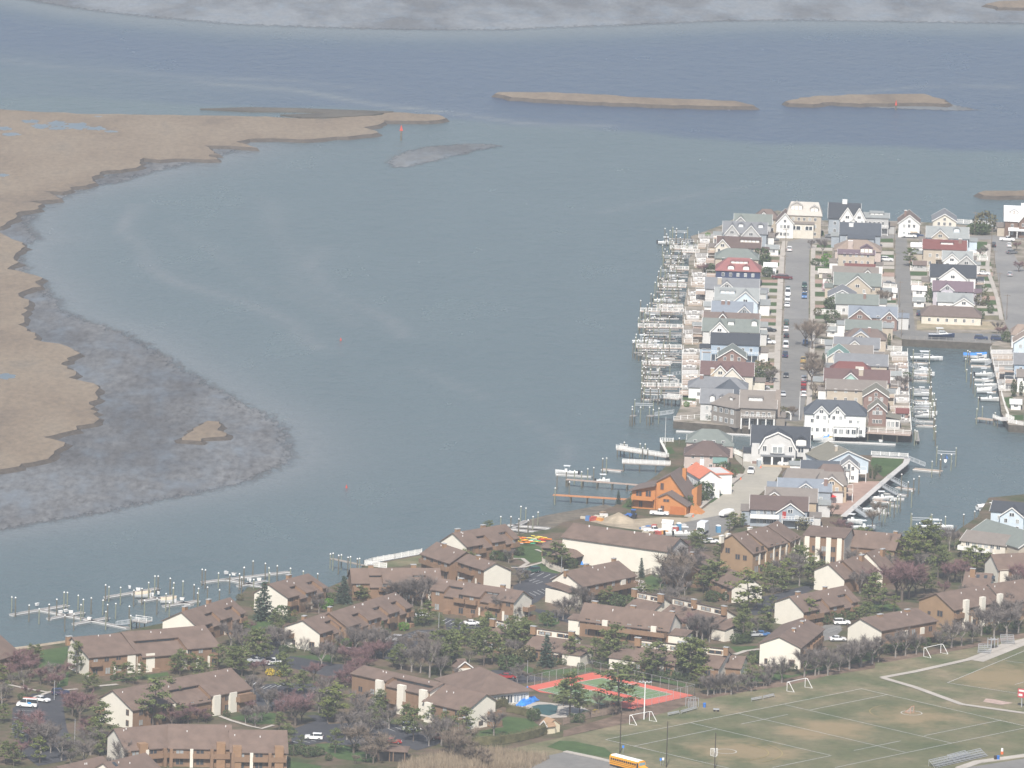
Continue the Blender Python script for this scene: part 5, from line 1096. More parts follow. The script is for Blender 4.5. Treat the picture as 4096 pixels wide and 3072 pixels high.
# ---- beyond the right hand street
H = hx('dark shingled house with white metal roof and cupola at the street end', 'T2', 2030, 2420, 182, 11.0, 6.4, 7, 5, 'white', 'brown'); H.gable(H.L*.05, 6, 10, 6.4, 1.0, WL['brown']); H.dormer(-H.L*.28, 3.0, 1.0); H.part('cupola', MB().box(-1.6, .2, -.8, .8, 10.6, 12.0), WHITE); H.porch(-H.L*.4, H.L*.4, 3.2, 2.4, RF['white'], n=5)
H = hx('tan roofed house across the street from the vacant lot', 'T2', 2095, 2420, 1345, 7.4, 4.8, 6, 5, 'tan', 'white', hip=2); H.gable(-H.L*.1, 6, 7.2, 5.0, .8)
H = hy('blue house with tan gable roof above the blue boat cover', 'T2', 2120, 2360, 1440, 8.6, 5.8, 10, 'tan', 'lblue')
H = hx('blue canal house with tiers of white decks', 'T4', 2120, 2420, 30, 9.0, 6.2, 5, 5, 'grey', 'blue', cols=4); deck_l(H, 3.2, 5); H.balcony(-H.L*.5, H.L*.4, 3.2, 3.0, None, 'f', WHITE, False, True)
H = hx('white canal house with roof deck cut by the frame', 'T4', 2150, 2450, 190, 7.0, 5.4, 5, 4, 'taupe', 'white'); deck_l(H, 3.0, 4)
# ---- near spit
H = hx('low house with broad grey green hipped roof at the canal mouth', 'T3', 860, 1300, 775, 7.4, 4.4, 7, 5, 'green', 'pink', hip=4.5); H.block(H.xr-2.5, H.xr+.5, -H.wf-2, -H.wf-.03, -.2, 3.6, WL['pink'], 'wing', RF['green'], .6)
H = hx('pink house with red brown pyramid roof behind the orange tiled house', 'T3', 840, 1270, 890, 8.4, 5.0, 6.5, 5.5, 'dkbrown', 'pink', hip=5.5); H.block(H.xr-4.5, H.xr-.6, -H.wf-4.5, -H.wf-.03, -.2, 3.4, WL['pink'], 'wing', RF['teal'], .9)
H = Bld('house', 'white stucco house with orange tile roof and round white chimney', 'house', ('T3',950,1100), ('T3',1085,1180), 8.8, (3.2, 6.6), (3.2, 6.6), RF['orange'], WL['white'], group=HG, rake=False)
H.block(H.xl-3, H.xr-6, 3.25, 9, -.2, 6.2, WL['white'], 'flat_roofed_wing'); H.block(H.xl-3.3, H.xr-5.7, 3.25, 9.3, 6.203, 6.5, RF['orange'], 'tile_coping'); H.block(H.xl-2.3, H.xr-6.6, 3.9, 8.4, 6.504, 6.6, WL['lgrey'], 'roof_terrace')
H.block(H.xl-5, H.xl-.05, -3.2, 3.0, -.2, 5.4, WL['white'], 'wing', RF['orange'], .0); H.part('chimney', MB().tube((-2.5, .3, 6.5), (-2.5, .3, 10.4), .7, .65, 14), WL['white'], smooth=True)
H.cols('f', 3, [1.6, 4.2]); H.cols('r', 2, [1.6, 4.2])
# cedar house with interlocking shed roofs
a = G('T3',620,1545); ang = math.radians(-16)
CE = thing('house', 'orange cedar house with interlocking brown shed roofs and angular gable', 'house', a, ang, HG); CE.scale = (1.12, 1.12, 1.12)
OR = WL['orange']; BR = RF['brown']
def ce(name, mb, mt, p=None): return part(name, mb, mt, p or CE)
ce('wall', MB().loft([(-1.0,-4,-.2),(7.5,-4,-.2),(7.5,-4,4.2),(3.0,-4,9.8),(-1.0,-4,7.4)], [(-1.0,6,-.2),(7.5,6,-.2),(7.5,6,4.2),(3.0,6,9.8),(-1.0,6,7.4)]), OR)
ce('roof', MB().slab([(2.7,-4.6,10.2),(2.7,6.4,10.2),(8.0,6.4,3.6),(8.0,-4.6,3.6)][::-1], .25), BR)
ce('roof', MB().slab([(-1.4,-4.4,7.5),(-1.4,6.4,7.5),(2.75,6.4,9.9),(2.75,-4.4,9.9)][::-1], .25), BR)
ce('wing', MB().loft([(-7.5,-4.5,-.2),(-1.02,-4.5,-.2),(-1.02,-4.5,6.4),(-7.5,-4.5,4.8)], [(-7.5,5,-.2),(-1.02,5,-.2),(-1.02,5,6.4),(-7.5,5,4.8)]), OR)
ce('roof', MB().slab([(-8.2,-5.6,4.9),(-.9,-5.6,6.8),(-.9,5.5,6.8),(-8.2,5.5,4.9)], .25), BR)
ce('wing', MB().loft([(1.0,-9.0,-.2),(8.8,-9.0,-.2),(8.8,-9.0,2.6),(3.5,-9.0,5.4),(1.0,-9.0,4.2)], [(1.0,-4.02,-.2),(8.8,-4.02,-.2),(8.8,-4.02,2.6),(3.5,-4.02,5.4),(1.0,-4.02,4.2)]), OR)
ce('roof', MB().slab([(3.3,-9.4,5.7),(3.3,-4.0,5.7),(9.3,-4.0,2.5),(9.3,-9.4,2.5)][::-1], .22), BR)
ce('roof', MB().slab([(.6,-9.4,4.3),(.6,-4.0,4.3),(3.32,-4.0,5.6),(3.32,-9.4,5.6)][::-1], .22), BR)
ce('gable_frame', MB().loft([(7.52,1,-.2),(9.0,1,-.2),(9.0,1,6.2),(7.52,1,5.2)], [(7.52,6,-.2),(9.0,6,-.2),(9.0,6,6.2),(7.52,6,5.2)]), OR)
ce('balcony', MB().box(-7.2,-1.2,-6.4,-4.53,2.6,2.85).box(-7.2,-1.2,-6.5,-6.4,2.6,3.7), OR)
ce('chimney', MB().box(4.2,5.2,3,4.0,6,10.4), OR)
for x, y, z, w, h in ((-5.6,-4.5,4.0,1.8,1.7),(-3.0,-4.5,4.2,1.6,1.8),(.6,-4.0,6.4,1.0,2.0),(3.2,-9.0,3.6,1.8,.8),(2.2,-9.0,1.4,1.0,1.6),(-5.0,-4.5,1.2,1.0,1.8)):
    o = ob('window', frame_of(mat('cedar_frame', (.35,.13,.04), .8)), CE, (x, y, z), 0, (w, 1, h)); ob('pane', PANE, o)
ce('garage_door_or_shade', MB().box(4.4,8.4,-9.08,-9.0,0,2.2), M_('garage_cedar', (.42,.14,.04)))
ce('front_steps', MB().loft([(9.0,-6,-.1),(12.5,-6,-.1),(9.0,-6,2.4)], [(9.0,-2,-.1),(12.5,-2,-.1),(9.0,-2,2.4)]), OR)
# grey gambrel house
H = hx('grey house with charcoal gambrel front, white columns and open garage', 'T3', 1500, 2060, 745, 11.0, 6.0, 6.5, 5, 'charcoal', 'lgrey', cols=0, wmat=WHITE)
u = -.8; y0 = -H.wf-2.2; g = [(-5.6,-.3),(5.6,-.3),(5.6,5.4),(3.9,8.6),(0,10.4),(-3.9,8.6),(-5.6,5.4)]
H.part('gambrel_wall', MB().loft([(u+x, y0, z-.1) for x, z in g], [(u+x, 0, z-.1) for x, z in g]), WL['lgrey'])
r = MB()
for sg in (-1, 1):
    for p, q in (((0,10.6),(4.0,8.75)), ((4.0,8.75),(5.95,5.1))):
        Q = [(u+sg*p[0], y0-.4, p[1]), (u+sg*p[0], 0, p[1]), (u+sg*q[0], 0, q[1]), (u+sg*q[0], y0-.4, q[1])]; r.slab(Q if sg < 0 else Q[::-1], .2)
H.part('gambrel_roof', r, RF['charcoal'])
t = MB()
for sg in (-1, 1):
    t.bar((u+sg*4.0, y0-.45, 8.6), (u, y0-.45, 10.45), .1, .4); t.bar((u+sg*5.9, y0-.45, 5.0), (u+sg*4.0, y0-.45, 8.6), .1, .4)
H.part('rake_board', t, WHITE)
H.win('f', u, 5.0, 3.6, 2.2, True, y0-.5); H.win('f', u-4, 5.2, 1.3, 1.8, False, y0); H.win('f', u+4, 5.2, 1.3, 1.8, False, y0)
H.block(u-5.2, u+5.2, y0-2.0, y0-.02, 3.0, 3.3, RF['grey'], 'porch_roof'); H.block(u-2.3, u+2.3, y0-.5, y0-.02, 3.9, 6.3, WL['lgrey'], 'bay'); H.block(u-4.2, u+4.2, y0-.06, y0-.01, .2, 2.9, GLASS, 'entrance_glazing')
for x in (-4.8, -1.6, 1.6, 4.8): H.block(u+x-.3, u+x+.3, y0-1.9, y0-1.3, -.2, 2.98, WHITE, 'column')
H.block(u-5.4, u+5.4, y0-3.2, y0-2.05, -.2, .5, WL['tan'], 'front_steps')
H.dormer(H.L*.36, 3.2, 1.8, -H.wf+.1, WL['white']); H.win('f', H.L*.36, 4.9, 2.0, 2.2); H.panel(H.L*.24, H.L*.40, 0, 2.6, DK, 'f', .08, 'garage_door_or_shade'); H.grid('f', [1.8, 4.6], [-H.L*.44], 1.1, 1.7)  # near-black panel paints the shade inside the open garage
H.block(-H.L*.49, -H.L*.36, -H.wf-1.0, -H.wf-.02, -.2, 6.4, WL['lgrey'], 'wing'); H.panel(-H.L*.48, -H.L*.37, -.1, .9, WL['brick'], 'f', 1.05, 'brick_base')
# right of the road, far to near
H = Bld('house', 'white walled house with very wide shallow brown gable roof and roof vents', 'house', ('T4',480,990), ('T4',290,898), 7.2, (7, 4.2), (7.5, 4.0), RF['olive'], WL['lblue'], trim=WHITE, group=HG); H.cols('l', 3, [1.6]); H.chimney(-H.L*.2, 2, 1.0, .8, .6, WL['beige']); H.cols('b', 3, [1.6])
H = hy('narrow grey gabled house with white canal porch', 'T4', 400, 590, 1075, 7.2, 4.8, 8, 'grey', 'white'); H.balcony(-3, 3, 2.8, 2.4, None, 'f', WHITE, False, True)
H = hx('long low slate grey roof house behind the brown gable', 'T4', 30, 390, 1085, 6.4, 4.2, 5, 4.5, 'slate', 'grey')
H = hx('brown roof house beside the tan house', 'T4', 190, 450, 1120, 7.2, 4.6, 5, 4.5, 'brown', 'lgrey', hip=1.5)
H = hx('tan house with grey brown gables and square balconies', 'T4', 180, 470, 1195, 8.4, 5.6, 5.5, 4.5, 'taupe', 'tan', hip=1.0, cols=4); H.gable(0, 6.5, 8.0, 5.6, .9, WL['tan']); deck_r(H, 3.0, 2.0)
H = hx('long grey brown roof house facing the pale road', 'T3', 1810, 2230, 1165, 6.6, 4.0, 5.5, 4.5, 'taupe', 'beige', hip=1.0)
H = hx('blue grey roof house with brick chimney facing the pale road', 'T3', 1760, 2270, 1262, 6.8, 4.2, 5.5, 4.5, 'blue', 'bluegrey'); H.gable(H.L*.02, 6, 6.4, 4.4, .6); H.chimney(H.L*.40, -2.8, 1.1, .9, .6, WL['brick'])
H = hx('brown gabled house with arched attic window', 'T3', 1640, 2130, 1352, 8.2, 5.2, 5.5, 4.5, 'taupe', 'tan'); H.gable(-H.L*.34, 6.5, 7.8, 5.6, .7, WL['tan'])
H = hx('grey two storey house with red door, white balcony and broad brown roof', 'T3', 1490, 2040, 1432, 8.4, 5.4, 6, 4.5, 'dkbrown', 'bluegrey', cols=7); H.gable(H.L*.20, 8.0, 7.6, 4.8, 1.2, WL['bluegrey']); H.balcony(-H.L*.5, H.L*.0, 2.9, 1.4, None, 'f', WHITE, True); H.panel(H.L*.20-2.3, H.L*.20-1.2, 2.9, 5.0, M_('door_red', (.35,.04,.035)), 'f', 1.3, 'door'); H.balcony(H.L*.06, H.L*.62, 2.9, 3.2, None, 'f', WHITE, False, True)
# bottom right canal bank
H = Bld('house', 'large beige canal house with sage green roof and white balcony', 'house', ('Q5',1890,168), ('Q5',2330,300), 9.0, (6.5, 5.6), (6, 5.6), RF['green'], WL['beige'], trim=WHITE, group=HG); H.cols('l', 3)
Hb = Bld('', '', 'house', ('Q5',1720,262), ('Q5',2110,310), 7.4, (5.0, 5.2), (4.0, 5.2), RF['taupe'], WL['cream'], root=H, trim=WHITE); Hb.cols('f', 6, [4.2], 1.3, 1.2); Hb.cols('f', 7, [1.4], 1.5, 1.9); Hb.balcony(-Hb.L/2, Hb.L/2-4, 2.9, 2.2, None, 'f', WHITE, True)
H = Bld('house', 'pale blue canal house with flat black roof and white gable', 'house', ('Q5',1945,2), ('Q5',2330,30), 8.6, (4.5, 6.4), (4, 6.4), RF['charcoal'], WL['lblue'], trim=WHITE, group=HG); H.cols('f', 4); H.gable(H.L*.0, 7, 8.0, 5.4, 1.5, WL['lblue'])

# ---- garages and sheds in the yards
for i, (lab, v, x0, x1, yr, zr, roof, wall) in enumerate((('small white garage behind the driveway near the tip of the left row', 'T1', 1640, 1755, 560, 3.6, 'lgrey', 'white'), ('white party tent roof in the driveway by the red roofed house', 'T1', 1620, 1735, 735, 3.8, 'white', 'white'), ('small grey garage below the slate house', 'T1', 1570, 1650, 985, 3.8, 'grey', 'bluegrey'),
    ('white garage at the head of the alley', 'T2', 1110, 1215, 540, 4.0, 'white', 'white'), ('brown flat shed under the alley tree', 'T2', 1130, 1250, 718, 3.4, 'brown', 'grey'), ('white garage between the alley and the lilac house', 'T2', 1120, 1245, 965, 3.6, 'white', 'white'), ('white shed on the alley by the low bungalow', 'T2', 1130, 1230, 1075, 3.2, 'lgrey', 'white'),
    ('white shed beside the small white bungalow', 'T2', 860, 955, 985, 3.4, 'white', 'white'), ('grey shed beside the grey green bungalow', 'T2', 880, 960, 1150, 3.2, 'lgrey', 'lgrey'), ('cream sun porch on the main street lawn', 'T2', 200, 320, 795, 3.2, 'cream', 'cream'), ('white porch in front of the blue roofed house', 'T2', 280, 380, 1365, 3.2, 'lgrey', 'white'),
    ('red boarded shed above the canal terraces', 'T4', 960, 1075, 570, 3.8, 'tile', 'brick'), ('white pool cabana beside the canal', 'T4', 900, 1000, 205, 3.4, 'lgrey', 'white'), ('white gazebo on the right bank lawn', 'T4', 2085, 2180, 480, 3.2, 'white', 'white'), ('small white boathouse on the left row waterside', 'T1', 960, 1060, 1000, 3.4, 'white', 'white'),
    ('brown shed on the left row waterside', 'T1', 1060, 1140, 985, 4.6, 'brown', 'brick'), ('white porch wing beside the blue grey roofed house', 'T1', 1030, 1110, 1120, 5.2, 'lgrey', 'white'), ('white screened porch by the tan house', 'T3', 1000, 1090, 150, 4.4, 'maroon', 'white'), ('small white roofed carport beside the grey hipped house', 'T3', 1560, 1720, 395, 2.8, 'white', 'grey'))):
    hx(lab, v, x0, x1, yr, zr, zr-1.0, 2.6, 2.6, roof, wall, cols=2, sides=False).root.name = 'garage' if 'garage' in lab else 'shed'
# ================================================================== vegetation
def leaf_mat(name, c1, c2, sc=.5):
    return mat(name, c1, .85, .25, sc, 0, 0, c2, .15)
PINE1 = leaf_mat('pine_needles', (.072, .092, .034), (.150, .172, .064)); PINE2 = leaf_mat('pine_needles_light', (.088, .108, .030), (.165, .185, .056))
SPRU = leaf_mat('spruce_needles', (.034, .056, .040), (.078, .108, .076)); SHRB = leaf_mat('shrub_leaf', (.040, .062, .026), (.085, .115, .046))
BRIT = leaf_mat('bright_leaf', (.07, .16, .022), (.12, .24, .045)); YELO = leaf_mat('forsythia', (.42, .30, .03), (.62, .47, .06)); OLIV = leaf_mat('olive_leaf', (.075, .075, .035), (.15, .135, .07))
BLOS = leaf_mat('white_blossom', (.55, .50, .48), (.72, .68, .66)); PNKB = leaf_mat('pink_blossom', (.30, .13, .18), (.45, .22, .27))
TWG = leaf_mat('grey_twigs', (.125, .105, .095), (.195, .170, .155)); TWR = leaf_mat('red_twigs', (.135, .075, .078), (.215, .130, .128)); TWB = leaf_mat('brown_twigs', (.14, .108, .082), (.22, .175, .135))
TWP = leaf_mat('pale_twigs', (.30, .27, .24), (.42, .38, .34)); REED = leaf_mat('reed_stems', (.23, .18, .125), (.35, .28, .20))
BARK = mat('bark', (.13, .105, .085), .9, .25, 2.0, .4); BARKG = mat('grey_bark', (.24, .215, .19), .9, .25, 2.0, .4)
def leafcard(mb, p, s, rnd, flat=.5):
    """small three sided leaf clump"""
    a = Vector((rnd.gauss(0,1), rnd.gauss(0,1), rnd.gauss(0,flat))).normalized()*s
    b = Vector((rnd.gauss(0,1), rnd.gauss(0,1), rnd.gauss(0,flat))).normalized()*s
    mb.add([p-a*.6, p+b*.7, p+a*.6+b*.1, p-b*.5], [(0,1,2), (0,2,3)])
def clump(mb, c, r, n, s, rnd, squash=.6):
    for i in range(n):
        d = Vector((rnd.gauss(0,1), rnd.gauss(0,1), rnd.gauss(0,1))).normalized()*r*rnd.random()**.4
        leafcard(mb, c+Vector((d.x, d.y, d.z*squash)), s*rnd.uniform(.7, 1.3), rnd)
def pine_mesh(seed, mt):
    rnd = random.Random(seed); H = 8.0; tr = MB(); cr_ = MB()
    lean = Vector((rnd.uniform(-.5,.5), rnd.uniform(-.5,.5), 0)); P = lambda t: Vector((0,0,H*t))+lean*t*t
    for i in range(5): tr.tube(P(i/5.4), P((i+1)/5.4), .17*(1-i*.16), .17*(1-(i+1)*.16), 6)
    k = rnd.randint(13, 17)
    for i in range(k):
        t = .22+.74*(i/k); ang = i*2.4+rnd.uniform(-.5,.5); L = (2.6 if t < .55 else 2.9*(1.08-t)/.5)*rnd.uniform(.6, 1.1)
        a = P(t); b = a+Vector((math.cos(ang)*L, math.sin(ang)*L, L*rnd.uniform(.05,.4)))
        tr.tube(a, b, .05, .02, 4)
        for j in range(3):
            c = a.lerp(b, .45+.28*j)+Vector((rnd.uniform(-.3,.3), rnd.uniform(-.3,.3), .1))
            clump(cr_, c, rnd.uniform(.65,1.1)*(.8 if j == 0 else 1), 25, .34, rnd, .5)
    clump(cr_, P(.97), .7, 30, .3, rnd, 1.1)
    return tr.mesh('trunk', BARK), cr_.mesh('crown', mt)
def spruce_mesh(seed, mt, wide=.24, H=8.0):
    rnd = random.Random(seed); tr = MB().tube((0,0,-.1), (0,0,H*.97), .16, .02, 6); cr_ = MB()
    for i in range(15):
        t = .05+.93*i/15; R = H*wide*(1-t)**.85+.12; n = max(4, int(R*6.5))
        for j in range(n):
            a = j*2*math.pi/n+i*1.3+rnd.uniform(-.3,.3); r = R*rnd.uniform(.72, 1.12)
            for q in (.35, .68, 1.0):
                clump(cr_, Vector((math.cos(a)*r*q, math.sin(a)*r*q, H*t-r*q*.18+rnd.uniform(-.12,.12))), .28, 6, .3, rnd, .6)
    return tr.mesh('trunk', BARK), cr_.mesh('crown', mt)
def bare_mesh(seed, mt, bark, spread=.42, fine=1.0):
    rnd = random.Random(seed); H = 8.0; tr = MB(); tw = MB()
    def twig(p, d, L, w):
        n = d.cross(Vector((rnd.gauss(0,1), rnd.gauss(0,1), rnd.gauss(0,1)))).normalized()*w
        q = p+d*L; tw.add([p-n, p+n, q], [(0,1,2)])
    def grow(p, d, L, r, dep):
        q = p+d*L; (tr if dep < 3 else tw).tube(p, q, r, r*.62, 5 if dep < 2 else 3)
        if dep == 4:
            return
        for i in range(3 if dep < 2 else 4):
            dd = (d+Vector((rnd.gauss(0,spread), rnd.gauss(0,spread), rnd.gauss(.12,.2)))).normalized()
            s = p.lerp(q, 1.0 if i == 0 else rnd.uniform(.5, 1)); grow(s, dd, L*rnd.uniform(.58,.8), r*.55, dep+1)
        if dep >= 2:
            for i in range(int(17*fine)):
                dd = (d+Vector((rnd.gauss(0,.8), rnd.gauss(0,.8), rnd.gauss(.15,.6)))).normalized()
                twig(p.lerp(q, rnd.random()), dd, rnd.uniform(.6, 1.4), .032)
    p = Vector((0,0,-.1)); tr.tube(p, (0,0,H*.2), .20, .15, 7)
    for i in range(4):
        a = i*1.6+rnd.uniform(-.4,.4); grow(Vector((0,0,H*rnd.uniform(.16,.24))), Vector((math.cos(a)*.5, math.sin(a)*.5, .85)).normalized(), H*.25, .10, 1)
    return tr.mesh('trunk', bark), tw.mesh('crown', mt)
def shrub_mesh(seed, mt, sx=1, sz=1, n=420, s=.2):
    rnd = random.Random(seed); cr_ = MB(); tr = MB()
    for i in range(4): tr.tube((0,0,-.1), (rnd.uniform(-.3,.3)*sx, rnd.uniform(-.3,.3)*sx, .6*sz), .05, .02, 4)
    for i in range(n):
        d = Vector((rnd.gauss(0,1), rnd.gauss(0,1), rnd.gauss(0,1))).normalized(); r = rnd.uniform(.72, 1.06)
        leafcard(cr_, Vector((d.x*r*sx*.5, d.y*r*sx*.5, .5*sz+d.z*r*.5*sz)), s, rnd, 1)
    return tr.mesh('stem', BARK), cr_.mesh('foliage', mt)
KIND = {}
def reg(k, phrase, cat, name, meshes, H): KIND[k] = (phrase, cat, name, meshes, H)
reg('P', 'dark green pine', 'tree', 'pine_tree', [pine_mesh(i, PINE1) for i in range(5)], 8)
reg('L', 'yellowish green pine', 'tree', 'pine_tree', [pine_mesh(i+20, PINE2) for i in range(3)], 8)
reg('C', 'dense dark conical spruce', 'tree', 'spruce_tree', [spruce_mesh(i, SPRU) for i in range(2)], 8)
reg('B', 'leafless grey tree', 'tree', 'bare_tree', [bare_mesh(i, TWG, BARKG) for i in range(5)], 8)
reg('R', 'reddish budding tree', 'tree', 'budding_tree', [bare_mesh(i+10, TWR, BARK, .5, 1.2) for i in range(4)], 8)
reg('N', 'leafless brown tree', 'tree', 'bare_tree', [bare_mesh(i+30, TWB, BARK, .45, 1.1) for i in range(3)], 8)
reg('W', 'pale leafless tree against a white wall', 'tree', 'bare_tree', [bare_mesh(40, TWP, BARKG, .5, .7)], 8)
reg('S', 'rounded dark green shrub', 'shrub', 'shrub', [shrub_mesh(i, SHRB, 2.2, 1.8) for i in range(3)], 1.9)
reg('G', 'clipped bright green shrub', 'shrub', 'shrub', [shrub_mesh(7, BRIT, 2.2, 1.8)], 1.9)
reg('Y', 'yellow flowering forsythia bush', 'shrub', 'forsythia_bush', [shrub_mesh(8, YELO, 2.2, 1.7)], 1.8)
reg('O', 'brown olive clipped shrub', 'shrub', 'shrub', [shrub_mesh(9, OLIV, 2.2, 1.8)], 1.9)
reg('A', 'narrow columnar arborvitae', 'shrub', 'arborvitae', [shrub_mesh(11, SHRB, 1.1, 4.0, 520, .2)], 4.1)
reg('K', 'white blossoming tree', 'tree', 'blossom_tree', [(bare_mesh(50, TWB, BARK)[0], shrub_mesh(12, BLOS, 6.5, 6.5, 900, .3)[1])], 8)
reg('M', 'small pink blossoming tree', 'tree', 'blossom_tree', [(bare_mesh(51, TWB, BARK)[0], shrub_mesh(13, PNKB, 6.0, 7.0, 900, .3)[1])], 8)
MARKS = [(G(v, x, y), s) for v, x, y, s in [('S1',380,1100,'the curved parking lot'), ('S1',900,1350,'the square-on front block'), ('Q1',700,1250,'the shoreline block with stepped roof'), ('Q1',300,1250,'the small beach lawn'), ('Q1',1300,1550,'the two part block with tall white gable'),
    ('Q2',400,950,'the short waterfront block'), ('Q2',1000,1250,'the long townhouse row'), ('Q2',1500,800,'the seawall lawn block'), ('Q2',400,1480,'the forsythia island'), ('S2',1350,950,'the middle parking court'), ('S2',1700,1250,'the drive behind the hedge'),
    ('S3',700,900,'the foreground block by the pool'), ('S3',1150,500,'the gate house'), ('S3',700,1300,'the carport'), ('S4',900,950,'the covered pool'), ('S4',1300,900,'the tennis courts'), ('S4',800,430,'the tennis court lawn'), ('S4',1800,550,'the split roof block by the courts'),
    ('S5',500,720,'the far touchline of the field'), ('S5',1200,500,'the hip shouldered block'), ('S5',1900,430,'the field path'), ('S6',1000,320,'the right hand soccer goal'), ('S6',1900,110,'the bleacher pad'), ('Q3',600,600,'the striped parking court'), ('Q3',1100,560,'the kayak lawn'), ('Q3',1600,600,'the white boat shed'),
    ('Q3',1500,950,'the long balcony block'), ('Q3',2000,700,'the lawn beside the boat shed'), ('Q4',300,750,'the clerestory blocks'), ('Q4',900,750,'the three storey tan block'), ('Q4',1250,720,'the stepped skylight block'), ('Q4',1100,1100,'the striped parking bay'), ('Q5',1200,800,'the tall tan gabled block'), ('Q5',1350,500,'the canal bank'),
    ('Q5',1800,600,'the low skylight block'), ('Q4',1000,200,'the grey two storey house'), ('T3',1000,1450,'the cedar house'), ('T3',1250,1250,'the pink house'), ('T4',700,1200,'the corner lawn'), ('T3',1600,330,'the main street driveways'), ('T2',200,900,'the main street front yards'), ('T2',850,1150,'the alley'),
    ('T2',1300,1050,'the alley side of the right row'), ('T2',1850,900,'the right hand street'), ('T2',1800,420,'the far water edge'), ('T4',200,420,'the large white canal house'), ('T4',2120,430,'the right canal bank'), ('T2',1200,720,'the head of the alley'), ('T1',1560,720,'the red roofed house')]]
trnd = random.Random(77)
def tree(k, v, x, y, h, wide=1.0):
    ph, cat, nm, meshes, H = KIND[k]; p = G(v, x, y)
    mk = sorted(MARKS, key=lambda m_: (m_[0]-p).length); near = mk[0][1]; other = mk[1][1]
    size = '' if cat == 'shrub' else 'small ' if h < 5.3 else 'tall ' if h > 8.3 else 'mid sized '
    if k in 'BRN': h *= 1.14; wide *= 1.2
    if k in 'PL': wide *= 1.06
    tr, cr_ = meshes[trnd.randrange(len(meshes))]
    s = h/H; w = s*wide*trnd.uniform(.9, 1.12)
    lab = size+ph+' by '+near+', towards '+other
    if len(lab.split()) > 16: lab = size+ph+' by '+near
    o = thing(nm, lab, cat, p, trnd.uniform(0, 6.28), cat+'s near '+near)
    o.scale = (w, w, s); ob(tr.name.split('.')[0], tr, o); ob(cr_.name.split('.')[0], cr_, o)
    return o
def trees(v, txt):
    for e in txt.split(';'):
        e = e.split()
        if e: tree(e[0], v, float(e[1]), float(e[2]), float(e[3]), float(e[4]) if len(e) > 4 else 1.0)
trees('S1', 'P 345 420 5.2;P 415 415 5;P 850 545 9 .8;P 960 750 5.6;P 1040 720 4.5;P 1390 640 5.6;P 1560 610 5;P 1480 660 4;P 1990 560 7;P 1930 540 5;P 2140 530 5.5;L 25 640 5;P 70 820 5;P 40 1080 5;P 1120 1270 10;L 1060 1250 6;P 1090 1450 6.5;P 1170 1430 5;L 440 1530 7;P 150 1560 6;P 200 1360 7;P 60 1540 6;P 740 1460 6;P 1690 1135 13 .85;P 1850 1000 10;P 1960 1090 5;P 1500 1420 5;P 1650 1400 5;P 1760 1420 5;R 150 520 7;R 260 490 7;R 60 430 6;R 340 600 7;R 450 660 6;B 560 640 6;R 620 700 5;R 720 580 5;R 880 1080 10;R 800 1010 8;R 950 1220 6;R 330 1280 10;R 420 1330 9;B 450 1420 10;B 560 1380 8;B 1000 1440 8;B 1250 1420 5;B 1980 1440 9;R 1900 1130 6;R 2080 1090 6;B 680 1500 7;R 100 620 6;B 20 900 7;R 1180 1060 4;B 260 680 5;S 1250 610 1.6;S 1300 590 1.6;P 1255 600 5 .6;R 1420 480 7;B 2060 340 6;S 640 500 1.8;Y 625 490 1;S 240 830 2;R 290 800 4;R 230 1500 6;B 930 1560 8;B 1350 1590 8')
trees('S2', 'P 60 510 6;P 270 570 5.5;P 470 500 7;P 640 560 8;P 740 570 8;P 920 400 9;P 1000 420 7;P 1200 580 6.5;P 330 745 8;P 1240 770 8;P 1420 770 6.5;L 1770 1070 10 1.3;L 1690 1080 7;P 90 1090 5;P 1150 1170 5;P 1230 1340 6;P 1390 1340 3;S 1240 1420 2.6;S 1310 1440 3;S 1390 1430 3;S 1470 1460 3;S 1540 1450 2.8;S 1600 1440 2.4;P 1770 1420 6.5;B 620 240 8;B 740 300 7;B 1100 260 6.5;B 1000 300 6;S 1200 310 2.4;S 1290 300 2.2;W 1430 300 5.5;S 1560 330 2.2;S 1530 320 2;R 1690 320 4;S 1760 300 2.4;G 1890 240 2.6;B 1620 470 8;B 1730 420 6;Y 1050 560 2;Y 1170 570 2;R 870 560 5;R 980 520 4;B 850 720 5;B 870 860 8;B 1025 970 8;R 1330 1120 10 1.2;R 1290 1010 8;R 1180 1060 6;R 1400 1090 7;R 1860 680 6;R 2000 560 6;R 1950 640 6;R 2170 400 6;R 2090 470 6;R 1530 620 6;B 1590 970 8;B 1900 1270 9;B 2060 1120 9;B 1990 1380 8;B 880 1100 6;B 780 1090 5;B 960 1060 5;B 2150 1250 8;P 2180 1150 6;R 260 1080 5;S 570 1010 1.8;O 340 1050 3;R 820 960 4;B 1680 830 7;N 2080 700 6;R 1700 740 6;S 1280 1210 2;S 2000 1390 2;S 1100 180 2.2;N 1990 1540 3;S 1700 1500 2')
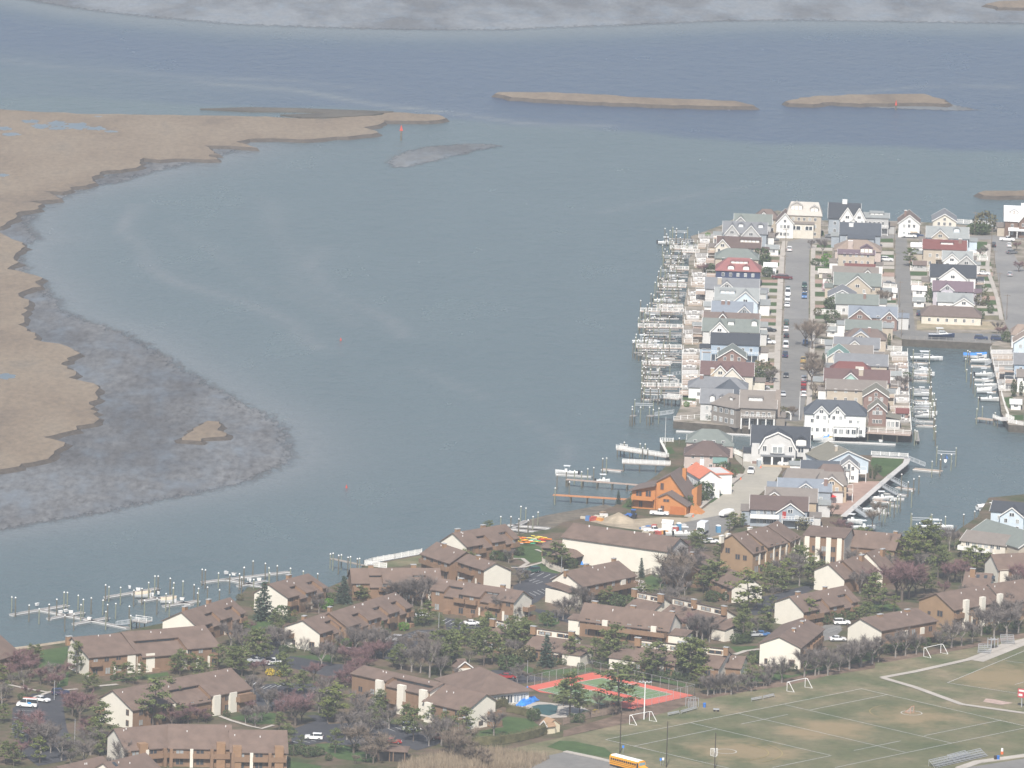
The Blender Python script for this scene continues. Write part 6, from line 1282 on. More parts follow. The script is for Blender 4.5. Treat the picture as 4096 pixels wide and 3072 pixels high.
trees('S3', 'P 540 490 7;L 480 470 5;P 1090 450 10;P 960 510 8;P 1020 490 7;P 1480 450 10;P 1570 430 9;P 1400 330 7;P 1700 320 9;P 1790 250 9;P 1920 230 8;C 2170 465 9.5 1.1;S 1750 500 4.5 1.3;S 1830 490 4;O 1950 400 4.5;P 350 960 6;S 300 940 4;P 620 1210 8;P 700 1290 9;P 900 1080 5;P 1110 1300 7;P 1290 1200 7;P 1250 1100 5;P 300 1090 6;P 1050 1200 6;S 780 950 4;S 700 960 3.6;B 60 300 8;B 180 330 8;B 300 320 8;B 400 350 7;B 680 520 8;B 780 530 8;B 880 580 13 .7;R 250 380 6;R 180 420 6;R 60 470 6;B 600 360 7;B 1440 780 5;B 1220 650 5;N 320 1500 9;N 40 1420 9;B 180 1480 6;B 1010 1330 9;N 1230 1420 9 1.3;N 1150 1500 8;N 1300 1480 7;B 1590 1230 7.5;B 870 1330 7;B 1850 640 4;B 1960 640 3.5;R 90 760 6;R 30 640 5;N 760 260 6;N 850 330 6;S 1230 540 2;S 930 545 2;S 1000 540 2;B 1320 420 4;B 430 1150 7;B 100 1000 8;S 420 900 3;S 480 930 3;B 2040 350 5;N 1380 1540 6;N 1500 1560 5;S 1640 870 2.2;S 1700 900 2.2;S 2030 1060 3')
trees('S4', 'P 170 340 9;P 250 300 9;P 90 350 7;P 330 260 7;P 820 440 8;P 1060 460 8;P 1180 440 8;P 1260 430 11;P 1310 970 13 1.15;P 770 1020 12 1.2;P 880 1000 8;P 700 900 7;P 1700 580 10;P 1620 560 7;P 1420 540 5;P 2100 620 12;P 2030 560 8;P 2180 560 9;S 300 400 3;S 340 400 2.6;S 500 430 2.6;S 620 440 2;S 700 440 2;S 890 490 2;S 1090 470 2.2;S 1180 480 2;S 1300 510 2.4;S 1340 510 2.2;S 1460 530 2.6;S 1530 560 2;S 1640 580 2.2;S 1720 590 2.4;S 1790 590 2;S 1880 600 2.8;S 1950 610 2.4;S 2060 620 2.4;R 400 340 5;B 660 400 6;R 720 380 4;N 1090 930 5;N 1180 960 4;N 1280 970 4;S 370 1040 3.2;S 800 1080 2.6;S 880 1080 2.6;S 950 1020 2;Y 1060 990 1.5;B 180 600 4;B 230 560 4;O 420 560 2.6')
trees('S5', 'L 200 600 11 1.1;L 110 560 9;P 60 540 8;P 840 700 9 .7;L 270 700 6;B 360 780 6;B 430 770 6.5;B 500 760 6.5;B 620 770 6.5;B 690 740 6;B 560 760 5;B 900 690 5;B 1040 660 5;B 1180 640 8.5;B 1430 575 9;B 1550 560 8;B 1590 550 5;B 1690 530 8;B 1930 485 8;B 2060 465 8.5;B 2170 420 8;W 1190 440 7.5;S 880 410 3.4;S 960 430 4 .8;S 1060 450 2.8;S 1150 540 2.8;S 1210 520 2.4;S 1300 510 2.2;S 1480 480 2.8;S 1560 440 2.2;S 700 210 2.6;S 780 200 3;P 760 120 7;P 690 160 5;P 1020 100 6;B 460 760 5;R 170 130 8;B 300 170 9;B 380 190 8;B 240 160 8;O 640 620 2;B 780 720 5;B 980 680 4')
trees('S6', 'B 40 560 8;B 170 510 5;B 280 490 8.5;B 405 465 9;B 535 430 9;B 600 410 5;B 790 360 8;B 900 340 8.5;B 1020 325 6;B 1410 250 8.5;B 1520 235 8.5;B 1640 200 6;B 1740 120 9;B 1880 130 9;B 2020 120 9;B 1290 270 6;B 2150 90 9;S 700 310 2.8;S 770 295 2.8;S 850 285 2.6;S 1010 265 2.6;S 1130 230 2.6;S 1300 200 2.4;S 1650 130 2.4;G 1800 90 2;S 1980 60 2.4;S 2120 40 2.6;S 640 320 2.2;B 2090 20 9;B 1950 10 9;B 1800 60 8')
trees('Q4', 'P 230 460 7;P 170 470 6;P 390 555 6;P 300 830 10;P 370 840 10;P 250 820 8;L 650 985 12 1.2;L 720 960 6;P 790 810 8.5;P 870 830 8;P 950 820 7;L 1000 760 8;P 1080 640 8;L 1150 620 7;P 1210 780 9;P 1310 780 8;L 1570 740 7;L 1180 1110 8;L 1240 1080 6;P 810 1185 8;P 600 1260 11 .8;P 560 1230 7;P 1690 1130 7.5;P 1600 1100 5;P 1640 430 6.5;P 1560 440 6;S 1300 1100 3.2;S 1390 1090 3.4;S 1500 1070 3.4;S 1440 1080 2.6;S 1560 1060 2.4;S 540 1270 3;S 620 1260 3;S 470 890 3;S 430 880 3;S 330 900 3.4;O 300 890 3;G 860 220 2;S 560 240 3;P 480 280 5;P 600 230 4;L 520 250 5;B 60 720 12;B 130 760 11;B 20 820 10;R 150 660 8;R 60 620 7;B 200 760 8;R 20 540 8;B 1100 760 8;B 1040 700 9;B 930 720 8;B 1350 530 7;B 1280 560 6;B 1400 520 5;R 700 430 3;B 860 870 4;R 480 860 3;P 1060 240 4;O 1130 260 4;R 1450 290 5;R 1520 310 5;L 1220 480 3;S 1150 470 2.6;S 1120 440 2.4;B 700 1170 5;B 760 600 4;P 860 1000 5')
trees('Q5', 'P 740 450 7;P 810 450 7;P 700 460 5;L 1180 600 10;L 1260 600 11;P 1340 560 13;P 1410 580 12;L 1230 500 9;P 1450 700 10;P 1500 680 8;P 1330 830 7.5;P 1390 820 6;L 1790 640 8 1.2;L 1720 600 6;L 1880 640 6;P 1010 600 5;P 880 950 10;P 960 990 7;P 830 960 6;L 1060 990 5;R 1130 900 14 1.1;R 1080 880 12;R 1190 880 12;R 1250 850 9;R 1600 720 8;R 1540 740 7;R 1660 740 7;B 1550 450 8;B 1600 430 6;B 1460 440 6;N 820 620 6;N 640 640 5;B 1020 500 8;B 1100 520 9;B 720 680 9;R 880 680 7;B 960 700 9;R 820 800 8;B 760 830 8;B 1300 620 6;R 2150 800 9;R 2200 760 8;B 2100 860 8;B 1980 1090 8;B 2060 1050 9;B 2150 1020 9;B 1880 1000 8;R 1500 850 5;B 1450 1060 8;B 1700 900 6;S 1850 860 3;S 880 1000 2.6;S 800 1000 2.6;B 690 420 6;N 930 180 7;N 870 230 6;P 1650 500 5;B 1900 450 6;B 2100 440 6')
trees('Q2', 'C 340 1065 11.5 1.15;P 300 1050 6;S 500 1080 5;C 1050 915 8.2 1.2;P 990 900 5;S 920 905 3;P 1190 895 4.5;P 1240 900 4;A 1690 1115 5;A 1720 1110 4.6;P 1800 1095 6.5;L 1760 1120 5;A 1390 1215 4.6;S 1420 1210 2.6;G 1580 1155 2.6;G 880 960 3;G 920 940 2.4;G 1075 1310 2.6;O 960 1300 2.8;L 610 1050 2.6;L 180 1160 3;P 270 1430 9;P 230 1280 4;P 440 1200 7;P 500 1230 5;P 120 1510 6;P 60 1480 6;P 500 1540 6;B 1740 960 11;B 1660 930 9;B 1530 920 8;B 1460 900 6;B 1820 920 6;P 2000 1410 8;P 1880 1460 10;L 2050 1380 6;P 2130 1300 6;B 1250 1320 7 1.3;B 1160 1300 5;B 1340 1310 6;R 1330 1420 6;R 1060 1460 6;R 1130 1440 6;P 1540 1440 5;R 1400 1400 6;B 780 960 6;B 850 900 5;P 2110 650 7;P 2180 640 6;B 1600 860 5;N 150 1110 4;O 130 890 2;B 420 1300 7;B 500 1330 7;N 720 1000 4;S 600 1090 2;B 1990 1280 5;B 1900 1270 5;B 1820 1330 6;P 1900 1140 4;R 230 1150 3;B 830 1000 5')
trees('Q3', 'P 130 700 7;P 70 690 5;P 190 700 6;P 290 710 5;P 940 610 8 1.2;P 1000 600 7;P 340 330 5;C 1240 545 5 .7;C 1365 560 3.6 .7;C 1565 595 4 .7;C 1690 685 6 .7;C 1745 615 5.5 .7;S 400 530 3;S 470 540 3;S 610 490 3;B 520 560 5;K 1670 840 5.2;P 1400 930 5.5;P 1340 920 4;P 1720 940 6.5 1.3;P 1640 930 5;S 1480 940 3.6;S 1560 950 3.6;P 1850 920 5;W 470 740 6.5;W 1060 910 6;B 1130 940 7;N 1060 880 6;N 1960 760 12 1.2;N 2050 800 11;R 2110 720 9;B 1900 760 8;P 2000 590 8.5;P 2150 420 5;B 480 1070 9;B 400 1040 7;B 560 1060 6;B 1000 1060 7;B 1050 1040 7;B 1170 930 6;P 820 1120 4;P 860 1120 4.5;P 900 1125 4;A 330 1110 4;S 1080 600 3;S 500 520 2.4;B 620 740 5;B 690 700 3;O 660 700 2;B 1500 1210 7;B 1400 1180 6;P 330 1280 9;P 280 1300 8;B 1980 950 7;B 1900 970 7;P 1900 920 5;B 2000 1060 8;B 2100 1120 9;S 1600 900 2;B 560 1420 7;O 520 1460 5;P 70 1240 6;P 130 1280 6;P 420 1300 6')
# peninsula and spit
trees('T2', 'P 1090 780 7 1.2;P 1150 750 5;O 1830 430 8 1.0;S 1740 460 4.5 1.4;S 1800 460 4.5 1.4;N 60 1560 11;N 130 1590 10;N 170 1500 8;S 330 1200 5;S 300 1190 4;G 270 775 5 .8;M 265 1020 4;S 300 990 5 .7;N 840 1180 7;N 800 1140 6;S 320 1335 5;P 1830 1060 4;O 1800 1160 5;S 1480 1150 4 .9;S 1280 1130 3.5;S 1330 1090 3.5;S 1280 1040 4;S 1700 1100 3;S 1770 1290 3.5;B 230 660 7;B 1800 700 5;R 2140 620 4;R 2160 830 5;N 560 1300 5;N 650 1300 4;B 420 1400 5;A 885 1560 4.5;B 1950 1440 5;R 1990 1480 5;S 2050 1520 4;S 160 770 3;B 120 600 4;S 1880 1240 4 .6;O 180 1260 3;S 450 420 3')
trees('T3', 'O 1580 300 7 1.2;S 1540 320 5;B 1680 330 6;N 2080 330 9;N 2110 260 8;N 2060 180 7;S 1210 1245 5 .8;O 1285 1260 3.4;S 1150 1310 5 .7;S 1010 1475 6;S 960 1470 4.6;S 1060 1440 5;S 910 1415 2.6;S 825 1590 5.4 .9;C 178 1515 4.5 .9;S 300 1545 2.6;O 360 1480 3.4;O 390 1500 3;B 2000 1080 5;S 1940 1140 2.4;S 1900 1150 2.2;O 1790 670 4;N 1860 650 4;N 1900 660 4;S 1070 690 2.2;S 1140 690 2.2;G 850 560 2')
trees('T4', 'N 160 480 6;N 250 480 7;N 330 490 7;N 420 490 7;N 500 510 6;A 240 170 5;N 120 230 6;B 990 410 6;B 1040 400 6;A 700 1260 3;A 740 1270 3;A 760 1230 3;S 770 1200 2.6;A 2110 460 6 1.3;A 2180 450 5;S 1060 280 2.4;N 330 1640 5')
trees('T1', 'S 1580 740 6;S 1620 760 4;S 1080 850 4;R 1010 860 5;S 1640 880 4;S 1170 690 2.6;B 1700 560 6;G 1060 490 2')
# undergrowth: smaller bare companions beside the traced ones
crnd = random.Random(31)
for o in [q for q in COL.objects if q.parent is None and q.name.split('.')[0] in ('bare_tree', 'budding_tree') and q.location.y < 2130 and q.location.x < 75]:
    if crnd.random() < .5:
        a = crnd.uniform(0, 6.28); d = crnd.uniform(2.0, 3.6); f = crnd.uniform(.5, .8)
        c = dup(o, o.location+Vector((math.cos(a)*d, math.sin(a)*d*1.3, 0)), a, (o.scale[0]*f*1.1, o.scale[1]*f*1.1, o.scale[2]*f))
        w = o['label'].split(); c['label'] = 'sapling beside the '+o['label'] if len(w) < 14 else 'sapling of the '+o['group']
# hedges
def hedge(v, pts, w, h, mt, label):
    P_ = GL(v, pts); rnd = random.Random(int(pts[0][0])); o = thing('hedge', label, 'hedge', P_[0]); mb = MB(); core = MB()
    for a, b in zip(P_[:-1], P_[1:]):
        L = (b-a).length; d = (b-a)/L; n_ = Vector((-d.y, d.x, 0))
        core.bar(a-P_[0]+Vector((0,0,h*.45)), b-P_[0]+Vector((0,0,h*.45)), w*.7, h*.8)
        for i in range(int(L*46)):
            q = a+d*rnd.uniform(0, L); t = rnd.random()
            off = n_*(w/2*rnd.choice((-1,1))*rnd.uniform(.85,1.1)) if t < .6 else n_*rnd.uniform(-w/2, w/2)
            z = rnd.uniform(.05, h) if t < .6 else h*rnd.uniform(.9, 1.12)
            leafcard(mb, q-P_[0]+off+Vector((0,0,z)), .2, rnd, 1)
    part('branches', core, mt, o); part('foliage', mb, mt, o)
hedge('S4', [(-420,1340),(0,1320),(200,1290),(400,1240),(560,1180)], 1.8, 2.6, OLIV, 'tall clipped hedge with brown olive leaves between the lawn and the school ground')
hedge('S4', [(80,960),(230,990),(390,1030)], 1.5, 2.2, OLIV, 'low clipped hedge around the covered pool terrace')
hedge('S3', [(1590,930),(1680,900),(1730,910)], 1.5, 2.4, OLIV, 'clipped hedge curving round the clubhouse corner')
hedge('S5', [(1660,480),(1900,420),(2212,350)], 2.0, 2.2, SHRB, 'dark green hedge behind the bare trees at the field edge')
hedge('T2', [(1690,440),(1840,445)], 3.0, 3.4, SHRB, 'dark green block hedge beside the round tree at the water')
# reed bank
mb = MB(); rnd = random.Random(3); q = GL('S3', [(560,1560),(1100,1440),(1600,1400),(2212,1480),(1980,1600),(500,1640)])
x0, x1 = min(p.x for p in q), max(p.x for p in q); y0, y1 = min(p.y for p in q), max(p.y for p in q)
def inside(p, poly):
    c = False; j = len(poly)-1
    for i in range(len(poly)):
        if (poly[i].y > p.y) != (poly[j].y > p.y) and p.x < (poly[j].x-poly[i].x)*(p.y-poly[i].y)/(poly[j].y-poly[i].y)+poly[i].x: c = not c
        j = i
    return c
k = 0
while k < 9000:
    p = Vector((rnd.uniform(x0, x1), rnd.uniform(y0, y1), LAND))
    if inside(p, q):
        h = rnd.uniform(1.2, 2.8); a = Vector((rnd.uniform(-.3,.3), rnd.uniform(-.3,.3), h)); w = Vector((rnd.uniform(-1,1), rnd.uniform(-1,1), 0)).normalized()*.07
        mb.add([p-w, p+w, p+a], [(0,1,2)]); k += 1
tag(ob('reeds', mb.mesh('reeds', REED)), 'dry tan reeds covering the bank beside the school car park', 'reeds', None, 'stuff')
# ================================================================== docks, piles, boats
PLANK = mat('dock_planks', (.30, .265, .23), .85, .2, 1.5, .2); PINKD = mat('cedar_planks', (.38, .295, .245), .85, .15, 1.2, .2); GREYD = mat('weathered_planks', (.27, .255, .24), .85, .2, 1.2, .2)
ALU = mat('aluminium', (.50, .52, .53), .4, .08, 2, 0, .4); PILE = mat('pile_wood', (.135, .120, .085), .9, .3, 1.0, .3); PILEG = mat('treated_pile', (.21, .22, .155), .9, .25, 1.0, .3)
PILE_M = [(MB().tube((0,0,-1.0), (0,0,L), .17, .15, 8).mesh('shaft', PILEG if i % 2 else PILE), MB().tube((0,0,L+.002), (0,0,L+.34), .27, .04, 8).mesh('cap', WHITE), L) for i, L in enumerate((4.6, 5.0, 5.4, 4.2))]
prnd = random.Random(9)
def pile(v, x, y, ref, top=None):
    sh, cp, L = PILE_M[prnd.randrange(4)]
    p = G(v, x, y, L)
    o = thing('mooring_pile', 'wooden mooring pile with white cone cap '+ref, 'pile', (p.x, p.y, 0), prnd.random()*6, 'mooring piles '+ref)
    ob('shaft', sh, o); ob('cap', cp, o)
def piles(v, pts, ref):
    for x, y in pts: pile(v, x, y, ref)
def planks(A, B, w, z, t, lift=0.0):
    """deck boards as one joined surface with open joints"""
    mb = MB(); d = B-A; L = d.length; d = d/L; n_ = Vector((-d.y, d.x, 0))*w/2; k = max(2, int(L/.9)); g = .04
    for i in range(k):
        a = A+d*(L*i/k+g/2); b = A+d*(L*(i+1)/k-g/2)
        za = z+lift*i/k; zb_ = z+lift*(i+1)/k
        mb.slab([(a.x+n_.x, a.y+n_.y, za), (a.x-n_.x, a.y-n_.y, za), (b.x-n_.x, b.y-n_.y, zb_), (b.x+n_.x, b.y+n_.y, zb_)], t)
    return mb
def rail_mb(A, B, z, off=0, h=1.05, step=1.8, lift=0.0, solid=False):
    mb = MB(); d = B-A; L = d.length; d = d/L; n_ = Vector((-d.y, d.x, 0))*off; k = max(1, int(L/step))
    a = A+n_+Vector((0,0,z)); b = B+n_+Vector((0,0,z+lift))
    for zz, hh in ((h, .12), (h*.5, .07), (.12, .08)):
        mb.bar(a+Vector((0,0,zz)), b+Vector((0,0,zz)), .08, hh)
    for i in range(k+1):
        q = a.lerp(b, i/k); mb.bar(q, q+Vector((0,0,h+.12)), .13, .13)
    if solid:
        for i in range(int(L/.22)):
            q = a.lerp(b, i/(L/.22)); mb.bar(q+Vector((0,0,.1)), q+Vector((0,0,h)), .07, .07)
    return mb
def flat(p): return Vector((p.x, p.y, 0))
def pier(label, A, B, w=1.6, z=2.6, mt=None, rail=True, legs=True, name='pier', group=None, solid=False):
    """A, B: (view, x, y) of the deck ends"""
    a = flat(G(*A, z=z)) if isinstance(A, tuple) else flat(A); b = flat(G(*B, z=z)) if isinstance(B, tuple) else flat(B)
    o = thing(name, label, 'dock', a, 0, group); A0 = Vector((0,0,0)); B0 = b-a
    part('deck', planks(A0, B0, w, z, .22), mt or PLANK, o)
    if rail:
        for sg in (-1, 1): part('railing', rail_mb(A0, B0, z, sg*w*.47, solid=solid), WHITE, o)
    if legs:
        L = B0.length; k = max(2, int(L/4.5)); d = B0/L; n_ = Vector((-d.y, d.x, 0))
        for i in range(k):
            for sg in (-1, 1):
                q = A0+d*(L*(i+.1)/k)+n_*sg*(w*.45); part('post', MB().tube((q.x, q.y, -1), (q.x, q.y, z-.22), .15, .15, 6), PILE, o)
    return o
def floatd(label, A, B, w=1.6, mt=None, z=.55, group=None, name='floating_dock'):
    a = flat(G(*A, z=z)); b = flat(G(*B, z=z)); o = thing(name, label, 'dock', a, 0, group); B0 = b-a
    part('deck', planks(Vector((0,0,0)), B0, w, z, .12), mt or GREYD, o)
    d = B0.normalized(); n_ = Vector((-d.y, d.x, 0))
    part('float', MB().bar(Vector((0,0,z-.35)), B0+Vector((0,0,z-.35)), w*.92, .42), mat('float_side', (.42,.42,.41), .7), o)
    for sg in (-1, 1): part('fender', MB().bar(n_*sg*(w/2+.04)+Vector((0,0,z-.1)), B0+n_*sg*(w/2+.04)+Vector((0,0,z-.1)), .07, .2), WHITE, o)
    return o
def ramp(label, A, B, z0=2.5, z1=.7, w=1.1, group=None):
    a = flat(G(*A, z=z0)); b = flat(G(*B, z=z1)); o = thing('gangway', label, 'gangway', a, 0, group); B0 = b-a
    part('deck', planks(Vector((0,0,0)), B0, w, z0, .1, z1-z0), ALU, o)
    for sg in (-1, 1): part('railing', rail_mb(Vector((0,0,0)), B0, z0, sg*w*.5, 1.0, 1.6, z1-z0), ALU, o)
def dockbox(v, x, y, ref, z=.57):
    p = G(v, x, y, z); o = thing('dock_box', 'white dock box '+ref, 'box', p, prnd.random()*6, 'dock boxes '+ref); o.scale = (.72, .72, .8)
    part('box', MB().loft([(-.7,-.35,0),(.7,-.35,0),(.7,.35,0),(-.7,.35,0)], [(-.85,-.42,.75),(.85,-.42,.75),(.85,.42,.75),(-.85,.42,.75)]), WHITE, o); part('lid', MB().box(-.9,.9,-.46,.46,.753,.9), WHITE, o)
HULLW = mat('gelcoat', (.76, .76, .74), .25, .04, 1, 0, 0, None, .5); HULLB = mat('navy_gelcoat', (.03, .05, .11), .25); CANV = mat('blue_canvas', (.05, .22, .62), .7, .12, 1.2); TAN = mat('tan_canvas', (.50, .42, .32), .7)
def boat(label, v, x, y, ang, L=7.5, z=.0, kind='console', hull=None, ground=None, cover=None, group=None):
    p = G(v, x, y, z if ground is None else ground); p.z = z if ground is None else ground
    o = thing('boat', label, 'boat', p, math.radians(ang), group); W = L*.32; st = []
    for t in (0, .25, .5, .72, .88, 1.0):
        w = W/2*(1 if t < .5 else max(.04, 1-((t-.5)/.5)**2.2)); x_ = -L/2+L*t; sh = .95+.5*t*t
        st.append([(x_, -w, sh), (x_, -w*.78, .15), (x_, 0, -.25+.35*max(0, t-.7)), (x_, w*.78, .15), (x_, w, sh)])
    mb = MB()
    for a, b in zip(st[:-1], st[1:]):
        n0 = len(mb.v); mb.v += a+b; mb.f += [(n0+i, n0+i+1, n0+6+i, n0+5+i) for i in range(4)]
    n0 = len(mb.v); mb.v += st[0]; mb.f.append(tuple(range(n0+4, n0-1, -1)))
    part('hull', mb, hull or HULLW, o, True)
    mb = MB(); 
    for a, b in zip(st[:-1], st[1:]): mb.add([(a[0][0], a[0][1]*.96, a[0][2]-.12), (a[4][0], a[4][1]*.96, a[4][2]-.12), (b[4][0], b[4][1]*.96, b[4][2]-.12), (b[0][0], b[0][1]*.96, b[0][2]-.12)], [(3,2,1,0)])
    part('deck', mb, HULLW, o)
    if cover:
        mb = MB(); 
        for a, b in zip(st[:-1], st[1:]):
            mb.add([(a[0][0], a[0][1]*1.04, a[0][2]-.05), (a[0][0], 0, a[0][2]+.75), (a[4][0], a[4][1]*1.04, a[4][2]-.05), (b[0][0], b[0][1]*1.04, b[0][2]-.05), (b[0][0], 0, b[0][2]+.6), (b[4][0], b[4][1]*1.04, b[4][2]-.05)], [(0,1,4,3), (1,2,5,4)])
        part('cover', mb, cover, o)
    elif kind == 'console':
        part('console', MB().loft([(-.3,-.5,.9),(.8,-.5,.9),(.8,.5,.9),(-.3,.5,.9)], [(-.2,-.45,1.9),(.4,-.45,1.9),(.4,.45,1.9),(-.2,.45,1.9)]), HULLW, o); part('seat', MB().box(-1.3,-.7,-.5,.5,.85,1.3), HULLW, o)
        part('t_top', MB().box(-1.1,.9,-.85,.85,2.75,2.87), HULLW, o)
        for sx in (-.8, .6):
            for sy in (-.6, .6): part('t_top_leg', MB().tube((sx, sy, .9), (sx*.9, sy, 2.75), .03, .03, 5), ALU, o)
        part('outboard', MB().box(-L/2-.6,-L/2-.05,-.25,.25,.2,1.5), mat('black_plastic', (.02,.02,.022), .4), o)
    else:
        part('cabin', MB().loft([(-L*.12,-W*.38,1.0),(L*.26,-W*.28,1.2),(L*.26,W*.28,1.2),(-L*.12,W*.38,1.0)], [(-L*.10,-W*.32,2.2),(L*.10,-W*.24,2.1),(L*.10,W*.24,2.1),(-L*.10,W*.32,2.2)]), HULLW, o)
        part('windscreen', MB().loft([(-L*.10,-W*.36,1.6),(L*.17,-W*.29,1.6),(L*.17,W*.29,1.6),(-L*.10,W*.36,1.6)], [(-L*.10,-W*.345,2.0),(L*.13,-W*.27,2.0),(L*.13,W*.27,2.0),(-L*.10,W*.345,2.0)]), GLASS, o)
        part('hard_top', MB().box(-L*.22,L*.06,-W*.36,W*.36,3.0,3.12), HULLW, o)
        for sy in (-1, 1): part('hard_top_leg', MB().bar((-L*.18, sy*W*.32, 1.0), (-L*.16, sy*W*.32, 3.0), .08, .08), HULLW, o)
    return o
def lift(label, v, x, y, w=3.4, l=5.0, ref='', h=4.4):
    p = G(v, x, y, 0); o = thing('boat_lift', label, 'boat lift', (p.x, p.y, 0), math.radians(prnd.uniform(-6, 2)), 'boat lifts '+ref)
    for sx in (-1, 1):
        for sy in (-1, 1):
            part('post', MB().tube((sx*l/2, sy*w/2, -1), (sx*l/2, sy*w/2, h+prnd.uniform(0,.8)), .16, .15, 6), PILEG, o)
        part('cap', MB().tube((sx*l/2, -w/2, h+.81), (sx*l/2, -w/2, h+1.05), .2, .03, 6), WHITE, o)
    for sy in (-1, 1): part('beam', MB().bar((-l/2, sy*w/2, h*.8), (l/2, sy*w/2, h*.8), .18, .25), ALU, o)
    for sx in (-.6, .6): part('cradle', MB().bar((sx*l*.5, -w/2, 1.2), (sx*l*.5, w/2, 1.2), .15, .2), ALU, o)
    return o
# ---- condominium marina
R1 = 'of the outer marina dock'; R2_ = 'of the middle marina dock'; R3 = 'of the marina dock behind the short waterfront block'
for lab, lst in (('grey floating marina dock finger, outer group', [((100,790),(600,706)), ((430,826),(735,768)), ((655,872),(955,817)), ((1135,908),(370,752))]),
                 ('grey floating marina dock finger, middle group', [((935,636),(1400,556)), ((1240,671),(1545,620)), ((1450,715),(1755,666)), ((1700,700),(1180,606))]),
                 ('grey floating marina dock finger behind the short waterfront block', [((1792,502),(2560,345+65)), ((2110,536),(2350,490)), ((2000,476),(2700,620))])):
    for i, (a, b) in enumerate(lst): floatd(lab if i < len(lst)-1 else 'long grey floating walkway joining the '+lab.split(',')[-1].replace('grey floating marina dock finger', '').strip()+' fingers', ('Q1',)+a, ('Q1',)+b, 1.7, group=lab)
piles('Q1', [(105,640),(138,645),(258,712),(347,745),(435,705),(503,660),(568,597),(597,600),(693,625),(738,662),(717,708),(808,648),(912,668),(953,708),(938,770),(1025,698),(1145,722),(1157,805),(575,800),(655,790)], R1)
piles('Q1', [(935,533),(965,550),(1068,555),(1185,580),(1257,565),(1316,512),(1371,455),(1400,455),(1507,475),(1539,515),(1533,560),(1620,500),(1718,532),(1757,565),(1749,605),(1470,610),(1390,650),(1500,690),(1280,670),(1837,553),(1943,577)], R2_)
piles('Q1', [(1790,395),(1818,400),(1934,428),(2034,443),(2160,380),(2120,435),(2140,470)], R3); piles('Q2', [(249,543),(170,598),(358,564),(390,603),(396,648),(463,585),(580,607),(693,632),(821,655),(43,665),(149,685),(255,707)], R3)
for x, y in ((328,712),(535,778),(582,768),(625,778),(792,838),(1210,850)): dockbox('Q1', x, y, R1)
for x, y in ((1145,560),(1222,578),(1350,625),(1400,612),(1612,665)): dockbox('Q1', x, y, R2_)
for x, y in ((1997,430),(2070,445),(2200,490),(2210,500)): dockbox('Q1', x, y, R3)
for x, y in ((10,655),(80,665),(215,712),(300,712)): dockbox('Q2', x, y, R3)
ramp('aluminium gangway from the shore down to the outer marina dock', ('Q1',1290,850), ('Q1',1030,885)); pier('white railed landing platform at the head of the marina gangway', ('Q1',1180,838), ('Q1',1320,858), 3.0, 2.6, GREYD)
for x, y, k_ in ((1265,640,'small tan skiff on the middle marina dock'), (1490,690,'pale pink kayak shaped skiff on the middle marina dock')): boat(k_, 'Q1', x, y, 8, 4.5, .5, cover=TAN)
# dolphin pier and seawall fence
pier('short timber pier with paired capped piles beside the seawall fence', ('Q2',940,515), ('Q2',1225,575), 1.3, 3.0, PLANK, False, False)
piles('Q2', [(933,480),(957,474),(1007,493),(1031,488),(1089,510),(1111,505),(1172,523),(1192,520)], 'of the short timber pier')
def fence(label, v, pts, h=1.2, mt=None, z=LAND, solid=True, name='fence', step=2.4):
    P_ = [flat(G(v, a, b, z)) for a, b in pts]; o = thing(name, label, 'fence', (P_[0].x, P_[0].y, z))
    for a, b in zip(P_[:-1], P_[1:]):
        A, B = a-P_[0], b-P_[0]; L = (B-A).length; k = max(1, int(L/step))
        part('rail', rail_mb(A, B, 0, 0, h, 1e9, 0, False), mt or WHITE, o)
        for i in range(k+1):
            q = A.lerp(B, i/k); part('post', MB().box(q.x-.09, q.x+.09, q.y-.09, q.y+.09, 0, h+.2), mt or WHITE, o)
            if solid and i < k:
                q2 = A.lerp(B, (i+1)/k); mb = MB(); d = q2-q
                for j in range(8): 
                    c_ = q+d*((j+.5)/8); mb.bar(c_+Vector((0,0,.08)), c_+Vector((0,0,h-.04)), .17, .03)
                part('panel', mb, mt or WHITE, o)
    return o
fence('white picket seawall fence along the bay lawn', 'Q2', [(1430,605),(1228,580),(1300,558),(1500,522),(1740,478)], 1.5)
fence('pale board fence around the kayak lawn', 'Q3', [(815,560),(880,610),(1000,650)], 1.6, mat('pale_board', (.42,.38,.33), .85)); fence('pale board fence behind the white boat shed lawn', 'Q3', [(1640,695),(1740,665),(1830,630)], 1.6, MATS['pale_board'])
fence('brown board fence between the pool and the school ground', 'S4', [(700,1105),(830,1070),(1000,1030),(1340,960)], 1.8, mat('brown_board', (.20,.15,.12), .9))
# beached docks by the kayak racks
for lab, a, b in (('grey dock section pulled up on the beach, upper one', (515,215), (885,245)), ('grey dock section pulled up on the beach, middle one', (540,250), (900,295)), ('grey dock section pulled up on the beach, short one', (560,235), (680,180)), ('grey dock section pulled up on the beach, lowest one', (560,320), (690,325))):
    o = floatd(lab, ('Q3',)+a, ('Q3',)+b, 1.6, GREYD, 1.2)
piles('Q3', [(628,60),(672,75),(735,150),(780,110),(610,170),(692,180),(450,150),(540,150)], 'of the beached docks')
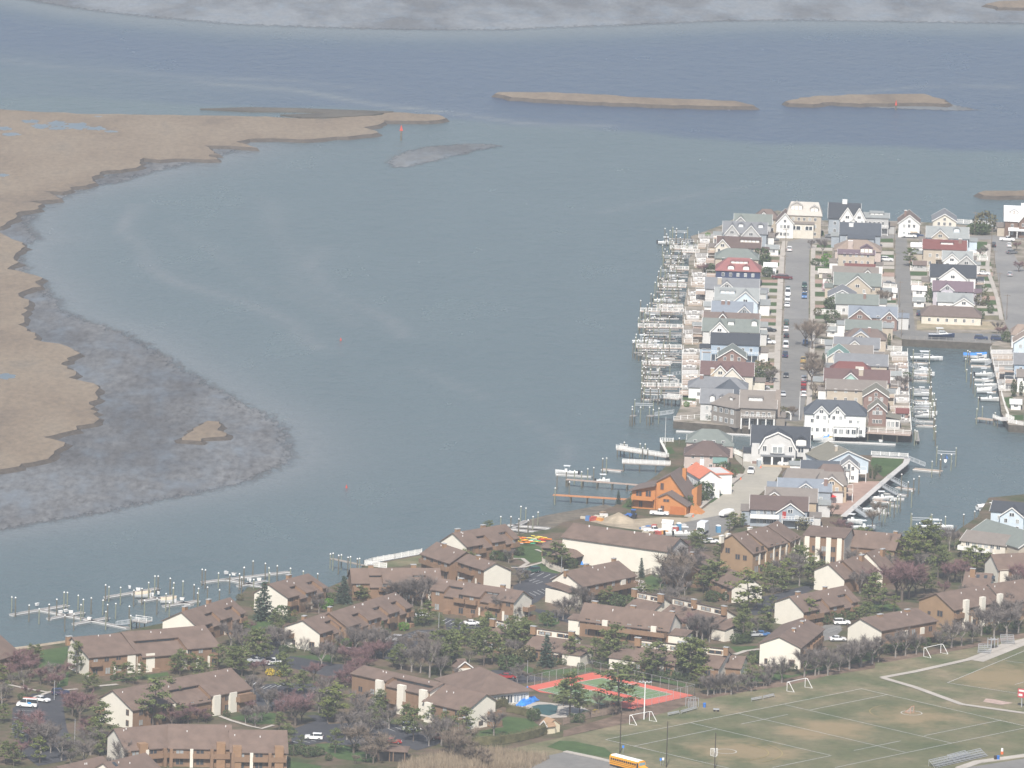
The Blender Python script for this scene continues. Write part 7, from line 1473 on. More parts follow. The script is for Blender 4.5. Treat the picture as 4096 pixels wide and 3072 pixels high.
# ---- near spit, bay side
pier('long white railed pier at the canal mouth', ('T3',175,975), ('T3',660,1052), 1.8, 2.6, PLANK, True, True, solid=True); pier('white railed pier of the orange tiled house', ('T3',220,1108), ('T3',690,1130), 1.8, 2.6, PLANK, True, True, solid=True)
floatd('pinkish floating dock off the orange tiled house', ('T3',20,1168), ('T3',215,1186), 2.2, PINKD); pier('long pinkish pier beside the cedar house', ('T3',-330,1268), ('T3',400,1325), 1.7, 2.3, PINKD, False)
pier('orange planked pier of the cedar house', ('T3',-460,1420), ('T3',340,1470), 2.0, 2.2, mat('orange_planks', (.48,.22,.10), .85), False); boat('white skiff tied to the pinkish pier', 'T3', 30, 1310, 5, 4.2)
pier('white railed platform at the head of the canal mouth pier', ('T3',178,960), ('T3',250,970), 2.6, 2.7, PLANK, True, False, solid=True); fence('white railing round the triangular corner lawn', 'T3', [(720,905),(590,900),(658,1030)], 1.2)
piles('T3', [(28,1070),(66,1065),(240,910),(395,925),(445,928),(420,965),(470,975),(-180,1200),(-250,1190),(-330,1195),(-420,1230),(-120,1170),(-60,1160),(-300,1300),(-440,1360),(780,870)], 'along the near spit bay side')
floatd('narrow float between the long bay piers', ('T3',-430,1215), ('T3',-80,1240), 1.6, GREYD); boat('white console boat by the long bay piers', 'T3', -330, 1225, 175, 7)
tag(part('flagpole', MB().tube(G('T3',638,950)-Vector((0,0,0)), G('T3',638,950)+Vector((0,0,9.5)), .09, .05, 6), WHITE, None), 'tall white flagpole on the canal mouth lawn', 'flagpole')
# ---- far peninsula, bay side docks
B1 = 'off the left row of houses'
rows = [('T1',500,640,960),('T1',548,660,905),('T1',600,690,960),('T1',632,800,975),('T1',662,620,872),('T1',705,640,870),('T1',750,630,775),('T1',800,690,872),('T1',850,650,862),('T1',888,590,770),('T1',925,582,860),('T1',970,570,845),('T1',1022,550,842),('T1',1078,640,835),('T1',1135,510,815),('T1',1178,560,815),('T1',1215,400,822),('T1',1262,470,815),('T1',1310,400,650),('T1',1370,376,815),('T1',1422,430,802),('T1',1480,440,802),('T1',1530,350,525),('T1',1572,360,802),('T1',1620,332,800),
        ('T3',45,410,800),('T3',92,440,800),('T3',140,420,680),('T3',205,420,612),('T3',250,430,800),('T3',297,420,592),('T3',355,410,800),('T3',410,410,800),('T3',480,410,645)]
TM_ = (PINKD, mat('white_deck', (.50,.48,.455), .7, .12, 1))
LBL = ['weathered grey', 'pinkish cedar', 'pale tan', 'white railed']
for i, (v, y, xo, xi) in enumerate(rows):
    k = i % 4; lab = '%s finger pier running out %s' % (LBL[k], B1); gp = 'finger piers '+B1
    if k == 3 or y in (600, 1215, 632): pier('white railed finger pier running out '+B1, (v, xo, y), (v, xi, y+8), 1.7, 2.5, PINKD, True, True, group=gp, solid=False)
    elif k == 1: floatd(lab.replace('finger pier', 'floating dock'), (v, xo, y), (v, xi-60, y+6), 2.0, PINKD, group=gp); ramp('aluminium gangway down to a floating dock '+B1, (v, xi, y-12), (v, xi-130, y+4), group='gangways '+B1)
    else: pier(lab, (v, xo, y), (v, xi, y+7), 1.5, 2.3, GREYD if k == 0 else PLANK, False, True, group=gp)
    piles(v, [(xo+prnd.uniform(-8,8), y-95+prnd.uniform(-12,12)), (xo+(xi-xo)*.4+prnd.uniform(-15,15), y-100+prnd.uniform(-10,10))]+([(xo+(xi-xo)*.7, y-100)] if i % 2 else []), B1)
    if i < len(rows)-1:
        pier('narrow bare catwalk between the finger piers '+B1, (v, xo+(35, 70, 10)[i % 3], y+23), (v, xi-(0, 40)[i % 2], y+27), 1.0, 2.2, (GREYD, PLANK, TM_[1])[i % 3], False, True, group='catwalks '+B1); pile(v, xo+(50, 90, 20)[i % 3], y-75, B1)
    if i % 8 == 2: boat('white boat moored between the finger piers '+B1, v, xo+(xi-xo)*.5, y+22, prnd.uniform(-4,8), prnd.uniform(5.5,8), .3, ('console','cabin')[i % 8 == 2], group='boats '+B1)
    if i % 3 == 0: lift('timber boat lift with aluminium beams '+B1, v, xo+(xi-xo)*.45, y+24, 3.2, 5.5, B1)
    if i % 3 == 1: dockbox(v, xi-40, y, B1, 2.5 if k != 1 else .57)
boat('white cabin cruiser on the outermost berth off the left row', 'T1', 440, 1535, 5, 8.5, .6, 'cabin'); boat('white console boat on a lift off the left row', 'T1', 620, 1130, 4, 6.5, 1.4)
for x, y in ((700,1250),(560,1590),(650,560)): boat('small white console boat among the finger piers off the left row', 'T1', x, y, prnd.uniform(-5,10), 6, .2, group='small boats off the left row')
for x, y in ((620,140),(690,330)): boat('small white console boat among the nearer finger piers', 'T3', x, y, 4, 6, .2, group='small boats off the nearer piers')
piles('T3', [(318,560),(400,565),(488,565),(318,585),(525,590),(580,575),(430,430),(430,230),(440,120)], 'at the corner of the shingled house')
pier('timber boarding platform on tall piles at the canal corner', ('T3',305,640), ('T3',355,645), 2.2, 3.2, GREYD, False, True); pier('second timber boarding platform on tall piles at the canal corner', ('T3',475,640), ('T3',530,648), 2.2, 3.2, GREYD, False, True)
ramp('cedar ramp from the shingled house to the corner platforms', ('T3',720,620), ('T3',540,645), 2.5, 1.2, 1.6); pier('white railed deck on the corner bulkhead of the shingled house', ('T3',645,465), ('T3',790,480), 3.5, 2.7, PLANK, True, True, solid=True)
lift('timber boat lift at the canal corner', 'T3', 430, 640, 3.4, 6, 'at the canal corner')
# waterside terraces with white railings: one per lot
def terrace(label, v, x0, x1, y0, y1, mt, grp, side):
    q = [flat(G(v, x0, y0)), flat(G(v, x1, y0)), flat(G(v, x1, y1)), flat(G(v, x0, y1))]
    o = thing('terrace', label, 'terrace', (q[0].x, q[0].y, LAND), 0, grp); q = [p-q[0] for p in q]
    part('deck', MB().loft([(p.x, p.y, .0) for p in q], [(p.x, p.y, .55) for p in q]), mt, o)
    ed = ((3, 0), (3, 2)) if side == 'l' else ((1, 2), (3, 2))
    for a, b in ed: part('railing', rail_mb(q[a], q[b], .55, .1, 1.0, 1.6), WHITE, o)
    if prnd.random() < .6:
        c = (q[0]+q[2])/2; part('furniture', MB().box(c.x-.8, c.x+.8, c.y-.5, c.y+.5, 1.1, 1.2).box(c.x-.1, c.x+.1, c.y-.1, c.y+.1, .5, 1.1).box(c.x-1.8, c.x-1.1, c.y-.4, c.y+.4, .55, 1.0).box(c.x+1.1, c.x+1.8, c.y-.4, c.y+.4, .55, 1.0), WHITE, o)
TM = [GREYD, mat('white_deck', (.50,.48,.455), .7, .12, 1), mat('tan_deck', (.40,.325,.26), .8, .15, 1), PINKD]
for i, y in enumerate(range(470, 1600, 47)):
    t = (y-470)/1130; x0 = 965-150*min(1, t*1.3); x1 = 1120-100*t
    x0 += (0, 22, 8, 35)[i % 4]; x1 -= (0, 30, 55, 12, 40)[i % 5]
    if i % 4 != 3: terrace('%s waterside terrace with white railing behind the left row' % ['grey', 'white', 'tan', 'cedar'][i % 4], 'T1', x0+6, x1-10*(i % 3), y, y+38, TM[i % 4], 'terraces behind the left row', 'l')
for i, y in enumerate((15,62,110,160,212,262,310,360,420,520)):
    terrace('%s waterside terrace with white railing behind the nearer left row' % ['white', 'tan', 'cedar', 'grey'][i % 4], 'T3', 808, 945+(i % 3)*20, y, y+38, TM[(i+1) % 4], 'terraces behind the nearer left row', 'l')
for i, y in enumerate((30,80,140,195,245,300,350,420,480,560,620,680)):
    terrace('%s canal terrace with white railing' % ['white', 'tan', 'cedar', 'grey'][i % 4], 'T4', 900+(i % 3)*15, 1062+y*.035, y, y+40, TM[(i+1) % 4], 'terraces on the left canal bank', 'r')
for i, y in enumerate((10,60,120,180,240,300,360)):
    terrace('%s terrace with white railing on the right canal bank' % ['white', 'tan', 'grey'][i % 3], 'T4', 1885+y*.22, 2110, y, y+42, TM[(1, 2, 0)[i % 3]], 'terraces on the right canal bank', 'l')
# ---- canal
C1_ = 'on the left canal bank'; C2_ = 'on the right canal bank'
for i, y in enumerate((120,200,245,292,380,432,495,560,600,645,692,735)):
    xi = 1075+y*.04
    floatd('%s floating dock %s' % (['tan', 'grey', 'cedar'][i % 3], C1_), ('T4', xi+40, y), ('T4', 1255+y*.10, y+8), 2.0, (TM[2], GREYD, PINKD)[i % 3], group='floating docks '+C1_)
    if i % 2: ramp('aluminium gangway to a floating dock '+C1_, ('T4', xi, y-45), ('T4', xi+115, y-2), group='gangways '+C1_)
    if i % 4 == 1: boat('white open boat moored to a floating dock '+C1_, 'T4', 1185+y*.08, y+22, prnd.uniform(0,6), prnd.uniform(5.5,8), .2, ('console','cabin')[i % 2], group='boats '+C1_)
    if i % 3 == 0: lift('timber boat lift with aluminium beams '+C1_, 'T4', 1200, y+25, 3.2, 5.5, C1_)
piles('T4', [(1300,200),(1300,245),(1300,320),(1303,365),(1285,365),(1310,435),(1330,430),(1318,490),(1347,488),(1335,545),(1305,560),(1337,680),(1327,645),(1345,745),(1330,755),(1345,805),(1140,790),(1160,800),(1280,130),(1270,200),(1100,380),(1100,560)], C1_)
boat('white sport fishing cruiser moored at the head of the canal', 'T4', 1255, 100, 3, 11, .2, 'cabin'); boat('white console boat with tan deck moored on the left canal bank', 'T4', 1230, 255, 4, 7, .2)
boat('white open boat moored below the shingled canal decks', 'T4', 1240, 555, 3, 6.5, .2); boat('white open boat with windscreen near the brick side house', 'T4', 1260, 640, 3, 6.5, .2)
for i, y in enumerate((100,150,235,285,345,400,478)):
    xo = 1640+y*.27; floatd('%s floating dock %s' % (['white', 'tan', 'cedar'][i % 3], C2_), ('T4', xo+10, y), ('T4', 1850+y*.22, y+9), 2.2, (TM[1], TM[2], PINKD)[i % 3], group='floating docks '+C2_)
    if i % 2 == 0: boat('white boat moored to a floating dock '+C2_, 'T4', 1760+y*.24, y+24, prnd.uniform(0,6), prnd.uniform(5.5,8), .2, ('console','cabin')[i % 4 == 0], group='boats '+C2_)
    if i % 2: ramp('aluminium gangway to a floating dock '+C2_, ('T4', 1905+y*.2, y-50), ('T4', 1800+y*.2, y), group='gangways '+C2_)
piles('T4', [(1640,90),(1650,195),(1700,170),(1718,270),(1690,230),(1735,340),(1765,470),(1750,580),(1805,560),(1930,620),(1680,20),(1660,10)], C2_)
boat('boat under a bright blue canvas cover on a lift at the canal head', 'T4', 1730, 75, 0, 8, 1.6, cover=CANV); boat('small white boat under a white cover by the right canal bank', 'T4', 1820, 420, 3, 5, .3, cover=HULLW)
pier('tan planked pier at the corner of the right canal bank', ('T4',1750,665), ('T4',1950,690), 3.0, 1.6, TM[2], False); pier('white railed deck over the corner bulkhead of the right canal bank', ('T4',1970,660), ('T4',2050,690), 5.0, 2.7, TM[1], True, True, solid=True)
fence('white picket railing along the right bank corner lawn', 'T4', [(1990,440),(2030,580),(2060,650)], 1.2); fence('white panel railing along the canal end of the right bank', 'T4', [(2060,715),(2212,745),(2300,750)], 1.2)
# canal front of the white house: cedar deck on dark piles, long float
pier('wide cedar deck with white railing in front of the large white canal house', ('T4',530,790), ('T4',1105,825), 6.0, 2.75, PINKD, False, True); fence('white railing along the cedar deck of the large white canal house', 'T4', [(100,775),(525,792),(1105,828),(1092,640)], 1.15, None, 2.75, False)
floatd('long white float along the canal below the large white house', ('T4',150,884), ('T4',950,925), 1.8, TM[1]); ramp('aluminium gangway to the long canal float', ('T4',520,790), ('T4',380,870)); dockbox('T4', 805, 905, 'on the long canal float')
floatd('long white ledge float under the shingled house bulkhead', ('T3',750,792), ('T3',1490,832), 1.4, TM[1]); fence('white railing along the shingled house terrace', 'T3', [(725,690),(1130,660),(1280,715),(1500,750)], 1.2, None, LAND, False)
for k, c in enumerate(((.55,.5,.45),(.08,.25,.6),(.7,.45,.05))): boat('%s kayak on the canal float by the grey gambrel house' % ['pale', 'blue', 'yellow'][k], 'T4', 190+k*55, 890, 0, 3.4, .6, cover=mat('kayak%d' % k, c, .4))
pier('narrow timber boarding pier at the canal end of the cedar deck', ('T4',1150,790), ('T4',1165,890), 1.4, 1.4, GREYD, False)
fence('timber guard rail along the road at the head of the canal', 'T2', [(1015,1488),(1880,1530)], 1.0, GREYD, LAND, False, 'guard_rail')
# ---- near spit, canal side
N1_ = 'on the canal side of the near spit'
bw = [(715,1040),(1070,1062),(1050,1112),(880,1252),(600,1492),(440,1632)]
for i, (a, b) in enumerate(zip(bw[:-1], bw[1:])): pier('white boardwalk section %s' % ['along the top of the corner lawn', 'at the blunt tip of the corner lawn', 'beside the corner lawn', 'beside the tan house patio', 'behind the grey two storey house'][i], ('T4',)+a, ('T4',)+b, 1.9, 2.62, TM[1], False, False, name='boardwalk')
fence('white railing round the corner lawn tip', 'T4', [(710,1030),(1072,1052)], 1.1)
floatd('cream floating dock off the corner lawn', ('T4',1130,1165), ('T4',1405,1190), 3.0, TM[2]); ramp('aluminium gangway from the corner lawn to the cream float', ('T4',1075,1075), ('T4',1240,1140))
lift('tall timber boat lift holding a small blue craft off the corner lawn', 'T4', 1445, 1130, 4, 6, 'off the corner lawn', 5.0); boat('small blue watercraft hanging in the tall boat lift', 'T4', 1445, 1095, 80, 3.2, 2.2, cover=CANV)
for i, (a, b) in enumerate((((960,1345),(1130,1368)), ((850,1400),(1065,1425)), ((830,1450),(1035,1460)), ((740,1475),(910,1500)), ((900,1520),(985,1530)), ((560,1560),(880,1605)))): floatd('%s float %s, %s' % (['cedar', 'grey', 'pale'][i % 3], N1_, ['outermost', 'second', 'third', 'with the console boat', 'shortest', 'longest'][i]), ('T4',)+a, ('T4',)+b, 2.0, (PINKD, GREYD, TM[1])[i % 3])
ramp('cedar gangway from the patio to the outermost float', ('T4',880,1260), ('T4',1050,1350)); ramp('white gangway beside the tan house patio', ('T4',800,1330), ('T4',960,1420)); ramp('wide white gangway behind the grey two storey house', ('T4',550,1560), ('T4',670,1640), w=2)
piles('T4', [(1182,1245),(1130,1270),(1075,1300),(1010,1225),(970,1440),(1000,1425),(940,1480),(900,1480),(870,1500),(850,1560),(820,1570),(1310,1098),(1390,1080),(1400,1030),(1500,1030),(1110,1390),(895,1450)], N1_)
boat('white console boat with tee top on the canal side of the near spit', 'T4', 810, 1478, 5, 7.5, .4); boat('white boat on the longest float of the near spit', 'T4', 740, 1590, 5, 7, .4)
boat('white cruiser moored behind the low condominium block', 'Q5', 790, 262, 10, 7.5, .2); boat('white boat under the bushes behind the low condominium block', 'Q5', 690, 205, -20, 6.5, .2)
# ---- bottom right canal bank
N2_ = 'by the beige canal house'
boat('white fishing cruiser with tall posts moored by the beige canal house', 'Q5', 1440, 262, 4, 10, .4, 'cabin'); lift('timber boat lift with tall posts by the beige canal house', 'Q5', 1300, 270, 3.4, 6, N2_); floatd('white float by the beige canal house', ('Q5',1250,282), ('Q5',1620,290), 2.2, TM[1])
piles('Q5', [(1262,215),(1290,205),(1398,175),(1478,180),(1518,150),(1680,130),(1777,103),(1822,90)], N2_); boat('small white boat on the bank by the pale blue canal house', 'Q5', 1870, 80, 30, 6, .6, cover=HULLW)
# boat on its trailer by the road
boat('blue hulled cabin boat on a trailer at the road end', 'T2', 1400, 1468, 2, 9, 0, 'cabin', HULLB, LAND+.9)
# ---- kayaks on the racks
KC = [(.70,.06,.05),(.75,.52,.05),(.80,.25,.04),(.70,.70,.66),(.10,.45,.25),(.75,.62,.12)]; KN = ['red', 'yellow', 'orange', 'white', 'green', 'lemon']
kr = random.Random(4); kn = {}
for i in range(22):
    k = i % 6; x = 610+(i*37) % 250; y = 345+(i*23) % 62
    p = G('Q3', x, y, LAND); ang = math.radians(kr.uniform(-40, 20)); mb = MB(); L = 3.6; sec = []
    for t in (0, .2, .5, .8, 1): w = .36*math.sin(math.pi*min(max(t, .03), .97)); sec.append([(-L/2+L*t, -w, .28), (-L/2+L*t, 0, .05), (-L/2+L*t, w, .28), (-L/2+L*t, 0, .42)])
    for a, b in zip(sec[:-1], sec[1:]): mb.loft(a, b, False)
    o = thing('kayak', '%s kayak lying on the racks beside the kayak lawn' % KN[k], 'kayak', (p.x, p.y, LAND+.1+.3*(i % 3)), ang, 'kayaks on the racks')
    part('hull', mb, mat('kayak_'+KN[k], KC[k], .4, .05), o, True); part('cockpit', MB().box(-.5,.3,-.22,.22,.36,.44), mat('black_plastic', (0,0,0)), o)
# ---- channel marks
for lab, P0, h, big in (('red daymark on a dark pile off the marsh point', (1604,562), 6.0, .55), ('small red daymark on a pile at the far marsh island', (3583,440), 4.0, .35)):
    p = G('P', *P0, 0); o = thing('channel_marker', lab, 'marker', (p.x, p.y, 0)); part('pile', MB().tube((0,0,-1), (0,0,h), .35, .3, 8), PILE, o)
    part('daymark', MB().loft([(-1.3*big,-.4,h-2.0),(1.3*big,-.4,h-2.0),(0,-.4,h+.5)], [(-1.3*big,-.36,h-2.0),(1.3*big,-.36,h-2.0),(0,-.36,h+.5)]), mat('marker_red', (.55,.07,.045), .5), o)
for lab, P0 in (('red buoy floating in mid channel beyond the mudflat', (1363,1362)), ('red buoy floating off the mudflat point near the condominiums', (1386,1952))):
    p = G('P', *P0, 0); o = thing('buoy', lab, 'buoy', (p.x, p.y, 0)); part('float', MB().tube((0,0,-.3), (0,0,.4), .34, .3, 12), mat('marker_red', (0,0,0)), o); part('cone', MB().tube((0,0,.402), (0,0,1.0), .2, .08, 10), mat('marker_red', (0,0,0)), o)
# ================================================================== vehicles
TYRE = mat('tyre', (.018,.018,.019), .8); RIM = mat('rim', (.35,.36,.37), .35, .05, 2, 0, .6); LAMP = mat('headlamp', (.7,.7,.68), .15); TAIL = mat('taillamp', (.35,.02,.02), .3); CGL = mat('car_glass', (.025,.03,.036), .06, .1, 1, 0, 0, None, .6)
CP = {'white': (.74,.74,.73), 'silver': (.42,.43,.44), 'grey': (.16,.165,.17), 'black': (.014,.014,.016), 'navy': (.025,.04,.09), 'blue': (.06,.16,.36), 'red': (.30,.025,.025), 'maroon': (.11,.018,.02), 'green': (.03,.08,.06), 'tan': (.36,.30,.22), 'gold': (.42,.30,.10)}
SHAPE = {'sedan': (4.7, 1.8, [(-2.35,.45),(-2.3,.95),(-1.5,1.02)], [(-1.65,1.0),(-1.0,1.43),(.35,1.45),(1.15,.98)], [(1.1,.97),(2.2,.82),(2.35,.45)]),
         'suv': (4.7, 1.9, [(-2.35,.5),(-2.33,1.1),(-2.2,1.12)], [(-2.28,1.1),(-2.0,1.72),(.3,1.74),(1.05,1.12)], [(1.0,1.1),(2.25,1.0),(2.35,.5)]),
         'pickup': (5.7, 1.95, [(-2.85,.6),(-2.85,1.15),(-.6,1.15)], [(-.6,1.13),(-.45,1.85),(.7,1.87),(1.4,1.18)], [(1.35,1.16),(2.7,1.08),(2.85,.55)]),
         'van': (5.4, 2.0, [(-2.7,.5),(-2.7,1.2),(-2.6,1.22)], [(-2.68,1.2),(-2.6,2.25),(1.1,2.28),(1.85,1.35)], [(1.8,1.32),(2.55,1.1),(2.7,.5)])}
CARM = {}
def car_meshes(kind, col):
    key = kind+col
    if key in CARM: return CARM[key]
    L, W, rear, cab, front = SHAPE[kind]; pm = mat('car_paint_'+col, CP[col], .25, .03, 1, 0, 0, None, .5); h = W/2
    prof = [(-L/2+.05, .32)]+rear+front[0:]+[(L/2-.05, .32)]
    body = MB().loft([(x, -h+(.06 if z > .9 else 0), z) for x, z in prof], [(x, h-(.06 if z > .9 else 0), z) for x, z in prof])
    roof = MB().loft([(cab[1][0], -h+.22, cab[1][1]-.06), (cab[2][0], -h+.22, cab[2][1]-.06), (cab[2][0], h-.22, cab[2][1]-.06), (cab[1][0], h-.22, cab[1][1]-.06)], [(cab[1][0]+.05, -h+.26, cab[1][1]), (cab[2][0]-.05, -h+.26, cab[2][1]), (cab[2][0]-.05, h-.26, cab[2][1]), (cab[1][0]+.05, h-.26, cab[1][1])])
    g = MB().loft([(cab[0][0], -h+.08, cab[0][1]-.05), (cab[3][0], -h+.08, cab[3][1]-.05), (cab[3][0], h-.08, cab[3][1]-.05), (cab[0][0], h-.08, cab[0][1]-.05)], [(cab[1][0], -h+.22, cab[1][1]-.06), (cab[2][0], -h+.22, cab[2][1]-.06), (cab[2][0], h-.22, cab[2][1]-.06), (cab[1][0], h-.22, cab[1][1]-.06)])
    out = {'body': body.mesh('body', pm), 'roof': roof.mesh('roof', pm), 'windows': g.mesh('windows', CGL), 'pillar': MB().bar((0, -h+.06, cab[0][1]), (0, -h+.2, cab[1][1]-.05), .1, .08).bar((0, h-.06, cab[0][1]), (0, h-.2, cab[1][1]-.05), .1, .08).mesh('pillar', pm)}
    CARM[key] = (out, L, W); return CARM[key]
WHEEL = MB().tube((0,-.11,0), (0,.11,0), .34, .34, 12).mesh('tyre', TYRE); RIMM = MB().tube((0,-.12,0), (0,.12,0), .2, .2, 10).mesh('rim', RIM)
HL = MB().box(-.03,.03,-.2,.2,-.08,.08).mesh('headlight', LAMP); TL = MB().box(-.03,.03,-.16,.16,-.1,.1).mesh('taillight', TAIL)
def car(label, kind, col, v, x, y, ang, z=LAND+.13, group=None):
    p = G(v, x, y, z); m_, L, W = car_meshes(kind, col)
    o = thing('parked_car' if kind in ('sedan', 'suv') else 'pickup_truck' if kind == 'pickup' else 'van', label, {'sedan': 'car', 'suv': 'car', 'pickup': 'pickup', 'van': 'van'}[kind], p, math.radians(ang), group)
    for k, me in m_.items(): ob(k, me, o)
    for sx in (-.31, .30):
        for sy in (-1, 1): w = ob('wheel', WHEEL, o, (sx*L, sy*(W/2-.1), .34)); ob('rim', RIMM, w)
    for sy in (-1, 1): ob('headlight', HL, o, (L/2-.02, sy*(W/2-.35), .68)); ob('taillight', TL, o, (-L/2+.01, sy*(W/2-.25), .8))
    return o
UP, DN = 88, -92
for l_, k, c, v, x, y, a in [
    ('white car with red tail lights parked near the curve of the main street', 'suv', 'white', 'T1', 1862, 622, UP), ('dark green sport utility car heading the right hand kerb queue', 'suv', 'green', 'T1', 2010, 980, DN), ('black sedan parked between the dark car and the blue pickup', 'sedan', 'black', 'T1', 2014, 1030, DN), ('blue pickup parked behind the black sedan', 'pickup', 'blue', 'T1', 2008, 1082, DN),
    ('green car at the front of the left kerb queue', 'sedan', 'green', 'T1', 1848, 1010, DN), ('white van behind the green car on the main street', 'van', 'white', 'T1', 1846, 1055, DN), ('white sport utility car in the middle of the left kerb queue', 'suv', 'white', 'T1', 1843, 1110, DN), ('white sedan at the end of the left kerb queue', 'sedan', 'white', 'T1', 1840, 1168, DN),
    ('maroon sport utility car turning out of a driveway across the main street', 'suv', 'maroon', 'T1', 1830, 900, -3), ('maroon car waiting in the driveway mouth', 'suv', 'maroon', 'T1', 1750, 895, 176), ('dark green car parked by the resurfaced road', 'suv', 'green', 'T1', 1832, 1345, UP), ('white car parked on the resurfaced main street', 'suv', 'white', 'T1', 1828, 1412, UP),
    ('black car parked behind the white car on the main street', 'sedan', 'black', 'T1', 1832, 1472, UP), ('white van parked in front of the navy pickup', 'van', 'white', 'T1', 1826, 1570, UP), ('navy pickup parked behind the white van', 'pickup', 'navy', 'T3', 1820, 65, UP), ('bright blue car on the right kerb of the main street', 'sedan', 'blue', 'T1', 2018, 1535, DN),
    ('black car driving down the main street', 'sedan', 'black', 'T3', 1828, 265, DN), ('silver car at the lower end of the main street', 'sedan', 'silver', 'T3', 1800, 448, DN), ('white car near the large white canal house', 'suv', 'white', 'T3', 2003, 452, UP), ('maroon car parked above the white car', 'sedan', 'maroon', 'T3', 2000, 400, UP), ('dark red car parked below the silver wagon', 'sedan', 'red', 'T3', 2002, 348, UP),
    ('silver wagon parked under the brown trees', 'suv', 'silver', 'T3', 2004, 300, UP), ('tan car under the brown trees of the main street', 'suv', 'tan', 'T3', 1995, 190, UP), ('yellow work truck under the bare trees of the main street', 'pickup', 'gold', 'T3', 1998, 120, UP), ('black car with bright glint in a driveway of the left row', 'sedan', 'black', 'T1', 1670, 1415, 0), ('white pickup in the driveway by the blue house', 'pickup', 'white', 'T1', 1645, 1535, 0),
    ('white car in the driveway beside the olive tree', 'suv', 'white', 'T3', 1605, 272, 0), ('silver car in the driveway behind the shingled house', 'sedan', 'silver', 'T3', 1600, 380, 0), ('dark car in the driveway below the red roofed house', 'suv', 'grey', 'T1', 1660, 850, 0), ('grey car in a driveway near the tip of the left row', 'sedan', 'grey', 'T1', 1700, 520, 0),
    ('dark grey car on the cross street by the big cream house', 'sedan', 'grey', 'T2', 315, 492, -3), ('white sport utility car parked beside the beige modern house', 'suv', 'white', 'T2', 862, 722, -2), ('white work pickup at the head of the alley', 'pickup', 'white', 'T2', 1082, 490, -3), ('dark car beside the white pickup at the head of the alley', 'suv', 'navy', 'T2', 1165, 490, -3), ('white pickup by the dark shingled house', 'pickup', 'white', 'T2', 2045, 525, -3),
    ('white car on the right hand street below the white pickup', 'sedan', 'white', 'T2', 2066, 580, UP), ('dark car pulled up on the kerb of the right hand street', 'sedan', 'grey', 'T2', 2092, 650, 40), ('grey car driving along the right hand street', 'sedan', 'silver', 'T2', 2072, 866, UP), ('white car in the driveway of the dark green roofed house', 'sedan', 'white', 'T2', 1815, 858, -3), ('black car at the top of the right hand street', 'suv', 'black', 'T2', 1910, 580, UP),
    ('navy car beside the long low bungalow', 'suv', 'navy', 'T2', 1180, 1255, UP), ('dark navy car at the road end by the canal', 'suv', 'navy', 'T2', 1790, 1495, -3), ('second navy car at the road end under the bare tree', 'suv', 'navy', 'T2', 1950, 1500, -3), ('dark car in an alley side carport', 'sedan', 'grey', 'T2', 885, 958, -3),
    ('white work pickup beside the cedar house', 'pickup', 'white', 'T3', 585, 1622, -8), ('white pickup driving up the pale road', 'pickup', 'white', 'T3', 1485, 1205, -95), ('white cargo van in front of the grey gambrel house', 'van', 'white', 'T3', 1830, 1135, 215),
    ('dark green sport utility car alone in the striped parking court', 'suv', 'green', 'Q3', 728, 640, 215), ('white sedan parked below the paired notch block', 'sedan', 'white', 'Q3', 195, 1105, 8), ('white work pickup in the boat yard', 'pickup', 'white', 'Q3', 1800, 285, -5), ('white car at the edge of the boat yard', 'sedan', 'white', 'Q4', 320, 380, 20),
    ('silver minivan in front of the long townhouse row', 'suv', 'silver', 'Q2', 1500, 1245, 172), ('silver car beside the bright green shrub', 'sedan', 'silver', 'Q2', 1080, 1350, 165), ('white sport utility car beside the forsythia island', 'suv', 'white', 'Q2', 430, 1455, 215), ('silver car next to the white car at the forsythia island', 'sedan', 'silver', 'Q2', 275, 1435, 200), ('white car behind the columnar arborvitae', 'sedan', 'white', 'Q2', 1735, 1035, 30),
    ('white sedan in the curved parking lot', 'sedan', 'white', 'S1', 460, 845, -28), ('dark navy car at the head of the curved parking lot', 'suv', 'navy', 'S1', 668, 770, 20), ('white sport utility car on the drive behind the hedge', 'suv', 'white', 'S2', 1535, 1265, 175), ('white car behind the two part block', 'sedan', 'white', 'S2', 845, 670, -20), ('dark red car parked beside the carport', 'suv', 'maroon', 'S3', 985, 1270, 5),
    ('red car under the edge of the carport', 'sedan', 'red', 'S3', 470, 1310, 5), ('white van half hidden by pines in the front parking lot', 'van', 'white', 'S3', 690, 1165, 10), ('silver car behind the hip shouldered block', 'sedan', 'silver', 'S5', 875, 125, 20), ('blue car behind the hip shouldered block', 'sedan', 'blue', 'S5', 965, 120, 20), ('white car at the striped parking bay', 'suv', 'white', 'Q4', 1475, 1100, 10), ('white car under the bare trees by the striped parking bay', 'sedan', 'white', 'Q4', 1440, 1245, 10), ('red car in the lot behind the clubhouse', 'sedan', 'red', 'S3', 1740, 590, 10)]:
    car(l_, k, c, v, x, y, a)
# work van with a ladder rack
o = car('white work van with ladder rack and blue lettering in the curved parking lot', 'van', 'white', 'S1', 300, 905, 172)
part('ladder', MB().bar((-2.4,-.5,2.45),(1.2,-.5,2.45),.08,.08).bar((-2.4,.1,2.45),(1.2,.1,2.45),.08,.08), mat('ladder_red', (.45,.12,.08), .6), o); part('decal', MB().box(-1.2,-.3,-1.02,-.99,1.0,1.5), mat('decal_blue', (.08,.32,.62), .5), o); part('decal', MB().box(-1.2,-.3,.99,1.02,1.0,1.5), MATS['decal_blue'], o)
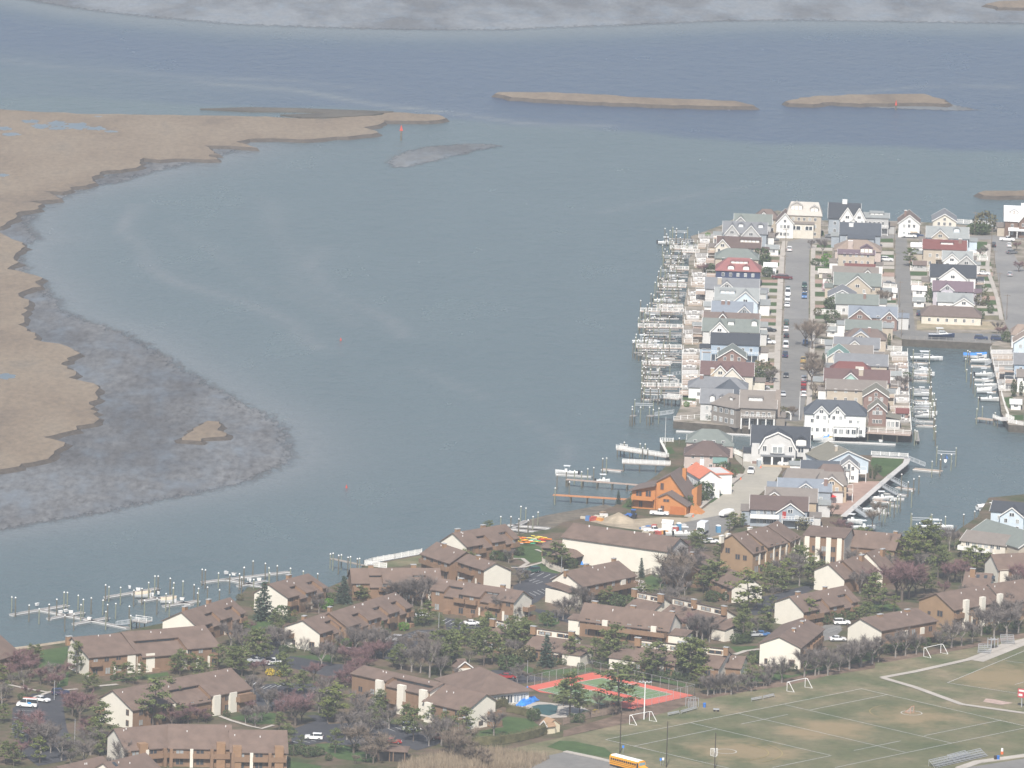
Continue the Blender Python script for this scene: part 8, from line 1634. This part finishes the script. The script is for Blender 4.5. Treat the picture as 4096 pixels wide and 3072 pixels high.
# boat or car under white cover
p = G('T3', 1245, 1640, LAND); o = thing('covered_boat', 'boat under a smooth white cover on a trailer beside the pale road', 'boat', p, math.radians(55)); mb = MB(); st = []
for t in (0,.12,.35,.65,.88,1): w = 1.25*(.75+.25*math.sin(math.pi*t)); st.append([(-3+6*t,-w,.75),(-3+6*t,-w*.9,1.6),(-3+6*t,-w*.4,2.1+.4*math.sin(math.pi*t)),(-3+6*t,w*.4,2.1+.4*math.sin(math.pi*t)),(-3+6*t,w*.9,1.6),(-3+6*t,w,.75)])
for a, b in zip(st[:-1], st[1:]): mb.loft(a, b, False)
mb.add(st[0], [tuple(range(6))]); mb.add(st[-1], [tuple(range(5,-1,-1))]); part('cover', mb, HULLW, o, True); part('trailer', MB().box(-2.8,3.6,-.7,.7,.45,.7), mat('black_plastic', (0,0,0)), o)
for sy in (-1,1): part('wheel', MB().tube((-.4,sy*1.0-.1,.34),(-.4,sy*1.0+.1,.34),.34,.34,10), TYRE, o)
# box truck
p = G('Q4', 235, 305, LAND+.15); o = thing('box_truck', 'white box truck parked in the boat yard beside the blue toilet', 'truck', p, math.radians(-105)); PW = mat('car_paint_white', CP['white'])
part('cargo_box', MB().box(-3.6,1.2,-1.2,1.2,1.0,3.7), PW, o); part('cab', MB().loft([(1.3,-1.05,.6),(3.4,-1.05,.6),(3.4,-1.05,1.3),(2.4,-1.05,1.5),(1.9,-1.05,2.5),(1.3,-1.05,2.5)], [(1.3,1.05,.6),(3.4,1.05,.6),(3.4,1.05,1.3),(2.4,1.05,1.5),(1.9,1.05,2.5),(1.3,1.05,2.5)]), PW, o)
part('windscreen', MB().add([(2.43,-.9,1.55),(2.43,.9,1.55),(2.0,.9,2.4),(2.0,-.9,2.4)], [(0,1,2,3)]), CGL, o); part('chassis', MB().box(-3.4,3.2,-.5,.5,.55,.98), mat('black_plastic', (0,0,0)), o)
for sx in (-2.4, 2.5):
    for sy in (-1,1): part('wheel', MB().tube((sx,sy*1.0-.15,.45),(sx,sy*1.0+.15,.45),.45,.45,12), TYRE, o)
# school bus
YB = mat('bus_yellow', (.78,.34,.02), .35, .04); BLK = mat('bus_black', (.02,.02,.02), .5)
a = G('S4', 1225, 1545, LAND+.1); b = G('S4', 1640, 1652, LAND+.1); d = b-a; o = thing('school_bus', 'yellow school bus with white roof parked at the school car park', 'bus', (a+b)/2, math.atan2(d.y, d.x)); L = 12.2
sec = lambda x, s=1: [(x,-1.2*s,.55),(x,1.2*s,.55),(x,1.22*s,2.2),(x,1.12*s,2.75),(x,.7*s,3.02),(x,-.7*s,3.02),(x,-1.12*s,2.75),(x,-1.22*s,2.2)]
part('body', MB().loft(sec(-L/2), sec(L/2-1.6)), YB, o)
part('roof', MB().loft([(-L/2+.3,-1.1,2.80),(-L/2+.3,1.1,2.80),(-L/2+.3,.7,3.06),(-L/2+.3,-.7,3.06)], [(L/2-2.0,-1.1,2.80),(L/2-2.0,1.1,2.80),(L/2-2.0,.7,3.06),(L/2-2.0,-.7,3.06)]), mat('bus_roof', (.82,.82,.80), .4), o)
part('bonnet', MB().loft([(L/2-1.6,-1.0,.6),(L/2-1.6,1.0,.6),(L/2-1.6,.95,1.75),(L/2-1.6,-.95,1.75)], [(L/2,-.9,.6),(L/2,.9,.6),(L/2,.8,1.35),(L/2,-.8,1.35)]), YB, o)
part('windscreen', MB().add([(L/2-1.58,-1.05,1.85),(L/2-1.58,1.05,1.85),(L/2-1.58,1.0,2.6),(L/2-1.58,-1.0,2.6)], [(0,1,2,3)]), mat('pale_glass', (.22,.36,.42), .1), o)
for sy in (-1, 1):
    for i in range(12): part('window', MB().box(-L/2+.4+i*.78,-L/2+1.0+i*.78,sy*1.225-.02,sy*1.225+.02,1.75,2.3), CGL, o)
    for z in (.95, 1.4): part('stripe', MB().box(-L/2+.1,L/2-1.8,sy*1.22-.02,sy*1.22+.02,z,z+.08), BLK, o)
    for sx in (-3.2, 4.6): part('wheel', MB().tube((sx,sy*1.05-.15,.48),(sx,sy*1.05+.15,.48),.48,.48,14), TYRE, o)
part('door', MB().box(L/2-2.4,L/2-1.75,-1.25,-1.2,.6,2.5), CGL, o); part('bumper', MB().box(L/2,L/2+.15,-1.1,1.1,.45,.75), BLK, o)
# ================================================================== sports field, street furniture, yard things
GW = mat('goal_white', (.80,.80,.78), .5); GAL = mat('galvanised', (.45,.46,.47), .5, .06, 1, 0, .3); PBK = mat('pole_dark', (.045,.035,.030), .8); BLUE = mat('bin_blue', (.04,.16,.50), .5); TARP = mat('tarp_blue', (.045,.24,.70), .55, .2, 1.2, .5)
def goal(label, v, L_, R_, dx, dy):
    """ground points of the two front posts, and ground offset of the back bar in the survey picture"""
    a, b = G(v, *L_), G(v, *R_); c, d = G(v, L_[0]+dx, L_[1]+dy), G(v, R_[0]+dx, R_[1]+dy); o = thing('soccer_goal', label, 'goal', a); h = Vector((0,0,2.44)); q = lambda p: p-a; r = .075
    top = .28
    for n_, p1, p2 in (('post', q(a), q(a)+h), ('post', q(b), q(b)+h), ('crossbar', q(a)+h, q(b)+h), ('top_stay', q(a)+h, (q(a)+h).lerp(q(c)+h, top)), ('top_stay', q(b)+h, (q(b)+h).lerp(q(d)+h, top)), ('back_stay', (q(a)+h).lerp(q(c)+h, top), q(c)), ('back_stay', (q(b)+h).lerp(q(d)+h, top), q(d)), ('ground_bar', q(a), q(c)), ('ground_bar', q(b), q(d))):
        part(n_, MB().tube(p1, p2, r, r, 8), GW, o)
goal('white soccer goal frame beside the tennis court fence', 'S4', (1432,1100), (1652,1058), 82, 12); goal('white soccer goal frame between the bench pair and the bare trees', 'S5', (1237,732), (1437,688), 82, 12); goal('white soccer goal frame near the bleacher pad', 'S6', (1102,350), (1290,308), 82, 15)
def lax(label, v, x, y, ang, flat_=False):
    p = G(v, x, y); o = thing('lacrosse_goal', label, 'goal', p, math.radians(ang)); W_ = .92; OR_ = mat('goal_orange', (.62,.26,.16), .6) if flat_ else GW
    for n_, p1, p2 in (('post',(-W_,0,0),(-W_,0,1.83)),('post',(W_,0,0),(W_,0,1.83)),('crossbar',(-W_,0,1.83),(W_,0,1.83)),('ground_bar',(-W_,0,.04),(0,2.1,.04)),('ground_bar',(W_,0,.04),(0,2.1,.04)),('back_bar',(0,2.1,.04),(0,0,1.83))): part(n_, MB().tube(p1, p2, .045, .045, 6), OR_, o)
    mb = MB()
    for i in range(14):
        t = i/13; mb.tube((-W_*(1-t), 2.1*t, .05), (-W_+2*W_*t*.5, 0, 1.82), .012, .012, 3).tube((W_*(1-t), 2.1*t, .05), (W_-2*W_*t*.5, 0, 1.82), .012, .012, 3)
    part('net', mb, GW, o)
lax('white lacrosse goal with net in front of its crease circle', 'S5', 430, 1442, -170); lax('orange framed lacrosse goal on the far crease circle', 'S6', 975, 975, 60, True)
def bench(label, v, A, B, rows=1):
    a, b = G(v, *A), G(v, *B); d = b-a; L = d.length; o = thing('bench' if rows == 1 else 'bleacher', label, 'bench' if rows == 1 else 'bleacher', a, math.atan2(d.y, d.x)); k = max(2, int(L/2))
    for r_ in range(rows):
        part('seat', MB().box(0,L,-.15-.7*r_*-1,.15+.7*r_,.45+.4*r_,.5+.4*r_), GAL, o)
        if rows > 1: part('foot_board', MB().box(0,L,.7*r_-.5,.7*r_-.22,.18+.4*r_,.22+.4*r_), GAL, o)
    if rows == 1: part('backrest', MB().box(0,L,.2,.25,.6,.95), GAL, o)
    for i in range(k+1): part('leg', MB().bar((L*i/k, 0, 0), (L*i/k, .7*(rows-1)+.05, .44+.4*(rows-1)), .08, .08).bar((L*i/k, .7*(rows-1)+.05, 0), (L*i/k, .7*(rows-1)+.05, .44+.4*(rows-1)), .08, .08), GAL, o)
bench('aluminium team bench next to the tennis court corner, left one of the pair', 'S4', (1860,1010), (1985,985)); bench('aluminium team bench next to the tennis court corner, right one of the pair', 'S4', (2005,985), (2180,935)); bench('aluminium team bench behind the field touchline, lower one of the pair', 'S5', (848,848), (965,825)); bench('aluminium team bench behind the field touchline, upper one of the pair', 'S5', (980,822), (1100,795))
bench('five row aluminium bleacher on the concrete pad beside the path', 'S6', (1700,310), (1840,330-12), 5); bench('five row aluminium bleacher at the far end of the concrete pad', 'S6', (1965,210), (2110,212), 5); bench('long low aluminium bleacher beside the school car park', 'S6', (1230,1580), (1800,1450), 4); bench('small aluminium bleacher section beside the long low one', 'S6', (1415,1500), (1610,1450), 3)
p = G('S6', 1850, 262); o = thing('equipment_rack', 'upright grey equipment rack between the two pad bleachers', 'rack', p, math.radians(40))
for x in (0, 1.2, 2.4): part('post', MB().box(x-.1,x+.1,-.1,.1,0,2.8), GAL, o); part('post', MB().box(x-.1,x+.1,1.4,1.6,0,2.8), GAL, o)
part('shelf', MB().box(0,2.4,-.1,1.6,.4,.5), PBK, o); part('shelf', MB().box(0,2.4,-.1,1.6,2.3,2.4), GAL, o)
p = G('S5', 150, 915); o = thing('storage_cage', 'open framed storage cage beside the tennis court corner', 'cage', p, math.radians(30))
for x in (0, 1.5, 3.0):
    for y in (0, 1.5): part('post', MB().box(x-.06,x+.06,y-.06,y+.06,0,2.4), GAL, o)
for y in (0, 1.5): part('rail', MB().bar((0,y,2.4),(3,y,2.4),.1,.1), GAL, o)
part('stacked_goods', MB().box(.3,2.7,.2,1.3,.05,1.4), mat('grey_goods', (.25,.23,.21), .9, .4, 2), o)
def bin_(label, v, x, y, mt): p = G(v, x, y); o = thing('waste_bin', label, 'bin', p); part('body', MB().tube((0,0,0), (0,0,1.1), .34, .42, 10), mt, o); part('lid', MB().tube((0,0,1.105), (0,0,1.25), .44, .3, 10), mt, o)
bin_('blue waste bin beside the storage cage', 'S5', 325, 912, BLUE); bin_('blue waste bin by the school sidewalk', 'S6', 1925, 1495, BLUE); bin_('dark waste bin beside the blue one by the school sidewalk', 'S6', 1895, 1495, PBK)
p = G('S6', 1968, 1430); o = thing('warning_drum', 'orange and white marker drum near the school sidewalk', 'drum', p); part('base', MB().tube((0,0,0),(0,0,.8),.38,.36,10), mat('marker_orange', (.75,.16,.05), .5), o); part('top', MB().tube((0,0,.803),(0,0,1.6),.34,.28,10), WHITE, o)
p = G('S5', 455, 955); o = thing('hand_cart', 'small low cart standing on the touchline grass', 'cart', p); part('tray', MB().box(-.8,.8,-.5,.5,.5,.7), GAL, o)
for sx in (-.5,.5): part('wheel', MB().tube((sx,-.5,.25),(sx,-.42,.25),.25,.25,8), TYRE, o); part('wheel', MB().tube((sx,.42,.25),(sx,.5,.25),.25,.25,8), TYRE, o)
def pole(label, v, x, y, h, r, mt, heads=0, cat='pole', name='light_pole', arm=0):
    p = G(v, x, y); o = thing(name, label, cat, p); part('shaft', MB().tube((0,0,-.2), (0,0,h), r, r*.7, 8), mt, o)
    if heads:
        part('crossarm', MB().bar((-1.4,0,h-.1),(1.4,0,h-.1),.12,.12), mt, o)
        for i in range(heads): part('lamp', MB().box(-1.4+2.8*i/(heads-1)-.3,-1.4+2.8*i/(heads-1)+.3,-.5,.1,h-.02,h+.25), GAL, o)
    for i in range(arm): part('crossarm', MB().bar((-1.1,0,h-.5-.7*i),(1.1,0,h-.5-.7*i),.12,.14), mt, o)
    return o
pole('tall white floodlight pole between the courts and the field', 'S4', 1592, 1045, 10.0, .17, GW, 4); pole('tall dark timber pole rising behind the school bus', 'S4', 1325, 1420, 11.2, .13, PBK, name='net_pole'); pole('tall dark timber pole beside the blue parking signs', 'S4', 1838, 1578, 12.0, .13, PBK, name='net_pole'); pole('tall dark timber pole in front of the lacrosse goal', 'S5', 437, 1600, 9.6, .13, PBK, name='net_pole')
for l_, v, x, y, h in (('pale lamp post at the curved parking lot island', 'S1', 600, 830, 5.2), ('thin pale lamp post beside the curved drive', 'S1', 825, 1310, 6.4), ('pale lamp post by the long townhouse parking', 'Q2', 1890, 1155, 5.0), ('double armed pale utility pole in front of the pool block', 'S3', 1197, 1240, 5.2), ('pale lamp post near the foreground reeds', 'S3', 868, 1335, 5.0), ('pale lamp post below the two notch block', 'Q3', 222, 1180, 3.6), ('pale lamp post by the tennis lawn drive', 'S4', 303, 535, 3.6), ('thin pale lamp post at the striped parking court corner', 'Q3', 985, 650, 5.0)):
    pole(l_, v, x, y, h, .09, GAL, 2 if 'double' in l_ else 0)
UPM = mat('utility_pole', (.20,.165,.13), .9)
for i, (v, x, y) in enumerate((('T1',1822,640),('T1',1808,905),('T1',1795,1170),('T1',1790,1440),('T3',1770,250),('T3',1770,470))): pole('brown utility pole with crossarms on the left kerb of the main street', v, x, y, 9.0, .14, UPM, 0, 'pole', 'utility_pole', 1)['group'] = 'utility poles of the main street'
for v, x, y in (('T2',935,600),('T2',940,900),('T2',985,1180),('T2',1005,1470)): pole('brown utility pole with crossarms along the alley', v, x, y, 9.5, .14, UPM, 0, 'pole', 'utility_pole', 1)['group'] = 'utility poles of the alley'
for v, x, y in (('T2',1890,640),('T2',1915,860),('T2',1965,1080),('T2',2040,1300),('T2',1060,470),('T2',1725,470)): pole('brown utility pole with crossarms near the right hand street', v, x, y, 9.0, .14, UPM, 0, 'pole', 'utility_pole', 1)['group'] = 'utility poles of the right hand street'
pole('thin utility pole on the pale road', 'T3', 1398, 1180, 7.5, .1, UPM, 0, 'pole', 'utility_pole'); pole('white street pole beside the round white garden wall', 'T3', 1100, 1430, 7.0, .1, GW, 0); pole('thin white lamp pole at the lower end of the main street', 'T3', 1958, 690, 9.5, .11, GW, 0)
for x, y in ((1360,1420),(1775,1560)):
    p = G('S4', x, y); o = thing('parking_sign', 'small blue parking sign on a post %s' % ('behind the school bus' if x < 1500 else 'beside the tall dark pole'), 'sign', p); part('post', MB().tube((0,0,0),(0,0,1.9),.04,.04,6), GAL, o); part('plate', MB().box(-.25,.25,-.06,-.03,1.4,2.1), mat('sign_blue', (.06,.22,.65), .5), o)
p = G('S4', 1802, 1560); o = thing('parking_sign', 'small white sign on a post beside the tall dark pole', 'sign', p); part('post', MB().tube((0,0,0),(0,0,2.0),.04,.04,6), GAL, o); part('plate', MB().box(-.25,.25,-.06,-.03,1.5,2.2), WHITE, o)
# scoreboard at the right edge
p = G('S6', 2230, 915); o = thing('scoreboard', 'red scoreboard with white panels at the far field', 'scoreboard', p, math.radians(-30))
for x in (-1.2, 1.2): part('post', MB().box(x-.12,x+.12,-.12,.12,0,3.4), GAL, o)
part('board', MB().box(-2.4,2.4,-.2,.2,2.6,4.9), mat('score_red', (.46,.06,.07), .5), o); part('panel', MB().box(-2.1,2.1,-.24,-.205,4.2,4.7), WHITE, o); part('panel', MB().box(-2.1,-1.0,-.24,-.205,3.0,3.6), WHITE, o); part('panel', MB().box(1.0,2.1,-.24,-.205,3.0,3.6), WHITE, o)
# court fences: posts and rails with mesh
def chain(label, v, pts, h=3.0):
    P_ = [flat(G(v, a, b)) for a, b in pts]; o = thing('chain_link_fence', label, 'fence', (P_[0].x, P_[0].y, LAND)); mb = MB()
    for a, b in zip(P_[:-1], P_[1:]):
        A, B = a-P_[0], b-P_[0]; L = (B-A).length; k = max(1, int(L/3))
        part('top_rail', MB().tube(A+Vector((0,0,h)), B+Vector((0,0,h)), .035, .035, 5), GAL, o)
        for i in range(k+1): q = A.lerp(B, i/k); part('post', MB().tube(q, q+Vector((0,0,h)), .045, .045, 6), GAL, o)
        m = int(L/.45)
        for i in range(m):
            q = A.lerp(B, i/m); q2 = A.lerp(B, min(1, (i+3)/m)); mb.tube(q, q2+Vector((0,0,h)), .003, .003, 3); mb.tube(q2, q+Vector((0,0,h)), .003, .003, 3)
    tag(part('wire_mesh', mb, GAL, o), kind='stuff')
chain('galvanised chain link fence around the red tennis courts', 'S4', [(300,690),(1020,520),(2150,780),(1440,945),(1330,920)])
for i, q in enumerate((((1380,640+8),(1240,705)), ((930,688),(790,760)))):
    pass
for lab, A, B in (('tennis net across the far green court', (1515,678), (1235,732)), ('tennis net across the near green court', (1080,746), (775,804))):
    a, b = G('S4', *A), G('S4', *B); d = b-a; o = thing('tennis_net', lab, 'net', a)
    for q in (Vector((0,0,0)), d): part('post', MB().tube(q, q+Vector((0,0,1.1)), .05, .05, 6), PBK, o)
    part('tape', MB().bar(Vector((0,0,1.0)), d+Vector((0,0,1.0)), .05, .08), WHITE, o); mb = MB(); k = int(d.length/.3)
    for i in range(k): q = d*(i/k); mb.tube(q+Vector((0,0,.05)), q+Vector((0,0,1.0)), .008, .008, 3)
    for z in (.2,.4,.6,.8): mb.tube(Vector((0,0,z)), d+Vector((0,0,z)), .008, .008, 3)
    tag(part('mesh', mb, PBK, o), kind='stuff')
# tarpaulins
def tarp(label, v, pts, h, seed):
    q = [flat(G(v, a, b)) for a, b in pts]; o = thing('tarpaulin', label, 'tarpaulin', (q[0].x, q[0].y, LAND)); q = [p-q[0] for p in q]; r = random.Random(seed); N = 9; mb = MB()
    for i in range(N+1):
        for j in range(N+1):
            s, t = i/N, j/N; p = q[0].lerp(q[1], s).lerp(q[3].lerp(q[2], s), t); e = min(1, min(s, 1-s, t, 1-t)*5)
            mb.v.append((p.x+r.uniform(-.15,.15), p.y+r.uniform(-.15,.15), .02+h*e*r.uniform(.6, 1.15)))
    mb.f = [(i*(N+1)+j, (i+1)*(N+1)+j, (i+1)*(N+1)+j+1, i*(N+1)+j+1) for i in range(N) for j in range(N)]
    bm = bmesh.new(); me = mb.mesh('sheet', TARP); bm.from_mesh(me); bmesh.ops.recalc_face_normals(bm, faces=bm.faces); bm.to_mesh(me); bm.free(); ob('sheet', me, o)
tarp('crumpled blue tarpaulin over furniture on the pool terrace', 'S4', [(160,895),(260,905),(440,830),(350,820)], 1.3, 1); tarp('smaller blue tarpaulin beside the clubhouse corner', 'S4', [(220,752),(300,762),(325,730),(240,722)], 1.3, 2); tarp('blue tarpaulin heap in front of the white boat shed', 'Q3', [(1065,560),(1180,575),(1205,540),(1110,535)], 1.6, 3)
# boat yard things
p = G('Q3', 1490, 185); mb = MB(); r = random.Random(8); K = 18
for i in range(5):
    for j in range(K): R_ = 5.2*(1-i/4)**1.1+.1; a = j*2*math.pi/K; mb.v.append((math.cos(a)*R_*r.uniform(.9,1.1), math.sin(a)*R_*r.uniform(.9,1.1), 2.6*(i/4)**.9))
mb.f = [(i*K+j, i*K+(j+1) % K, (i+1)*K+(j+1) % K, (i+1)*K+j) for i in range(4) for j in range(K)]+[tuple(4*K+j for j in range(K))]
tag(ob('sand_heap', mb.mesh('sand_heap', SAND, True), None, p), 'conical heap of sand beside the blue loader in the boat yard', 'sand heap')
p = G('Q3', 1610, 160); o = thing('loader', 'small blue loader tractor beside the sand heap', 'tractor', p, math.radians(170)); BT = mat('tractor_blue', (.05,.14,.42), .4)
part('body', MB().box(-1.2,1.6,-.6,.6,.6,1.4), BT, o); part('cab', MB().box(-1.0,.2,-.6,.6,1.403,2.5), CGL, o); part('cab_roof', MB().box(-1.1,.3,-.7,.7,2.503,2.65), BT, o); part('bucket', MB().loft([(2.6,-1.0,.1),(3.4,-1.0,.1),(2.6,-1.0,1.0)], [(2.6,1.0,.1),(3.4,1.0,.1),(2.6,1.0,1.0)]), BT, o)
for sy in (-.55,.55): part('arm', MB().bar((.4,sy,1.3),(2.7,sy,.6),.15,.2), BT, o)
for sx, R_ in ((-.7,.75),(1.2,.5)):
    for sy in (-1,1): part('wheel', MB().tube((sx,sy*.75-.18,R_),(sx,sy*.75+.18,R_),R_,R_,12), TYRE, o)
def toilet(label, v, x, y, mt): p = G(v, x, y); o = thing('portable_toilet', label, 'toilet', p, math.radians(20)); part('cabin', MB().box(-.6,.6,-.6,.6,0,2.1), mt, o); part('roof', MB().loft([(-.64,-.64,2.103),(.64,-.64,2.103),(.64,.64,2.103),(-.64,.64,2.103)], [(-.4,-.4,2.4),(.4,-.4,2.4),(.4,.4,2.4),(-.4,.4,2.4)]), WHITE, o); part('door', MB().box(-.42,.42,-.64,-.6,.1,1.9), mt, o)
PTB = mat('toilet_blue', (.10,.26,.42), .6); toilet('blue portable toilet beside the box truck', 'Q4', 382, 290, PTB); toilet('blue portable toilet among the boat yard goods', 'Q4', 33, 270, PTB); toilet('grey portable toilet in front of the grey gambrel house', 'T3', 1562, 1145, mat('toilet_grey', (.36,.40,.42), .6))
p = G('Q3', 1925, 265); o = thing('storage_tent', 'small white storage hut among the boat yard goods', 'hut', p, math.radians(-10)); part('wall', MB().box(-1.6,1.6,-1.2,1.2,0,2.2), WL['white'], o); part('roof', MB().loft([(-1.7,-1.3,2.2),(-1.7,1.3,2.2),(-1.7,0,3.1)], [(1.7,-1.3,2.2),(1.7,1.3,2.2),(1.7,0,3.1)]), WL['white'], o)
r = random.Random(12); GC = [(.62,.60,.57),(.45,.10,.08),(.30,.22,.15),(.10,.20,.40),(.50,.45,.36),(.62,.30,.08)]; GN = ['white', 'red', 'brown', 'blue', 'tan', 'orange']
for i in range(26):
    v, x, y = ('Q3', r.uniform(1700, 2200), r.uniform(235, 325)) if i < 16 else ('Q3', r.uniform(1190, 1420), r.uniform(120, 190)); k = i % 6
    p = G(v, x, y); o = thing('crate', '%s crate among the %s' % (GN[k], 'goods stored behind the white boat shed' if i < 16 else 'dock parts at the yard bulkhead'), 'crate', p, r.uniform(0, 3), 'stored goods of the boat yard'); a, b, h = r.uniform(.5,1.5), r.uniform(.4,.9), r.uniform(.4,1.3)
    part('box', MB().box(-a,a,-b,b,0,h), mat('goods_'+GN[k], GC[k], .7, .2, 1), o); part('lid', MB().box(-a-.05,a+.05,-b-.05,b+.05,h+.003,h+.1), mat('goods_'+GN[k], GC[k]), o)
boat('white open boat on the boat yard gravel', 'Q3', 2080, 320, 5, 6.5, 0, 'console', None, LAND+.4); boat('white skiff on the boat yard gravel', 'Q3', 1980, 315, 8, 5, 0, 'console', None, LAND+.4)
# round white garden wall of the tiled house
p = G('T3', 1130, 1395); o = thing('garden_wall', 'curved white garden wall with a round opening beside the tiled house', 'wall', p, math.radians(35)); K = 24; mb = MB(); W_, H_, R_ = 2.9, 4.2, .8
out_ = [(math.copysign(min(W_, abs(W_*1.3*math.cos(t))), math.cos(t)), max(0, 1.8+2.4*math.sin(t)) if math.sin(t) > -.7 else 0) for t in [i*2*math.pi/K for i in range(K)]]; inn = [(R_*math.cos(i*2*math.pi/K), 2.0+R_*math.sin(i*2*math.pi/K)) for i in range(K)]
for y in (-.25, .25): mb.v += [(x, y, z) for x, z in out_]+[(x, y, z) for x, z in inn]
for i in range(K):
    j = (i+1) % K; mb.f += [(i, j, K+j, K+i), (2*K+i, 3*K+i, 3*K+j, 2*K+j), (i, 2*K+i, 2*K+j, j), (K+i, K+j, 3*K+j, 3*K+i)]
me = mb.mesh('wall', WL['white']); bm = bmesh.new(); bm.from_mesh(me); bmesh.ops.recalc_face_normals(bm, faces=bm.faces); bm.to_mesh(me); bm.free(); ob('wall', me, o)
p = G('T3', 1838, 690); o = thing('garden_arch', 'white garden arch at the lower end of the main street', 'arch', p); mb = MB()
for i in range(10): a, b = i*math.pi/10, (i+1)*math.pi/10; mb.bar((math.cos(a)*1.2,0,1.6+math.sin(a)*1.2),(math.cos(b)*1.2,0,1.6+math.sin(b)*1.2),.4,.3)
part('arch', mb, WHITE, o)
for x in (-1.2,1.2): part('post', MB().box(x-.2,x+.2,-.2,.2,0,1.6), WHITE, o)
fence('white picket fence climbing from the canal to the pale road', 'T3', [(1300,1010),(1390,1050),(1480,1095)], 1.6)
for l_, v, pts in (('white yard fence beside the alley, upper run', 'T2', [(1100,960),(1250,970)]), ('white yard fence beside the alley, lower run', 'T2', [(1125,1100),(1260,1110)]), ('white yard fence in front of the blue roofed house', 'T2', [(170,1240),(420,1250)]), ('white yard fence beside the main street bare trees', 'T2', [(280,1380),(430,1390)]), ('cream yard wall beside the main street', 'T2', [(130,1530),(310,1545)]), ('white paddock fence by the right hand street, upper run', 'T2', [(1680,660),(1840,672)]), ('white paddock fence by the right hand street, lower run', 'T2', [(1700,705),(1855,722)]), ('pale green railing beside the alley lawn', 'T2', [(1095,815),(1280,822)]), ('white railing along the far waterside', 'T2', [(1540,352),(1840,372),(1990,385)]), ('white side yard fence near the alley', 'T2', [(830,985),(960,1000)]), ('white lattice fence behind the mint roofed house', 'T2', [(850,1600),(1010,1610)])): fence(l_, v, pts, 1.6)
# fire hydrants
for l_, v, x, y in (('orange fire hydrant on the kerb below the cedar house', 'T3', 915, 1640), ('small orange hydrant by the pink house driveway', 'T3', 1383, 1275), ('orange traffic cone in front of the grey gambrel house', 'T3', 1580, 1160)):
    p = G(v, x, y); o = thing('hydrant' if 'hydrant' in l_ else 'traffic_cone', l_, 'hydrant' if 'hydrant' in l_ else 'cone', p); part('body', MB().tube((0,0,.02),(0,0,.75),.2,.12,8), mat('marker_orange', (0,0,0)), o); part('base', MB().box(-.28,.28,-.28,.28,.0,.12), mat('marker_orange', (0,0,0)), o)
tag(ob('beach_umbrella', None, None, G('T4', 325, 1510)), 'red patio umbrella on the terrace behind the grey two storey house', 'umbrella'); o = bpy.data.objects['beach_umbrella']; part('canopy', MB().tube((0,0,2.2),(0,0,2.8),1.3,.05,10), mat('umbrella_red', (.72,.03,.03), .6), o); part('pole', MB().tube((0,0,0),(0,0,2.2),.04,.04,6), WHITE, o)
# ================================================================== haze
mt = bpy.data.materials.new('haze'); mt.use_nodes = True
n = mt.node_tree.nodes; l = mt.node_tree.links; n.remove(n['Principled BSDF'])
pv = n.new('ShaderNodeVolumePrincipled'); pv.inputs['Color'].default_value = (.86, .92, 1.0, 1)
pv.inputs['Density'].default_value = HAZE; pv.inputs['Anisotropy'].default_value = 0.0
l.new(pv.outputs[0], n['Material Output'].inputs['Volume'])
mb = MB().box(-15500, 15500, -15500, 24500, -2.0, 431.0)
tag(ob('haze', mb.mesh('haze', mt)), kind='stuff')
